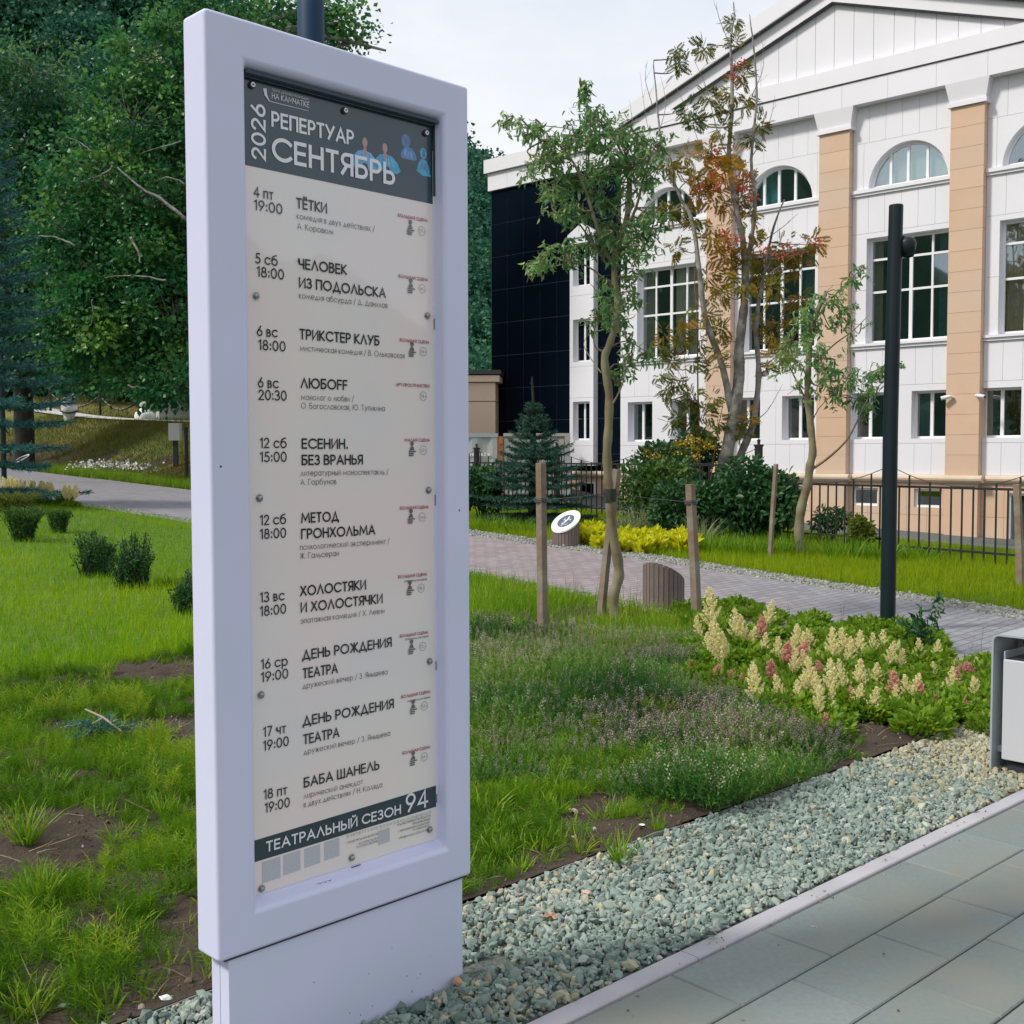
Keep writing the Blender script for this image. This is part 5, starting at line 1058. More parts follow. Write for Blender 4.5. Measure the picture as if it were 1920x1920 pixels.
for px, py, nb, h, lb in ((50, 1590, 90, .17, 'tall bright grass clump near the left edge, above the soil patch'), (75, 1700, 70, .15, 'spreading grass clump at the left edge below the tall one'), (310, 1530, 60, .10, 'dark green grass clump close to the left side of the notice board'),
    (215, 1580, 26, .09, 'thin grass clump on bare soil near the notice board'), (60, 1895, 60, .12, 'grass clump at the lower left corner of the bed'), (205, 1895, 26, .09, 'small yellowish grass clump on bare soil by the edging'), (110, 1480, 40, .10, 'loose grass clump below the blue juniper'),
    (285, 1395, 34, .11, 'upright grass clump to the right of the blue juniper'), (200, 1270, 50, .13, 'bright grass clump where lawn meets the soil bed'), (110, 1268, 36, .12, 'narrow grass clump at the lawn edge on the left'),
    (1165, 1620, 46, .13, 'bright grass clump beside the edging strip, in the middle of the soil margin'), (940, 1610, 50, .10, 'grass clump on the soil just right of the notice board'), (1090, 1600, 34, .09, 'low grass clump in the soil margin, left of the bright tall one'), (1040, 1480, 40, .15, 'tall arching grass clump in front of the thyme'),
    (910, 1530, 44, .14, 'arching grass clump touching the right edge of the notice board'), (1230, 1560, 26, .09, 'small grass clump at the front edge of the thyme')):
    clump(px, py, lb, nb, h)
# ------------------------------------------------------------------ plants
def cloud(mb, rg, cx, cy, cz, r, n, size, tpl, tint, squash=1.0, droop=0.0, shell=.55, mi=0, wid=None):
    """n leaves filling a ball, denser outside; leaf tips point outward and hang by droop"""
    v = rdir(rg, n); q = (shell+(1-shell)*rg.random(n)**.5)*np.where(rg.random(n) < .2, rg.random(n), 1); p = v*(q*r)[:, None]*np.array([1, 1, squash])+np.array([cx, cy, cz])
    d = v*.7+rg.normal(0, .55, (n, 3)); d[:, 2] -= droop; M = rots(rg, d); s = size*rg.lognormal(0, .22, n); M = M*np.stack([s*(wid or 1), s, s], 1)[:, None, :]
    mb.scatter(tpl[0], tpl[1], M, p, np.clip(tint+rg.normal(0, .17, n), 0, 1), mi)
m_bark = mat('bark', (.24, .22, .20), (.40, .375, .345), 9, .9, .7, bscale=18, c3=(.15, .13, .11), scale3=5, dist=.02)
m_wbark = mat('willow_bark', (.185, .165, .095), (.27, .25, .15), 8, .8, .3, bscale=30, c3=(.15, .11, .06), scale3=4)
m_dbark = mat('dark_bark', (.020, .016, .012), (.04, .032, .024), 6, .95, .8, bscale=9, dist=.03); m_redstem = mat('red_stem', (.20, .075, .03), (.26, .12, .05), 9, .7)
def pxline(pts, Y, jit=0, rr=None):
    return [P3(px, py, Y+(rr.normal(0, jit) if (rr is not None and i) else 0)) for i, (px, py) in enumerate(pts)]
def smooth(pts, k=4):
    P = np.asarray(pts, float); n = len(P); s = np.linspace(0, n-1, (n-1)*k+1); out_ = []
    for v in s:
        i = min(int(v), n-2); f = v-i; p0, p1, p2, p3 = P[max(i-1, 0)], P[i], P[i+1], P[min(i+2, n-1)]
        out_.append(.5*((2*p1)+(-p0+p2)*f+(2*p0-5*p1+4*p2-p3)*f*f+(-p0+3*p1-3*p2+p3)*f**3))
    return np.array(out_)
L_will = leafmat('willow_leaf', (.055, .17, .055), (.14, .31, .10), (.40, .54, .20), .42, .35); L_willd = L_will
def willow(name, label, base, trunk, limbs, clusters, r0, Yj, nleaf, lsize, seed):
    g_ = G(*base); Y = g_[1]; rr = np.random.default_rng(seed); root = thing(name, label, 'tree', g_); ofs = lambda pts: np.asarray(pts)-g_
    tp = smooth(pxline(trunk, Y)); tp[0] = g_-np.array([0, 0, .05]); n = len(tp); rad = r0*np.linspace(1, .42, n)*(1+.08*np.sin(np.arange(n)*1.7))
    mb = MB(); mb.tube(ofs(tp), rad, 10); tk = mb.build('trunk', m_wbark, root, True)
    allp = [tp[n//2:]]; mb = MB()
    for L, ra in limbs:
        Yo = rr.normal(0, Yj); q = pxline(L, Y); q = smooth([p+np.array([0, Yo*min(1, i/2), 0]) for i, p in enumerate(q)]); mb.tube(ofs(q), np.linspace(ra, ra*.3, len(q)), 7); allp.append(q)
    A = np.concatenate(allp)
    lf = MB(); leafpos = []
    for px, py, r in clusters:
        for s_ in range(2):
            c = P3(px, py, Y+rr.normal(0, Yj)); rad_ = r/FPX*Y
            near = A[np.argmin(np.linalg.norm(A-c, axis=1))]
            mid = (near+c)/2+rr.normal(0, .06, 3); tw = smooth([near, mid, c, c+rr.normal(0, rad_*.6, 3)+np.array([0, 0, -rad_*.3])], 5); tw += np.cumsum(rr.normal(0, .010, tw.shape), 0)*np.linspace(0, 1, len(tw))[:, None]
            mb.tube(ofs(tw), np.linspace(.009, .003, len(tw)), 5)
            m_ = int(nleaf*(r/40.)**1.3*1.25)
            # short curly twigs round the cluster, leaves hanging from them
            nt_ = max(3, m_//9)
            for k in range(nt_):
                p0 = c+rr.normal(0, rad_*.5, 3); dr = rr.normal(0, 1, 3); dr[2] = -abs(dr[2])*.8; dr /= np.linalg.norm(dr); ln = rad_*rr.uniform(.4, .9)
                q = np.array([p0+dr*ln*s2+np.array([.02*math.sin(s2*7+k), .02*math.cos(s2*6+k), -.02*s2*s2]) for s2 in np.linspace(0, 1, 6)]); mb.tube(ofs(q), np.linspace(.0035, .0015, 6), 4)
                j = rr.integers(0, 6, 9); leafpos.append(q[j]+rr.normal(0, .012, (9, 3)))
    mb.build('branches', m_wbark, root, True)
    P = np.concatenate(leafpos); n = len(P); d = rr.normal(0, .55, (n, 3)); d[:, 2] -= .75; M = rots(rr, d); s = lsize*rr.lognormal(0, .25, n); M = M*np.stack([s*1.7, s, s*1.6], 1)[:, None, :]
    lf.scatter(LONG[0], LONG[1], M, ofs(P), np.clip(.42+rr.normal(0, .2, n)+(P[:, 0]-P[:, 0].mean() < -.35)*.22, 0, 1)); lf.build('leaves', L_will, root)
    return root, tk, g_, tp
w1, tk, gw, tpw = willow('curly_willow', 'young corkscrew willow with wavy trunk tied to timber stakes', (1155, 1165),
    [(1155, 1165), (1150, 1120), (1160, 1082), (1158, 1048), (1147, 990), (1144, 940), (1140, 895), (1138, 850), (1141, 800), (1142, 740), (1136, 700), (1134, 668), (1142, 648), (1152, 615), (1158, 575), (1153, 530), (1152, 485), (1166, 440), (1178, 395), (1180, 340), (1172, 290)],
    [([(1152, 500), (1128, 462), (1112, 415), (1095, 360), (1078, 320), (1050, 282), (1010, 268)], .020), ([(1168, 440), (1190, 395), (1205, 330), (1222, 285)], .016), ([(1140, 500), (1110, 455), (1075, 410), (1045, 402)], .012), ([(1155, 545), (1120, 510), (1085, 492), (1030, 498), (995, 505)], .010),
     ([(1172, 300), (1150, 250), (1120, 215), (1098, 168)], .012), ([(1135, 660), (1116, 650), (1114, 620), (1124, 600)], .010), ([(1136, 655), (1175, 640), (1210, 660), (1222, 640)], .007), ([(1141, 770), (1160, 735), (1168, 700), (1160, 640)], .010), ([(1095, 360), (1100, 310), (1085, 240), (950, 224)], .008), ([(1128, 700), (1110, 670), (1098, 640), (1108, 620)], .006)],
    [(1030, 262, 34), (1062, 255, 34), (1095, 250, 36), (1130, 235, 40), (1160, 262, 40), (1112, 215, 22), (1180, 245, 28), (950, 223, 16), (975, 232, 16), (1000, 240, 22), (1100, 175, 13), (1094, 160, 10), (1215, 268, 22), (1235, 275, 18), (1012, 300, 22), (1004, 322, 16), (1060, 300, 26), (1078, 345, 26), (1050, 362, 28), (1030, 350, 20), (1110, 320, 32),
     (1150, 315, 36), (1190, 310, 32), (1222, 335, 26), (1212, 300, 28), (1130, 365, 34), (1170, 352, 32), (1085, 392, 26), (1060, 392, 18), (1205, 400, 34), (1190, 430, 36), (1222, 425, 22), (1150, 425, 30), (1195, 465, 28), (1165, 470, 28), (1130, 440, 22), (1050, 460, 26), (1020, 482, 20), (1075, 475, 24), (1000, 502, 15), (1100, 455, 18), (1180, 515, 22), (1160, 555, 26), (1130, 545, 22), (1140, 580, 26), (1118, 590, 18), (1165, 600, 22), (1195, 560, 18), (1185, 675, 20), (1160, 700, 18), (1212, 665, 13), (1178, 640, 14)],
    .050, .16, 84, .058, 5)
mb = MB(); q = tpw[np.argmin(np.abs(tpw[:, 2]-P3(1146, 932, gw[1])[2]))]-gw; mb.tube([q+np.array([0, 0, -.055]), q+np.array([.003, 0, .055])], .056, 12); mb.build('tree_tie', mat('tie_fabric', (.03, .035, .03), rough=.9), w1)
willow('curly_willow', 'smaller corkscrew willow with leaning trunk on the far lawn', (1505, 1042),
    [(1505, 1042), (1498, 1002), (1502, 955), (1514, 908), (1519, 872), (1524, 845), (1519, 790), (1514, 740), (1516, 690), (1519, 640), (1530, 590), (1548, 550)],
    [([(1522, 880), (1550, 858), (1580, 826), (1600, 790), (1618, 752), (1645, 720)], .020), ([(1516, 760), (1495, 715), (1480, 680), (1475, 640)], .014), ([(1518, 690), (1555, 650), (1585, 625), (1610, 600)], .014), ([(1530, 600), (1560, 560), (1600, 525)], .010), ([(1519, 800), (1540, 765), (1570, 740)], .010)],
    [(1520, 575, 26), (1500, 600, 24), (1545, 560, 24), (1530, 610, 30), (1500, 640, 28), (1540, 650, 30), (1575, 545, 18), (1600, 520, 15), (1615, 505, 12), (1575, 600, 24), (1600, 610, 20), (1590, 580, 16), (1560, 690, 32), (1590, 700, 30), (1615, 715, 26), (1640, 700, 20), (1655, 685, 16), (1640, 735, 22), (1570, 725, 28), (1600, 745, 22), (1480, 640, 18), (1490, 690, 24), (1500, 720, 22), (1470, 670, 15), (1535, 720, 26), (1545, 690, 26), (1625, 760, 16), (1680, 680, 8)], .070, .22, 66, .075, 9)
# spruces
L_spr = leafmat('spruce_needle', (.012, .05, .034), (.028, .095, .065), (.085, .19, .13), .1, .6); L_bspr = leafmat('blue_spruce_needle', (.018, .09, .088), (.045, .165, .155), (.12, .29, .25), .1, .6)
NEED = (np.array([(-.022, 0, 0), (.022, 0, 0), (0, 1, 0)]), np.array([(0, 1, 2)]))
def spruce(name, label, g_, H, Rb, mt, tiers, seed, zmin=.05, full=1.0, ndl=.045, dens=240, leader=.12, pw=.8):
    rr = np.random.default_rng(seed); root = thing(name, label, 'tree', g_); mb = MB(); mb.tube([(0, 0, -.1), (0, 0, H*.5), (0.0, 0, H*(1-leader)), (-.02*H/2.5, 0, H)], [Rb*.09, Rb*.055, Rb*.02, Rb*.012], 8); mb.build('trunk', m_dbark, root)
    nb = MB(); wd = MB()
    for ti in range(tiers):
        f = (ti+rr.uniform(-.15, .15))/tiers; z = zmin*H+(1-leader-zmin)*H*(f**.85); R = Rb*(1-f)**pw*rr.uniform(.82, 1.1)+.05*Rb
        k = max(5, int((12-5*f)*full)); a0 = rr.uniform(0, 6.28)
        for b in range(k):
            a = a0+b*2*math.pi/k+rr.normal(0, .14); ln = R*rr.uniform(.72, 1.12); up = .12+.30*f; sg = -.30*(1-f)
            q = np.array([(math.cos(a)*ln*s, math.sin(a)*ln*s, z+ln*(up*s+sg*s*s+.16*s**4)) for s in np.linspace(0, 1, 7)]); wd.tube(q, np.linspace(.012*Rb, .004*Rb, 7), 4)
            # flat spray of side twigs with needles
            side = np.array([-math.sin(a), math.cos(a), 0]); nt = max(4, int(9*ln/Rb+3))
            segs = []
            for j in range(nt):
                s = .22+.78*(j+.5)/nt; p = q[0]+(q[-1]-q[0])*s; i = min(5, int(s*6)); p = q[i]+(q[i+1]-q[i])*(s*6-i); tl = ln*.34*(1.08-s)*rr.uniform(.7, 1.2)+.03*Rb
                for sd in (-1, 1): segs.append((p, side*sd*.85+np.array([math.cos(a), math.sin(a), 0])*.75+np.array([0, 0, rr.normal(-.10, .1)]), tl))
            segs.append((q[4], q[6]-q[4], np.linalg.norm(q[6]-q[4])*1.1)); segs.append((q[1], q[4]-q[1], np.linalg.norm(q[4]-q[1])))
            for p, d, tl in segs:
                m_ = max(6, int(dens*tl/Rb*.32)); d = d/np.linalg.norm(d); s = rr.random(m_); P = p+d*(s*tl)[:, None]
                nd = d*.75+rdir(rr, m_)*.8; nd[:, 2] += .25; M = rots(rr, nd); sz = ndl*rr.uniform(.7, 1.25, m_); M = M*np.stack([sz*4.2, sz, sz], 1)[:, None, :]
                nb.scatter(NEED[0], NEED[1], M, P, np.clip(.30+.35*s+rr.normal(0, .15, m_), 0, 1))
    # leader
    m_ = 60; zz = H*(1-leader)+rr.random(m_)*leader*H; nd = rdir(rr, m_)*.8; nd[:, 2] += .8; M = rots(rr, nd); sz = ndl*rr.uniform(.6, 1, m_); M = M*np.stack([sz*4, sz, sz], 1)[:, None, :]
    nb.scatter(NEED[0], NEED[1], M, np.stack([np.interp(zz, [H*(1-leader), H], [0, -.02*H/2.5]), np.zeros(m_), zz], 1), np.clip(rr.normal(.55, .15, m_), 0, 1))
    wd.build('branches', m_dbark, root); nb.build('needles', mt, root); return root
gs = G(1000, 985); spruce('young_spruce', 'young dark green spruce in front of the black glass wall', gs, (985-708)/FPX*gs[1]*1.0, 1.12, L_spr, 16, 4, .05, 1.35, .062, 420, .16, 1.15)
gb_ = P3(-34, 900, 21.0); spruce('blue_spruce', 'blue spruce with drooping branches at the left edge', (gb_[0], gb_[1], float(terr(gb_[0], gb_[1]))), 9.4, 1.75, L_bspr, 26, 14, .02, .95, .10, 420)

# rowans
L_row = leafmat('rowan_leaf', (.05, .105, .018), (.20, .19, .022), (.50, .22, .02), .42); m_berry = mat('rowan_berry', (.62, .10, .05), (.55, .07, .04), 30, .35)
PIN_V = []; PIN_F = []
for k in range(6):
    yy = .16+.14*k; ln = .40*(1-.06*abs(k-2))
    for sd in (-1, 1):
        b0 = len(PIN_V); PIN_V += [(0, yy, 0), (sd*ln*.5, yy-.01, .03), (sd*ln, yy+.10, -.02), (sd*ln*.5, yy+.16, .03)]; PIN_F += [(b0, b0+1, b0+2), (b0, b0+2, b0+3)]
b0 = len(PIN_V); PIN_V += [(0, .95, 0), (.06, 1.1, .02), (0, 1.3, -.03), (-.06, 1.1, .02)]; PIN_F += [(b0, b0+1, b0+2), (b0, b0+2, b0+3)]
PIN = (np.array(PIN_V), np.array(PIN_F))
def rowan(name, label, base, stems, twigs, clusters, berries, Yj, nleaf, ls, seed, mt_bark=m_bark, lift=0):
    g_ = G(*base); Y = g_[1]; rr = np.random.default_rng(seed); root = thing(name, label, 'tree', g_); mb = MB(); A = []
    for i, (L, r0, r1) in enumerate(stems):
        Yo = rr.normal(0, Yj*.6); q = pxline(L, Y); q = smooth([p+np.array([0, Yo*min(1, k/3), 0]) for k, p in enumerate(q)], 5); q = q+np.cumsum(rr.normal(0, .004, q.shape), 0); mb.tube(q-g_, np.linspace(r0, r1, len(q))*(1+.06*rr.normal(size=len(q))), 9); A.append(q)
    mb.build('trunk', mt_bark, root, True); A = np.concatenate(A); mb = MB(); lf = MB(); be = MB()
    for L, ra in twigs:
        q = pxline(L, Y+rr.normal(0, Yj)); q = smooth(q, 4); q = q+np.cumsum(rr.normal(0, .006, q.shape), 0); mb.tube(q-g_, np.linspace(ra, ra*.25, len(q)), 5)
        for i in range(2, len(q)-1, 2):
            d = rr.normal(0, 1, 3); d[2] = abs(d[2])+.6; d /= np.linalg.norm(d); e = q[i]+d*rr.uniform(.10, .38); mb.tube([q[i]-g_, (q[i]+e)/2+rr.normal(0, .02, 3)-g_, e-g_], [ra*.4, ra*.3, ra*.15], 4)
    for px, py, r, hue in clusters:
        c = P3(px, py, Y+rr.normal(0, Yj)); rad = r/FPX*Y; near = A[np.argmin(np.linalg.norm(A-c, axis=1)+.25*np.abs(A[:, 2]-c[2]+.3))]
        m_ = (near+c)/2+np.array([0, 0, -.08])+rr.normal(0, .05, 3); q = smooth([near, m_, c], 4); mb.tube(q-g_, np.linspace(.014, .005, len(q)), 5)
        n = max(9, int(nleaf*1.9*(r/30.)**1.25)); P = c+rr.normal(0, 1, (n, 3))*rad*.52; d = (P-c)/rad+rr.normal(0, .5, (n, 3)); d[:, 2] -= .35; M = rots(rr, d); s = ls*rr.uniform(.65, 1.2, n); M = scl(M, s)
        lf.scatter(PIN[0], PIN[1], M, P-g_, np.clip(hue+rr.normal(0, .13, n), 0, 1))
        for k in range(max(1, n//7)): mb.tube([c-g_, (c+P[k])/2-g_+rr.normal(0, .02, 3), P[k]-g_], [.005, .004, .002], 4)
    for px, py in berries:
        c = P3(px, py, Y-.25+rr.normal(0, Yj*.5)); n = 26; P = c+rr.normal(0, 1, (n, 3))*np.array([.07, .07, .045]); be.scatter(IV, IF, scl(rots(rr, rdir(rr, n)), np.full(n, .016)), P-g_)
    mb.build('branches', mt_bark, root, True); lf.build('leaves', L_row, root)
    if berries: be.build('berries', m_berry, root, True)
    return root
R_ST = [([(1340, 985), (1352, 900), (1366, 830), (1378, 765), (1384, 700), (1384, 650), (1390, 600), (1396, 530), (1392, 465), (1378, 390), (1366, 300), (1372, 200), (1370, 90), (1378, 35)], .135, .012),
    ([(1372, 772), (1352, 690), (1325, 625), (1308, 565), (1301, 500), (1290, 420), (1268, 375), (1246, 325), (1232, 270), (1224, 195), (1218, 125)], .066, .008), ([(1346, 950), (1372, 890), (1398, 830), (1414, 785), (1424, 700), (1420, 600), (1436, 500), (1452, 425), (1474, 372)], .085, .012), ([(1388, 620), (1398, 500), (1412, 390), (1405, 300), (1416, 180), (1408, 70), (1402, 30)], .05, .006)]
R_TW = [([(1224, 200), (1212, 150), (1218, 112)], .008), ([(1230, 260), (1248, 200), (1240, 140)], .008), ([(1372, 90), (1350, 40), (1342, 8)], .010), ([(1366, 300), (1342, 240), (1325, 170), (1300, 112)], .012), ([(1405, 300), (1440, 240), (1452, 180)], .010), ([(1410, 180), (1432, 120), (1425, 60)], .008), ([(1290, 420), (1270, 360), (1200, 290), (1178, 190)], .010), ([(1246, 325), (1215, 240), (1200, 130)], .008),
    ([(1384, 560), (1420, 540), (1445, 490)], .012), ([(1424, 700), (1450, 690), (1478, 700)], .014), ([(1414, 790), (1440, 770), (1470, 720)], .012), ([(1378, 400), (1340, 340), (1310, 250), (1275, 165)], .010), ([(1395, 480), (1450, 440), (1500, 400)], .012), ([(1436, 520), (1490, 480), (1540, 462)], .010), ([(1420, 640), (1440, 600), (1455, 560)], .008)]
R_CL = [(1340, 318, 20, .8), (1368, 296, 16, .75), (1316, 345, 18, .85), (1350, 372, 22, .8), (1392, 352, 18, .6), (1330, 280, 14, .7), (1372, 322, 16, .9), (1310, 366, 14, .85), (1385, 385, 16, .5), (1275, 120, 11, .25), (1268, 98, 8, .25), (1318, 92, 13, .3), (1376, 40, 10, .2), (1380, 78, 10, .25), (1335, 178, 14, .35), (1350, 205, 14, .4), (1392, 140, 13, .35), (1372, 172, 12, .5), (1400, 190, 13, .45), (1360, 240, 14, .3), (1290, 205, 12, .1), (1302, 230, 14, .1), (1262, 312, 16, .5), (1288, 292, 13, .5), (1300, 410, 13, .4), (1262, 390, 13, .45), (1268, 465, 13, .5), (1250, 400, 9, .4),
    (1345, 455, 16, .75), (1362, 478, 20, .8), (1330, 440, 13, .7), (1372, 512, 18, .55), (1392, 535, 15, .5), (1350, 545, 15, .65), (1325, 520, 12, .55), (1400, 480, 13, .6), (1410, 440, 14, .55), (1440, 498, 20, .55), (1470, 470, 20, .6), (1490, 500, 16, .7), (1528, 458, 15, .75), (1510, 472, 12, .6), (1450, 540, 15, .5), (1405, 395, 12, .6), (1428, 600, 14, .6), (1448, 640, 14, .65), (1462, 665, 16, .6), (1440, 690, 12, .5), (1478, 645, 13, .6), (1465, 600, 13, .6), (1410, 262, 11, .4), (1425, 232, 11, .35), (1350, 622, 13, .5), (1385, 810, 15, .5), (1398, 790, 14, .55), (1300, 330, 11, .6), (1420, 520, 14, .3), (1500, 560, 13, .55)]
R_BE = [(1312, 352), (1332, 300), (1350, 305), (1340, 330), (1398, 345), (1402, 360), (1388, 352), (1345, 352), (1412, 372), (1362, 445), (1372, 462), (1380, 450), (1355, 438), (1492, 474), (1478, 462), (1532, 452), (1385, 120), (1376, 140), (1395, 330), (1430, 470), (1462, 478), (1345, 285)]
rowan('rowan_tree', 'tall many stemmed rowan with orange leaves and red berries before the theatre', (1345, 985), R_ST, R_TW, R_CL, R_BE, .28, 34, .175, 12)
rowan('rowan_sapling', 'slender rowan sapling with red brown stems left of the big rowan', (1312, 985), [([(1312, 985), (1313, 900), (1312, 800), (1311, 700), (1309, 600), (1306, 520), (1310, 470)], .022, .006), ([(1318, 985), (1300, 850), (1288, 760), (1280, 660)], .014, .004), ([(1320, 985), (1336, 880), (1350, 800), (1360, 740)], .014, .004)],
    [([(1311, 760), (1285, 715), (1260, 680), (1232, 660)], .008), ([(1290, 800), (1262, 740), (1238, 710)], .007), ([(1312, 690), (1335, 650), (1345, 610)], .007)],
    [(1245, 656, 11, .30), (1262, 680, 12, .25), (1280, 640, 10, .3), (1255, 735, 14, .3), (1270, 715, 13, .45), (1240, 705, 10, .25), (1285, 760, 13, .25), (1275, 782, 12, .2), (1300, 745, 13, .3), (1322, 770, 13, .3), (1335, 745, 12, .35), (1345, 790, 14, .25), (1330, 812, 13, .2), (1300, 812, 11, .2), (1262, 792, 10, .15), (1285, 600, 10, .6), (1245, 625, 9, .7), (1272, 622, 9, .5), (1320, 590, 11, .5), (1310, 640, 11, .45), (1340, 690, 12, .5), (1352, 660, 11, .55), (1330, 560, 10, .6), (1345, 610, 10, .6), (1300, 680, 10, .3)], [], .15, 26, .17, 13, m_redstem)
# shrubs
L_shr = leafmat('shrub_leaf', (.016, .062, .024), (.040, .125, .040), (.10, .225, .07), .3, .4); L_yel = leafmat('yellow_flower', (.42, .26, .015), (.58, .42, .03), (.66, .50, .06), .3); L_hos = leafmat('golden_leaf', (.36, .45, .010), (.68, .66, .015), (.80, .76, .05), .45); L_pale = leafmat('pale_grass', (.14, .19, .07), (.25, .30, .14), (.38, .42, .25), .35)
L_lgt = leafmat('light_shrub_leaf', (.07, .12, .015), (.15, .20, .02), (.27, .28, .035), .4); L_jun = leafmat('juniper_scale', (.02, .09, .075), (.04, .16, .125), (.10, .26, .21), .15); L_sdg = leafmat('dark_twig_leaf', (.020, .075, .022), (.042, .125, .032), (.09, .20, .045), .3)
def shrub(name, label, px, py, Wp, Hp, mt, n, ls, seed, tpl=OVAL, nb=9, droop=.3, wid=.62, Yo=0, stemm=m_dbark, group=None, squash=.9, rel=.42):
    g_ = G(px, py); g_ = np.array([g_[0]*(g_[1]+Yo)/g_[1], g_[1]+Yo, 0]); g_[2] = float(terr(g_[0], g_[1])); Wd, Hd = Wp/FPX*g_[1], Hp/FPX*g_[1]; rr = np.random.default_rng(seed); root = thing(name, label, 'shrub', g_, 0, group); lf = MB(); st = MB()
    for k in range(nb):
        a = rr.uniform(0, 6.28); q = math.sqrt(rr.random())*.5*(1-rel*.6); c = np.array([Wd*q*math.cos(a), Wd*.8*q*math.sin(a), Hd*rr.uniform(.30, .80)]); r = rel*min(Wd, Hd)*rr.uniform(.6, 1.0)
        cloud(lf, rr, *c, r, n//nb, ls, tpl, .42+rr.normal(0, .13), squash, droop, .5, 0, wid); st.tube([(c[0]*.15, c[1]*.15, -.05), (c[0]*.5, c[1]*.5, c[2]*.5), c], [.014, .010, .005], 5)
        for _ in range(5): e = c+rdir(rr, 1)[0]*r*1.02; st.tube([c, (c+e)/2+rr.normal(0, .02, 3), e], [.005, .004, .002], 4)
    st.build('stems', stemm, root); lf.build('leaves', mt, root); return root
shrub('broadleaf_shrub', 'dense dark green shrub right of the rowan trunks', 1432, 1014, 140, 150, L_shr, 6500, .095, 1, nb=14)
shrub('broadleaf_shrub', 'dark shrub hiding the foot of the rowan trunks', 1285, 1008, 110, 105, L_shr, 4200, .085, 2, nb=12, Yo=-.2)
shrub('broadleaf_shrub', 'mid green leafy shrub behind the golden border, left of the rowan', 1225, 992, 140, 130, leafmat('fresh_shrub_leaf', (.03, .075, .018), (.065, .14, .025), (.15, .24, .04), .35), 5200, .075, 3, nb=13)
shrub('broadleaf_shrub', 'taller dark shrub close behind the fence at the foot of the rowan sapling', 1290, 985, 120, 170, L_shr, 4500, .09, 4, nb=11, Yo=.8)
shrub('broadleaf_shrub', 'dark bush left of the young spruce, touching the notice board edge', 905, 978, 75, 120, L_shr, 3000, .08, 5, nb=8)
shrub('light_shrub', 'small yellow green shrub standing at the fence left of the lamp post', 1620, 1038, 62, 84, L_lgt, 1900, .055, 6, nb=12, wid=.5, rel=.30)
shrub('light_shrub', 'thin leafy sprig of a shrub by the fence right of the far willow trunk', 1555, 1020, 70, 75, L_shr, 700, .07, 7, nb=8, wid=.5, rel=.26)
sy = shrub('ligularia_plant', 'tall plant with yellow flower heads in front of the theatre wall', 1258, 985, 120, 160, L_shr, 2600, .10, 8, nb=10)
mb = MB(); rr = np.random.default_rng(80); gy = np.array(sy.location)
for px, py, r in ((1205, 850, 8), (1215, 846, 8), (1230, 858, 8), (1245, 842, 9), (1262, 836, 9), (1280, 832, 10), (1295, 826, 10), (1308, 842, 9), (1285, 850, 9), (1265, 854, 8), (1300, 858, 8), (1240, 862, 7), (1318, 830, 8), (1332, 838, 7), (1252, 868, 6)):
    c = P3(px, py, gy[1]+rr.normal(0, .2)); n = 70; P = c+rr.normal(0, 1, (n, 3))*np.array([.085, .085, .03])*r/9; mb.scatter(OVAL[0], OVAL[1], scl(rots(rr, rdir(rr, n)+np.array([0, 0, .6])), np.full(n, .035)), P-gy, rr.random(n))
mb.build('flower_heads', L_yel, sy)
L_edge = leafmat('twiggy_leaf', (.022, .08, .016), (.055, .15, .022), (.12, .23, .03), .3)
# golden border plants, each a rosette
rr = np.random.default_rng(83); GP = [(1100, 1022), (1122, 1014), (1128, 1030), (1148, 1022), (1172, 1016), (1178, 1034), (1200, 1026), (1222, 1022), (1228, 1036), (1250, 1030), (1272, 1028), (1284, 1038), (1160, 1036), (1205, 1038), (1110, 1006)]
proto = None
for i, (px, py) in enumerate(GP):
    g_ = G(px, py)
    if proto is None or i == 1:
        r5 = np.random.default_rng(90+i); mb = MB(); n = 170; a = r5.uniform(0, 6.28, n); q = r5.random(n); d = np.stack([np.cos(a)*(.3+1.2*q), np.sin(a)*(.3+1.2*q), np.full(n, .8)], 1); M = rots(r5, d); s = r5.uniform(.10, .21, n); M = M*np.stack([s*.42, s, s], 1)[:, None, :]
        mb.scatter(OVAL[0], OVAL[1], M, np.stack([.07*np.cos(a)*q, .07*np.sin(a)*q, r5.uniform(0, .14, n)], 1), np.clip(r5.normal(.5, .25, n), 0, 1)); o = mb.build('golden_plant', L_hos)
        tag(o, 'golden yellow leafy plant in the low border beside the white ringed drum', 'plant', 'golden plants in the border'); proto = o if proto is None else proto; o.location = g_
    else:
        o = copy_thing(proto, g_, rr.uniform(0, 6.28), rr.uniform(.85, 1.2))
for px, py, h, lb in ((1200, 1000, .42, 'pale feathery grass behind the golden border, left of the dark shrub'), (1240, 1004, .48, 'pale arching grass behind the golden border, in front of the rowan shrubs'), (1278, 1008, .45, 'pale grass at the right end of the golden border'), (1165, 1002, .36, 'pale grass behind the willow trunk'), (1310, 1018, .40, 'pale grass beside the willow stake under the shrubs')):
    o = clump(px, py, lb, 170, h, L_pale, .012, .75, .12, .5, 'pale grasses behind the golden border', 'ornamental_grass'); o.location.z = float(terr(o.location.x, o.location.y)); o['category'] = 'grass plant'
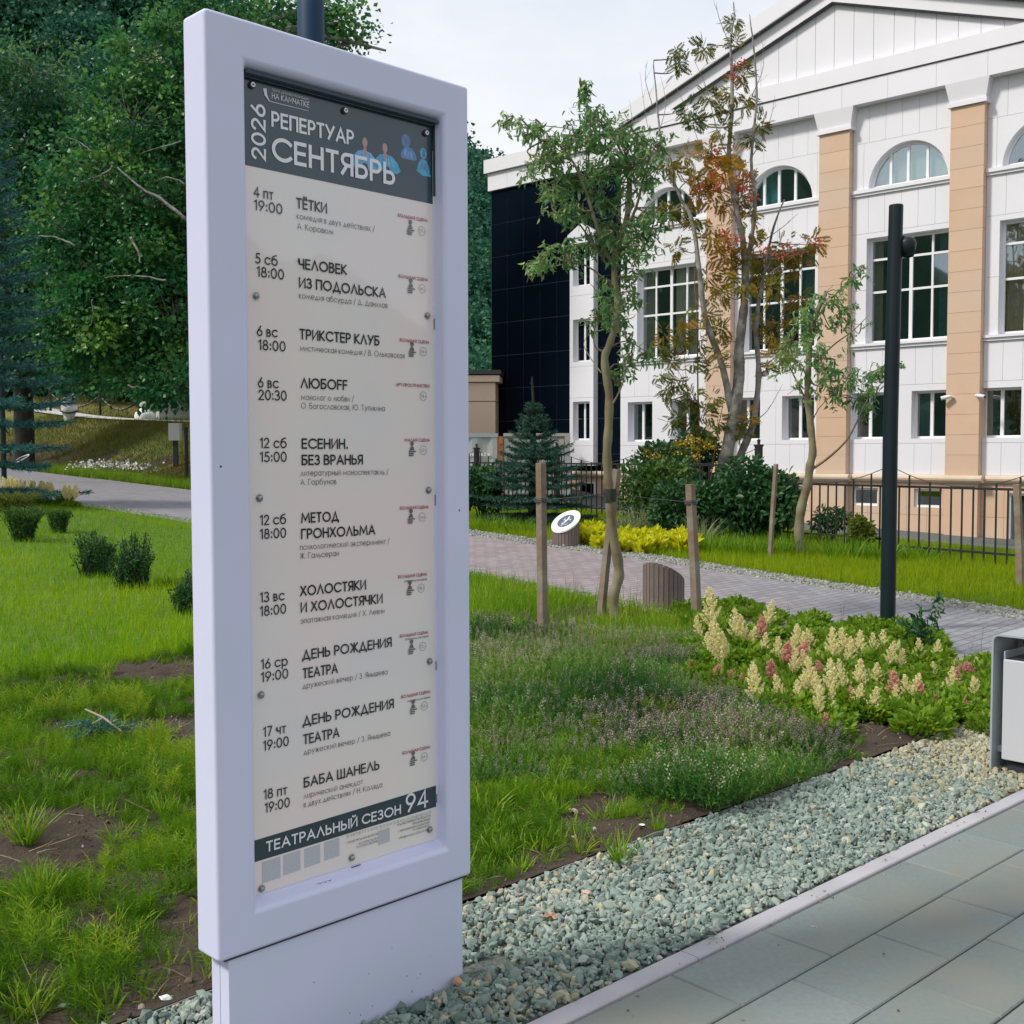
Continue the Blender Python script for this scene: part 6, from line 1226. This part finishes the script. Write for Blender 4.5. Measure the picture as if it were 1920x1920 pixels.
for px, py, h, lb in ((1340, 1035, .28, 'long green grass at the foot of the shrubs, below the rowan'), (1400, 1040, .28, 'long green grass at the foot of the dark shrub'), (1470, 1040, .30, 'long green grass around the far willow trunk'), (1580, 1048, .30, 'long green grass under the thin sprig by the fence'), (920, 995, .25, 'long green grass along the path left of the drum'), (980, 1000, .24, 'long green grass under the young spruce'), (1640, 1050, .28, 'long green grass left of the lamp post at the fence'), (1720, 1050, .24, 'long green grass right of the lamp post at the fence')):
    o = clump(px, py, lb, 260, h, L_weed, .010, .5, .30, .45, 'long grass along the fence and shrubs', 'long_grass'); o.location.z = float(terr(o.location.x, o.location.y))
# shrubs of the left lawn
def twiggy(name, label, px, py, Wp, Hp, n, seed, mt=L_sdg, flat=False, spread=.5):
    g_ = G(px, py); Wd, Hd = Wp/FPX*g_[1], Hp/FPX*g_[1]; rr = np.random.default_rng(seed); root = thing(name, label, 'shrub', g_); st = MB(); lf = MB()
    lob = rr.uniform(.62, 1.12, 7)
    for k in range(n):
        a = rr.uniform(0, 6.28); q = math.sqrt(rr.random())*spread*(1 if flat else rr.uniform(.7, 1.2)); h = Hd*(rr.uniform(.78, 1.0) if flat else rr.uniform(.5, 1.0)*lob[int(a*7/6.29)]*(1-.45*q*q*4*.6)); e = np.array([Wd*q*math.cos(a), Wd*q*math.sin(a), h]); b = np.array([e[0]*(.36 if flat else .62), e[1]*(.36 if flat else .62), -.03]); m_ = b*.4+e*.6*np.array([.75, .75, .9])+rr.normal(0, .01, 3); c = smooth([b, m_, e], 4); st.tube(c, np.linspace(.007, .002, len(c)), 4)
        j = 64; s = .06+.94*rr.random(j); P = c[np.minimum((s*(len(c)-1)).astype(int), len(c)-1)]+rr.normal(0, .018, (j, 3)); d = rr.normal(0, .8, (j, 3)); d[:, 2] += .8; M = rots(rr, d); z_ = rr.uniform(.022, .042, j); M = M*np.stack([z_*.5, z_, z_], 1)[:, None, :]; lf.scatter(FOLD[0], FOLD[1], M, P, np.clip(.30+.35*s+rr.normal(0, .15, j), 0, 1))
    st.build('stems', m_dbark, root); lf.build('leaves', mt, root)
twiggy('flat_topped_bush', 'dark flat topped bush on the lawn at the left edge', 45, 1016, 88, 68, 120, 1, L_edge, True); twiggy('flat_topped_bush', 'small dark bush right of the flat topped one on the lawn', 110, 1000, 50, 46, 60, 2, L_edge, True)
twiggy('twiggy_bush', 'dark twiggy bush in the middle of the left lawn, taller of the pair', 182, 1082, 82, 112, 95, 3); twiggy('twiggy_bush', 'dark twiggy bush standing right and in front of the taller one', 250, 1104, 84, 110, 95, 4); twiggy('twiggy_bush', 'dark bush half hidden behind the left side of the notice board', 352, 1152, 60, 90, 70, 5)
twiggy('lawn_shrub', 'yellow green bush among the pale plumes at the left edge', 20, 962, 110, 40, 90, 6, L_lgt, True); twiggy('lawn_shrub', 'yellow green bush beside the path end of the left lawn', 120, 950, 50, 26, 40, 7, L_lgt, True)
# spreading juniper with dead twig, small sedum
g_ = G(190, 1392); rr = np.random.default_rng(15); root = thing('creeping_juniper', 'blue green creeping juniper on the soil left of the notice board', 'shrub', g_); lf = MB(); st = MB()
for k in range(46):
    a = rr.uniform(0, 6.28); ln = rr.uniform(.08, .20); e = np.array([math.cos(a)*ln*1.15, math.sin(a)*ln*.9, rr.uniform(.03, .10)]); q = np.array([e*s+np.array([0, 0, .05*math.sin(3.1*s)]) for s in np.linspace(0, 1, 6)]); st.tube(q, np.linspace(.005, .002, 6), 4)
    j = 70; s = rr.random(j)**.7; P = np.array([e*v+np.array([0, 0, .05*math.sin(3.1*v)]) for v in s])+rr.normal(0, .011, (j, 3)); d = e/np.linalg.norm(e)+rr.normal(0, .6, (j, 3)); M = rots(rr, d); z_ = rr.uniform(.012, .026, j); M = M*np.stack([z_*.35, z_, z_], 1)[:, None, :]; lf.scatter(FOLD[0], FOLD[1], M, P, np.clip(.35+.3*s+rr.normal(0, .2, j), 0, 1))
st.build('stems', m_bark, root); lf.build('needles', L_jun, root)
pA, pB = P3(160, 1330, g_[1]-.02), P3(228, 1372, g_[1]-.12); mb = MB(); q = np.array([pA, (pA+pB)/2+np.array([0, 0, .015]), pB]); mb.tube(q, [.005, .006, .005], 6); mb.tube([q[1], q[1]+np.array([-.04, -.05, -.02])], [.004, .002], 5); mb.tube([q[1]+(q[2]-q[1])*.4, q[1]+(q[2]-q[1])*.4+np.array([.05, -.04, .03])], [.004, .002], 5)
tag(mb.build('dry_twig', mat('pale_twig', (.42, .36, .27), (.30, .25, .18), 12, .9)), 'pale dead twig lying across the blue juniper', 'twig')
g_ = G(1063, 1382); rr = np.random.default_rng(16); mb = MB(); cloud(mb, rr, 0, 0, .03, .075, 420, .022, FOLD, .5, .6, 0, .4, 0, .6); o = mb.build('stonecrop', L_jun); o.location = g_; tag(o, 'small blue green cushion plant in the thyme bed', 'plant')
# astilbes
L_af = leafmat('astilbe_leaf', (.075, .17, .012), (.17, .32, .018), (.36, .43, .03), .44); L_pl = leafmat('cream_plume', (.76, .66, .28), (.91, .85, .50), (.94, .92, .72), .55); L_pk = leafmat('pink_plume', (.66, .32, .26), (.80, .46, .38), (.86, .62, .52), .55)
def plume_mesh(seed, h, mt):
    r6 = np.random.default_rng(seed); mb = MB(); mb.tube([(0, 0, 0), (0, 0, h*.45), (0, 0, h)], [.0028, .0022, .001], 4, .1)
    N = 20
    for k in range(N):
        f = k/N; z = h*(.36+.62*f); a = k*2.4; ln = h*.155*(1-f)**.9+.007; e = np.array([math.cos(a)*ln, math.sin(a)*ln, ln*1.25]); m_ = int(70*(1-f)+18); s = .12+.88*r6.random(m_); P = np.array([0, 0, z])+e*s[:, None]+r6.normal(0, .0042, (m_, 3))*(1.3-s[:, None]); d = rdir(r6, m_); d[:, 2] += .5
        mb.scatter(FOLD[0], FOLD[1], scl(rots(r6, d), r6.uniform(.006, .0115, m_)), P, np.clip(r6.normal(.55, .22, m_), 0, 1))
    m = mb.build('plume', mt); me = m.data; bpy.data.objects.remove(m); return me
PLM = [plume_mesh(i, 1.0*.30, L_pl) for i in range(3)]; PKM = [plume_mesh(9+i, .20, L_pk) for i in range(2)]
def fol_mesh(seed):
    r6 = np.random.default_rng(seed); mb = MB(); n = 330; a = r6.uniform(0, 6.28, n); q = np.sqrt(r6.random(n)); d = np.stack([np.cos(a)*q*1.3, np.sin(a)*q*1.3, np.full(n, .55)], 1)+r6.normal(0, .3, (n, 3)); M = rots(r6, d); s = r6.uniform(.03, .062, n); M = M*np.stack([s*.58, s, s], 1)[:, None, :]
    mb.scatter(OVAL[0], OVAL[1], M, np.stack([.13*q*np.cos(a), .13*q*np.sin(a), r6.uniform(.01, .135, n)*(1-.4*q)], 1), np.clip(r6.normal(.48, .22, n), 0, 1)); o = mb.build('foliage', L_af); me = o.data; bpy.data.objects.remove(o); return me
FOL = [fol_mesh(i+40) for i in range(3)]
def child(name, me, root, loc=(0, 0, 0), rot=(0, 0, 0), sc=1.0):
    o = bpy.data.objects.new(name, me); C.objects.link(o); o.parent = root; o.location = loc; o.rotation_euler = rot; o.scale = (sc,)*3; return o
# plume tips read off the photograph: pixel of the tip, height in pixels, kind
PL = [(1340, 1100, 90, 0), (1318, 1150, 60, 0), (1366, 1160, 90, 0), (1352, 1185, 80, 0), (1386, 1140, 70, 0), (1400, 1150, 70, 0), (1432, 1122, 60, 0), (1330, 1185, 50, 0), (1428, 1185, 50, 0), (1458, 1192, 58, 0), (1512, 1160, 60, 0), (1535, 1172, 75, 0), (1562, 1175, 70, 0), (1592, 1176, 60, 0), (1612, 1182, 70, 0), (1640, 1185, 60, 0), (1425, 1246, 85, 0), (1478, 1262, 65, 0), (1500, 1275, 60, 0), (1518, 1232, 75, 0), (1532, 1282, 60, 0), (1566, 1235, 80, 0), (1578, 1210, 60, 0), (1584, 1195, 62, 0), (1612, 1232, 70, 0), (1604, 1278, 55, 0), (1600, 1300, 60, 0), (1630, 1282, 55, 0), (1683, 1215, 60, 0), (1706, 1260, 62, 0), (1716, 1285, 45, 0), (1832, 1268, 48, 0), (1780, 1248, 55, 0), (1840, 1230, 40, 0), (1560, 1310, 40, 0), (1640, 1320, 36, 0), (1770, 1315, 26, 0), (1412, 1240, 60, 0), (1545, 1255, 70, 0), (1660, 1200, 55, 0), (1655, 1180, 50, 0),
      (1489, 1205, 50, 1), (1488, 1200, 55, 1), (1368, 1255, 50, 1), (1348, 1252, 34, 1), (1390, 1262, 30, 1), (1296, 1240, 26, 1), (1340, 1196, 30, 1), (1680, 1260, 55, 1), (1640, 1258, 34, 1), (1790, 1250, 42, 1), (1816, 1240, 36, 1), (1814, 1310, 28, 1), (1416, 1200, 40, 1), (1552, 1352, 24, 1)]
rr = np.random.default_rng(99)
for _ in range(62):                                            # thinner plumes between the measured ones
    fx = rr.random(); PL.append((1330+fx*500+rr.uniform(-20, 20), 1165+fx*62+rr.uniform(-20, 95), rr.uniform(26, 56), 0 if rr.random() < .8 else 1))
SORTED = sorted(PL, key=lambda p: (p[3], p[1])); used = [False]*len(SORTED)
for i, (px, py, h, kd) in enumerate(SORTED):
    if used[i]: continue
    by_ = py+h*1.28+4; g_ = G(px, by_); cl = [(px, py, h)]; used[i] = True
    for j in range(i+1, len(SORTED)):                          # plumes close together grow from one plant
        if not used[j] and SORTED[j][3] == kd and abs(SORTED[j][0]-px) < 26 and abs(SORTED[j][1]+SORTED[j][2]*1.28-by_) < 30 and len(cl) < 3: cl.append(SORTED[j][:3]); used[j] = True
    t = thing('astilbe_plant', 'cream plumed astilbe in the flower patch around the lamp post foot' if kd == 0 else 'short pink plumed astilbe low in the flower patch', 'flower', g_, 0, 'cream astilbes beside the path' if kd == 0 else 'pink astilbes beside the path')
    child('foliage', FOL[i % 3], t, (0, 0, 0), (0, 0, rr.uniform(0, 6.28)), rr.uniform(.9, 1.2))
    for (qx, qy, qh) in cl:
        top = P3(qx, qy, g_[1]+rr.uniform(-.05, .05)); hh = max(.14, top[2]-g_[2]); child('plume', (PLM if kd == 0 else PKM)[rr.integers(0, 3 if kd == 0 else 2)], t, (top[0]-g_[0], top[1]-g_[1], 0), (rr.normal(0, .15), rr.normal(0, .15), rr.uniform(0, 6.28)), hh/(.30 if kd == 0 else .20))
# low leafy plants that fill the astilbe patch
AP = np.array([G(*p)[:2] for p in ((1270, 1165), (1330, 1135), (1500, 1165), (1680, 1185), (1790, 1215), (1868, 1240), (1866, 1380), (1700, 1405), (1520, 1420), (1420, 1340), (1290, 1250))])
x = rr.uniform(AP[:, 0].min(), AP[:, 0].max(), 520); y = rr.uniform(AP[:, 1].min(), AP[:, 1].max(), 520); k = inpoly(x, y, AP); x, y = x[k][:120], y[k][:120]
for i in range(len(x)):
    t = thing('leafy_plant', 'low green leafy plant among the astilbes, without a plume', 'plant', (x[i], y[i], float(terr(x[i], y[i]))), rr.uniform(0, 6.28), 'leafy plants among the astilbes'); child('foliage', FOL[i % 3], t, sc=rr.uniform(.75, 1.15))
for px, py, lb in ((1475, 1190, 'x'),): pass
for px, py, h, kd in ((30, 930, 34, 0), (22, 925, 30, 0), (45, 930, 30, 0), (72, 935, 34, 0), (85, 938, 30, 0), (95, 940, 30, 0), (128, 945, 30, 0), (5, 930, 30, 0), (58, 935, 22, 0), (138, 945, 24, 0)):
    g_ = G(px, py+8); t = thing('astilbe_plant', 'cream plumed astilbe at the far end of the left lawn', 'flower', g_, 0, 'cream astilbes at the far end of the left lawn'); child('foliage', FOL[px % 3], t, (0, 0, 0), (0, 0, px), 1.0)
    for k in range(3): child('plume', PLM[k], t, (rr.normal(0, .07), rr.normal(0, .07), .0), (rr.normal(0, .08), rr.normal(0, .08), k*2.), 1.45)
# tall weed beside the lamp post
g_ = G(1728, 1232); rr = np.random.default_rng(17); t = thing('tall_weed', 'tall leafy green weed right of the lamp post foot', 'plant', g_); st = MB(); lf = MB()
for k in range(7):
    e = np.array([rr.normal(0, .14), rr.normal(0, .1), rr.uniform(.22, .44)]); q = smooth([(0, 0, -.02), e*np.array([.5, .5, .5]), e], 4); st.tube(q, np.linspace(.005, .002, len(q)), 4); j = 34; s = rr.integers(2, len(q), j); d = rr.normal(0, .8, (j, 3)); d[:, 2] += .3; M = rots(rr, d); z_ = rr.uniform(.05, .10, j); M = M*np.stack([z_*.3, z_, z_], 1)[:, None, :]; lf.scatter(OVAL[0], OVAL[1], M, q[s]+rr.normal(0, .01, (j, 3)), rr.uniform(.1, .6, j))
st.build('stems', L_weed, t); lf.build('leaves', L_shr, t)
# thin flowering stalks along the near path edge
mb = MB(); rr = np.random.default_rng(18)
for px, py in ((945, 1105), (975, 1110), (1065, 1115), (1072, 1120), (1115, 1130), (1180, 1140), (1090, 1130), (960, 1100), (1190, 1150), (1195, 1140), (1400, 1165), (1475, 1170), (1580, 1185), (1800, 1250), (1845, 1235)):
    g_ = G(px, py+18)
    for k in range(2): e = g_+np.array([rr.normal(0, .05), rr.normal(0, .04), rr.uniform(.16, .34)]); mb.tube([g_, (g_+e)/2+rr.normal(0, .008, 3), e], [.002, .0016, .001], 4, .1); n = 12; P = e+rr.normal(0, 1, (n, 3))*np.array([.02, .02, .05]); mb.scatter(FOLD[0], FOLD[1], scl(rots(rr, rdir(rr, n)), np.full(n, .008)), P, rr.random(n))
tag(mb.build('seed_stalks', L_dryg), 'thin dark seed stalks along the near edge of the block path', 'stalks', kind='stuff')
# white flowers on the bank foot
mb = MB(); rr = np.random.default_rng(19); L_wf = leafmat('white_petal', (.6, .62, .55), (.75, .76, .72), (.82, .82, .8), .2)
for px in np.concatenate([np.linspace(140, 272, 26)]):
    g_ = G(px+rr.normal(0, 3), 889+.03*(px-140)+rr.uniform(-3, 5)); n = 10; P = g_+np.array([0, 0, .30])+rr.normal(0, 1, (n, 3))*np.array([.14, .14, .05]); mb.scatter(OVAL[0], OVAL[1], scl(rots(rr, rdir(rr, n)), np.full(n, .07)), P, rr.random(n))
tag(mb.build('white_flowers', L_wf), 'scattered white flowers at the foot of the bank beyond the path', 'flowers', kind='stuff')
# ------------------------------------------------------------------ big trees and the hill
L_dec = leafmat('dark_leaf', (.013, .085, .042), (.034, .155, .058), (.13, .28, .065), .38, .35)
L_dec2 = leafmat('maple_leaf', (.018, .115, .042), (.048, .20, .056), (.19, .36, .06), .40, .35)
def bigtree(name, label, x, y, blobs, trunk, n_sub, n_leaf, ls, mt, seed, r_sub, dead=()):
    """blobs: rough crown masses (x, y, z, rx, rz); leafy sprays sit on twigs round them"""
    z0 = float(terr(x, y)); g_ = np.array([x, y, z0]); rr = np.random.default_rng(seed); root = thing(name, label, 'tree', g_); st = MB(); lf = MB(); tw = MB()
    for pts, r0, r1 in trunk: q = smooth(np.asarray(pts, float), 4); st.tube(q-g_, np.linspace(r0, r1, len(q))*(1+.05*rr.normal(size=len(q))), 10)
    TP_ = np.concatenate([smooth(np.asarray(p, float), 4) for p, _, _ in trunk])
    w_ = np.array([b[3]**2 for b in blobs]); w_ = w_/w_.sum()
    for b, f in zip(blobs, w_):
        c = np.array(b[:3]); near = TP_[np.argmin(np.linalg.norm(TP_-c, axis=1))]; q = smooth([near, (near+c)/2+rr.normal(0, .2, 3), c], 4); tw.tube(q-g_, np.linspace(.10, .03, len(q)), 6)
        for k in range(int(n_sub*f)):
            v = rdir(rr, 1)[0]; s = c+v*np.array([b[3], b[3], b[4]])*rr.uniform(.45, 1.0); q = smooth([c+(s-c)*.25, (c+s)/2+rr.normal(0, .12, 3), s], 3); tw.tube(q-g_, np.linspace(.025, .008, len(q)), 4)
            m_ = int(n_leaf*rr.uniform(.6, 1.4)); rs = r_sub*rr.uniform(.6, 1.25); P = s+rr.normal(0, 1, (m_, 3))*rs*np.array([.55, .55, .38]); d = (P-s)/rs+v*.4+rr.normal(0, .5, (m_, 3)); d[:, 2] -= .5; M = rots(rr, d); z_ = ls*rr.lognormal(0, .2, m_); M = M*np.stack([z_*.8, z_, z_], 1)[:, None, :]
            lf.scatter(FOLD[0], FOLD[1], M, P-g_, np.clip(.42+rr.normal(0, .24)+rr.normal(0, .12, m_), 0, 1))
    for pts, r0 in dead: q = smooth(np.asarray(pts, float), 5); q = q+np.cumsum(rr.normal(0, .015, q.shape), 0); tw.tube(q-g_, np.linspace(r0, r0*.35, len(q)), 5)
    st.build('trunk', m_dbark, root, True); tw.build('branches', m_bark, root, True); lf.build('crown', mt, root); return root
def pb(px, py, Y, r, rz=None): p = P3(px, py, Y); return (p[0], p[1], p[2], r, rz or r*.85)
# maple whose crown fills the space left of the notice board; its trunk stands behind the board
bx_, by_ = P3(420, 850, 30)[0], 30.0
T2 = [([(bx_, by_, .7), P3(415, 760, 30), P3(400, 640, 30), P3(380, 560, 30.3), P3(330, 470, 30.5), P3(260, 380, 30)], .34, .08), ([P3(400, 640, 30), P3(420, 450, 30), P3(440, 250, 30), P3(450, 60, 30.2)], .24, .06), ([P3(392, 600, 30), P3(330, 560, 29.5), P3(240, 520, 29), P3(160, 500, 28.5)], .13, .04), ([P3(410, 700, 30), P3(360, 720, 29), P3(320, 730, 28.6)], .10, .03)]
B2 = [pb(300, 120, 31, 1.7), pb(250, 230, 30, 1.5), pb(330, 260, 31, 1.8), pb(180, 330, 29.5, 1.5), pb(260, 380, 30, 1.9), pb(130, 440, 29, 1.4), pb(210, 500, 29, 1.7), pb(310, 480, 30, 1.9), pb(140, 560, 28.5, 1.2), pb(230, 600, 28.5, 1.5), pb(320, 600, 29, 1.7), pb(290, 690, 28.5, 1.2), pb(335, 725, 28, .9, .6), pb(190, 640, 28.5, 1.2, .8), pb(110, 620, 28.8, 1.0, .7), pb(330, 60, 31, 1.2), pb(430, 30, 31, 1.3), pb(500, 20, 31, 1.3), pb(560, 60, 31, 1.2), pb(480, 90, 31, 1.2), pb(620, 20, 31, .55), pb(630, 60, 31, .5), pb(680, 75, 31, .55), pb(655, 40, 31, .4), pb(724, 95, 31, .22), pb(410, 160, 31, 1.6), pb(480, 220, 31, 1.6), pb(640, 95, 31, .35), pb(430, 340, 30.5, 1.7), pb(440, 480, 30.5, 1.7), pb(420, 600, 30, 1.5), pb(525, 140, 31, 1.0)]
bigtree('maple_tree', 'large dark green tree leaning over the bank behind the notice board', bx_, by_, B2, T2, 640, 90, .135, L_dec2, 201, .50,
        [([P3(a_, b_, y_) for a_, b_ in L], r_) for L, y_, r_ in (([(348, 412), (300, 372), (268, 355), (218, 315)], 27.4, .05), ([(212, 310), (190, 325), (160, 338)], 27.6, .02), ([(140, 462), (110, 448), (72, 446)], 27.6, .03), ([(246, 442), (258, 470), (262, 490)], 27.3, .035), ([(340, 265), (300, 278), (255, 290)], 27.8, .02), ([(310, 527), (250, 520), (200, 521)], 27.4, .025), ([(172, 560), (174, 590), (171, 610)], 27.3, .015), ([(240, 724), (258, 727), (272, 732)], 27.2, .025), ([(176, 285), (150, 268), (120, 252)], 27.8, .018), ([(345, 345), (310, 330), (285, 340)], 27.5, .02))])
# older tree with its trunk at the left
tx, ty = P3(44, 850, 37)[0], 37.0
T1 = [([(tx, ty, .8), P3(46, 820, 37), P3(43, 740, 37), P3(40, 640, 37), P3(45, 520, 37), P3(60, 380, 37), P3(75, 250, 37)], .36, .10), ([P3(42, 660, 37), P3(90, 560, 36.5), P3(150, 470, 36)], .16, .05), ([P3(43, 640, 37), P3(0, 560, 37), P3(-60, 480, 37)], .14, .05)]
B1 = [pb(60, 130, 37, 1.7), pb(20, 190, 37, 1.8), pb(100, 220, 37.5, 1.8), pb(50, 300, 37, 2.2), pb(130, 330, 38, 1.8), pb(-30, 300, 37, 2.0), pb(60, 420, 36.5, 2.2), pb(-20, 450, 36, 2.0), pb(50, 540, 36, 2.0), pb(110, 600, 36.5, 1.8), pb(20, 640, 35.5, 1.5, 1.0), pb(90, 680, 36, 1.2, .7), pb(-40, 600, 36, 1.8), pb(150, 660, 37, 1.5, .9), pb(210, 690, 38, 1.4, .8)]
bigtree('old_tree', 'dark broadleaf tree with a thick trunk beyond the path at the left', tx, ty, B1, T1, 420, 80, .145, L_dec, 202, .8)
tx, ty = P3(230, 800, 52)[0], 52.0
bigtree('background_tree', 'shaded tree standing behind the white markers on the upper lawn', tx, ty, [pb(200, 560, 52, 3.2), pb(280, 500, 53, 3.4), pb(150, 450, 54, 3.2), pb(260, 640, 51, 2.6, 1.5), pb(180, 670, 51, 2.4, 1.2), pb(330, 640, 51, 3.0, 2.2), pb(120, 600, 52, 2.6), pb(240, 400, 54, 3.2), pb(340, 400, 54, 3.2)], [([(tx, ty, 2), P3(235, 700, 52), P3(230, 560, 52), P3(235, 420, 53)], .36, .1)], 260, 90, .20, L_dec, 203, 1.25)
tx, ty = P3(330, 850, 45)[0], 46.0
bigtree('understorey_tree', 'low dark tree beside the smaller white marker and the pale wall', tx, ty, [pb(300, 700, 45, 1.6, 1.2), pb(338, 738, 44.5, 1.0, .6), pb(355, 690, 45, 1.7, 1.5), pb(310, 640, 46, 1.6), pb(400, 720, 45, 1.8), pb(400, 640, 46, 1.8)], [([(tx, ty, 1.6), P3(330, 780, 46), P3(325, 700, 46), P3(320, 640, 46)], .2, .06)], 150, 90, .14, L_dec, 204, .8)
# the wooded hill
def ridge(x): return np.interp(x, [-140, -58, -38, -30, -22, -16, -4.5, 3, 14, 40, 70, 110], [56, 55, 47, 44, 40, 35, 28, 23, 17, 9, 4, 2])
def hillz(x, y): return terr(x, np.minimum(y, 70))*.9+ridge(x)*sst((y-62)/68)
gx = np.linspace(-150, 112, 80); gy = np.concatenate([np.linspace(60, 135, 40), np.linspace(140, 260, 12)]); X, Y = np.meshgrid(gx, gy); Z = hillz(X, Y)-.05; idx = np.arange(X.size).reshape(X.shape)
mb = MB(); mb.add(np.stack([X.ravel(), Y.ravel(), Z.ravel()], 1), np.stack([idx[:-1, :-1].ravel(), idx[:-1, 1:].ravel(), idx[1:, 1:].ravel(), idx[1:, :-1].ravel()], 1)); tag(mb.build('hill', m_hill, smooth=True), kind='structure')
L_hill = leafmat('hill_leaf', (.016, .095, .062), (.034, .15, .085), (.085, .22, .08), .3, .6)
rr = np.random.default_rng(300); mb = MB(); N = 1500; x = rr.uniform(-75, 14, N); y = 64+rr.random(N)*72; keep = (np.abs(x/y+.0) < .56) & (np.where((x/y > -.24) & (x/y < -.075), rr.random(N) < .6, True)); x, y = x[keep], y[keep]
for i in range(len(x)):
    r = rr.uniform(1.4, 3.2); z = hillz(x[i], y[i])+r*rr.uniform(.6, 1.3); tb = rr.normal(.42, .16)
    vis = x[i]/y[i] > -.09
    for k in range(4):
        o_ = rdir(rr, 1)[0]*r*.55; m_ = 150 if vis else 80; cloud(mb, rr, x[i]+o_[0], y[i]+o_[1], z+o_[2]*.7, r*.62, m_, .34 if vis else .42, FOLD, tb, .85, .35, .6, 0, .9)
tag(mb.build('hillside_forest', L_hill), 'dense green forest covering the hill behind the theatre', 'forest', kind='stuff')
# unseen wooded slopes: right one mirrored in the poster, rest added for facade reflections
az_ = np.radians(np.linspace(88, 305, 200)); rd_ = np.linspace(88, 190, 34); AZ, RD = np.meshgrid(az_, rd_); X, Y = RD*np.sin(AZ), RD*np.cos(AZ); hh = np.interp(np.degrees(AZ), [88, 97, 112, 150, 200, 235, 262, 290, 305], [2, 24, 34, 22, 9, 11, 42, 50, 44])
Z = hh*sst((RD-88)/55)*(.75+.5*vnoise(X+300, Y+300, .03, 401))+5*vnoise(X+300, Y+300, .14, 402)+3*vnoise(X+300, Y+300, .4, 403)-4; idx = np.arange(X.size).reshape(X.shape)
mb = MB(); mb.add(np.stack([X.ravel(), Y.ravel(), Z.ravel()], 1), np.stack([idx[:-1, :-1].ravel(), idx[:-1, 1:].ravel(), idx[1:, 1:].ravel(), idx[1:, :-1].ravel()], 1)); o = tag(mb.build('unseen_hill', mat('unseen_wooded_slope', (.015, .05, .025), (.035, .085, .035), .3, .95), smooth=True), kind='structure')
# ------------------------------------------------------------------ small things on the ground
m_pink = mat('pink_stone', (.50, .33, .25), (.62, .46, .37), 20, .9, .4, bscale=60)
def rock(name, label, px, py, s, mt, dz=.0, seed=0, flat=.6):
    g_ = G(px, py); rr = np.random.default_rng(seed+1); mb = MB(); tv = IV*(1+rr.uniform(-.25, .2, (12, 1)))*np.array([1.3, .9, flat])*s; mb.add(tv, IF); o = mb.build(name, mt); o.location = (g_[0], g_[1], float(bedz(g_[0], g_[1]))+s*.3+dz); o.rotation_euler = (0, 0, rr.uniform(0, 6)); return tag(o, label, 'stone')
rock('stone', 'pale pink stone lying on the soil among the weeds', 1074, 1522, .021, m_pink, 0, 1); rock('stone', 'small flat whitish stone on the soil near the edging', 1204, 1556, .015, m_rim, 0, 2, .35); rock('stone', 'terracotta coloured pebble lying on the green gravel', 1100, 1688, .014, m_pink, .012, 3)
rock('stone', 'white stone on the soil at the lower left, by the edging', 312, 1880, .017, m_rim, 0, 5, .5); rock('stone', 'orange brown stone on the gravel beside the notice board base', 858, 1858, .018, mat('orange_stone', (.42, .22, .12), (.5, .3, .18), 20, .9), .012, 6); rock('stone', 'flat grey stone lying on the soil in front of the weeds', 120, 1893, .016, m_stone, 0, 7, .4)
def leaf(label, px, py, s, col, seed):
    g_ = G(px, py); rr = np.random.default_rng(seed); mb = MB(); n = 18; a = np.linspace(0, 6.28, n, endpoint=False); R = s*(.62+.38*np.abs(np.cos(a*2.5)))*rr.uniform(.85, 1.1, n); V = [(0, 0, .004)]+[(R[i]*math.cos(a[i]), R[i]*math.sin(a[i])*.75, .006+rr.normal(0, .10)*s+.25*s*abs(math.sin(a[i]))) for i in range(n)]; mb.add(V, [(0, i+1, (i+1) % n+1) for i in range(n)]); mb.tube([(s*.6, 0, .006), (s*1.4, .2*s, .012)], .0012, 4); o = mb.build('fallen_leaf', mat('dead_leaf', col, tuple(c*.7 for c in col), 30, .8)); o.location = (g_[0], g_[1], g_[2]+.014); o.rotation_euler = (0, 0, rr.uniform(0, 6)); return tag(o, label, 'leaf')
leaf('curled tan fallen leaf on the gravel, largest of the fallen leaves', 1031, 1731, .028, (.42, .25, .15), 1); leaf('small dark fallen leaf on the concrete kerb', 1333, 1764, .020, (.07, .055, .04), 2); leaf('brown leaf scrap on the gravel near the middle of the strip', 1262, 1672, .022, (.14, .11, .07), 3)
leaf('tiny pale leaf scrap on the grey slabs', 1526, 1750, .010, (.5, .5, .46), 4); leaf('tiny brown leaf on the kerb near its far joint', 1545, 1682, .010, (.28, .18, .14), 5)
mb = MB(); r7 = np.random.default_rng(44); n = 70; t = np.where(r7.random(n) < .7, r7.normal(2.12, .02, n), r7.uniform(1.3, 2.1, n)); u = r7.uniform(2.0, 5.2, n); x, y = tu2xy(t, u); mb.scatter(FOLD[0], FOLD[1], scl(rots(r7, rdir(r7, n)*np.array([1, 1, .15])), r7.uniform(.004, .012, n)), np.stack([x, y, np.where(t > 2.113, .0105, .0035)], 1), r7.random(n))
tag(mb.build('leaf_crumbs', m_clod), 'dark crumbs and bits of leaf along the kerb', 'crumbs', kind='stuff')
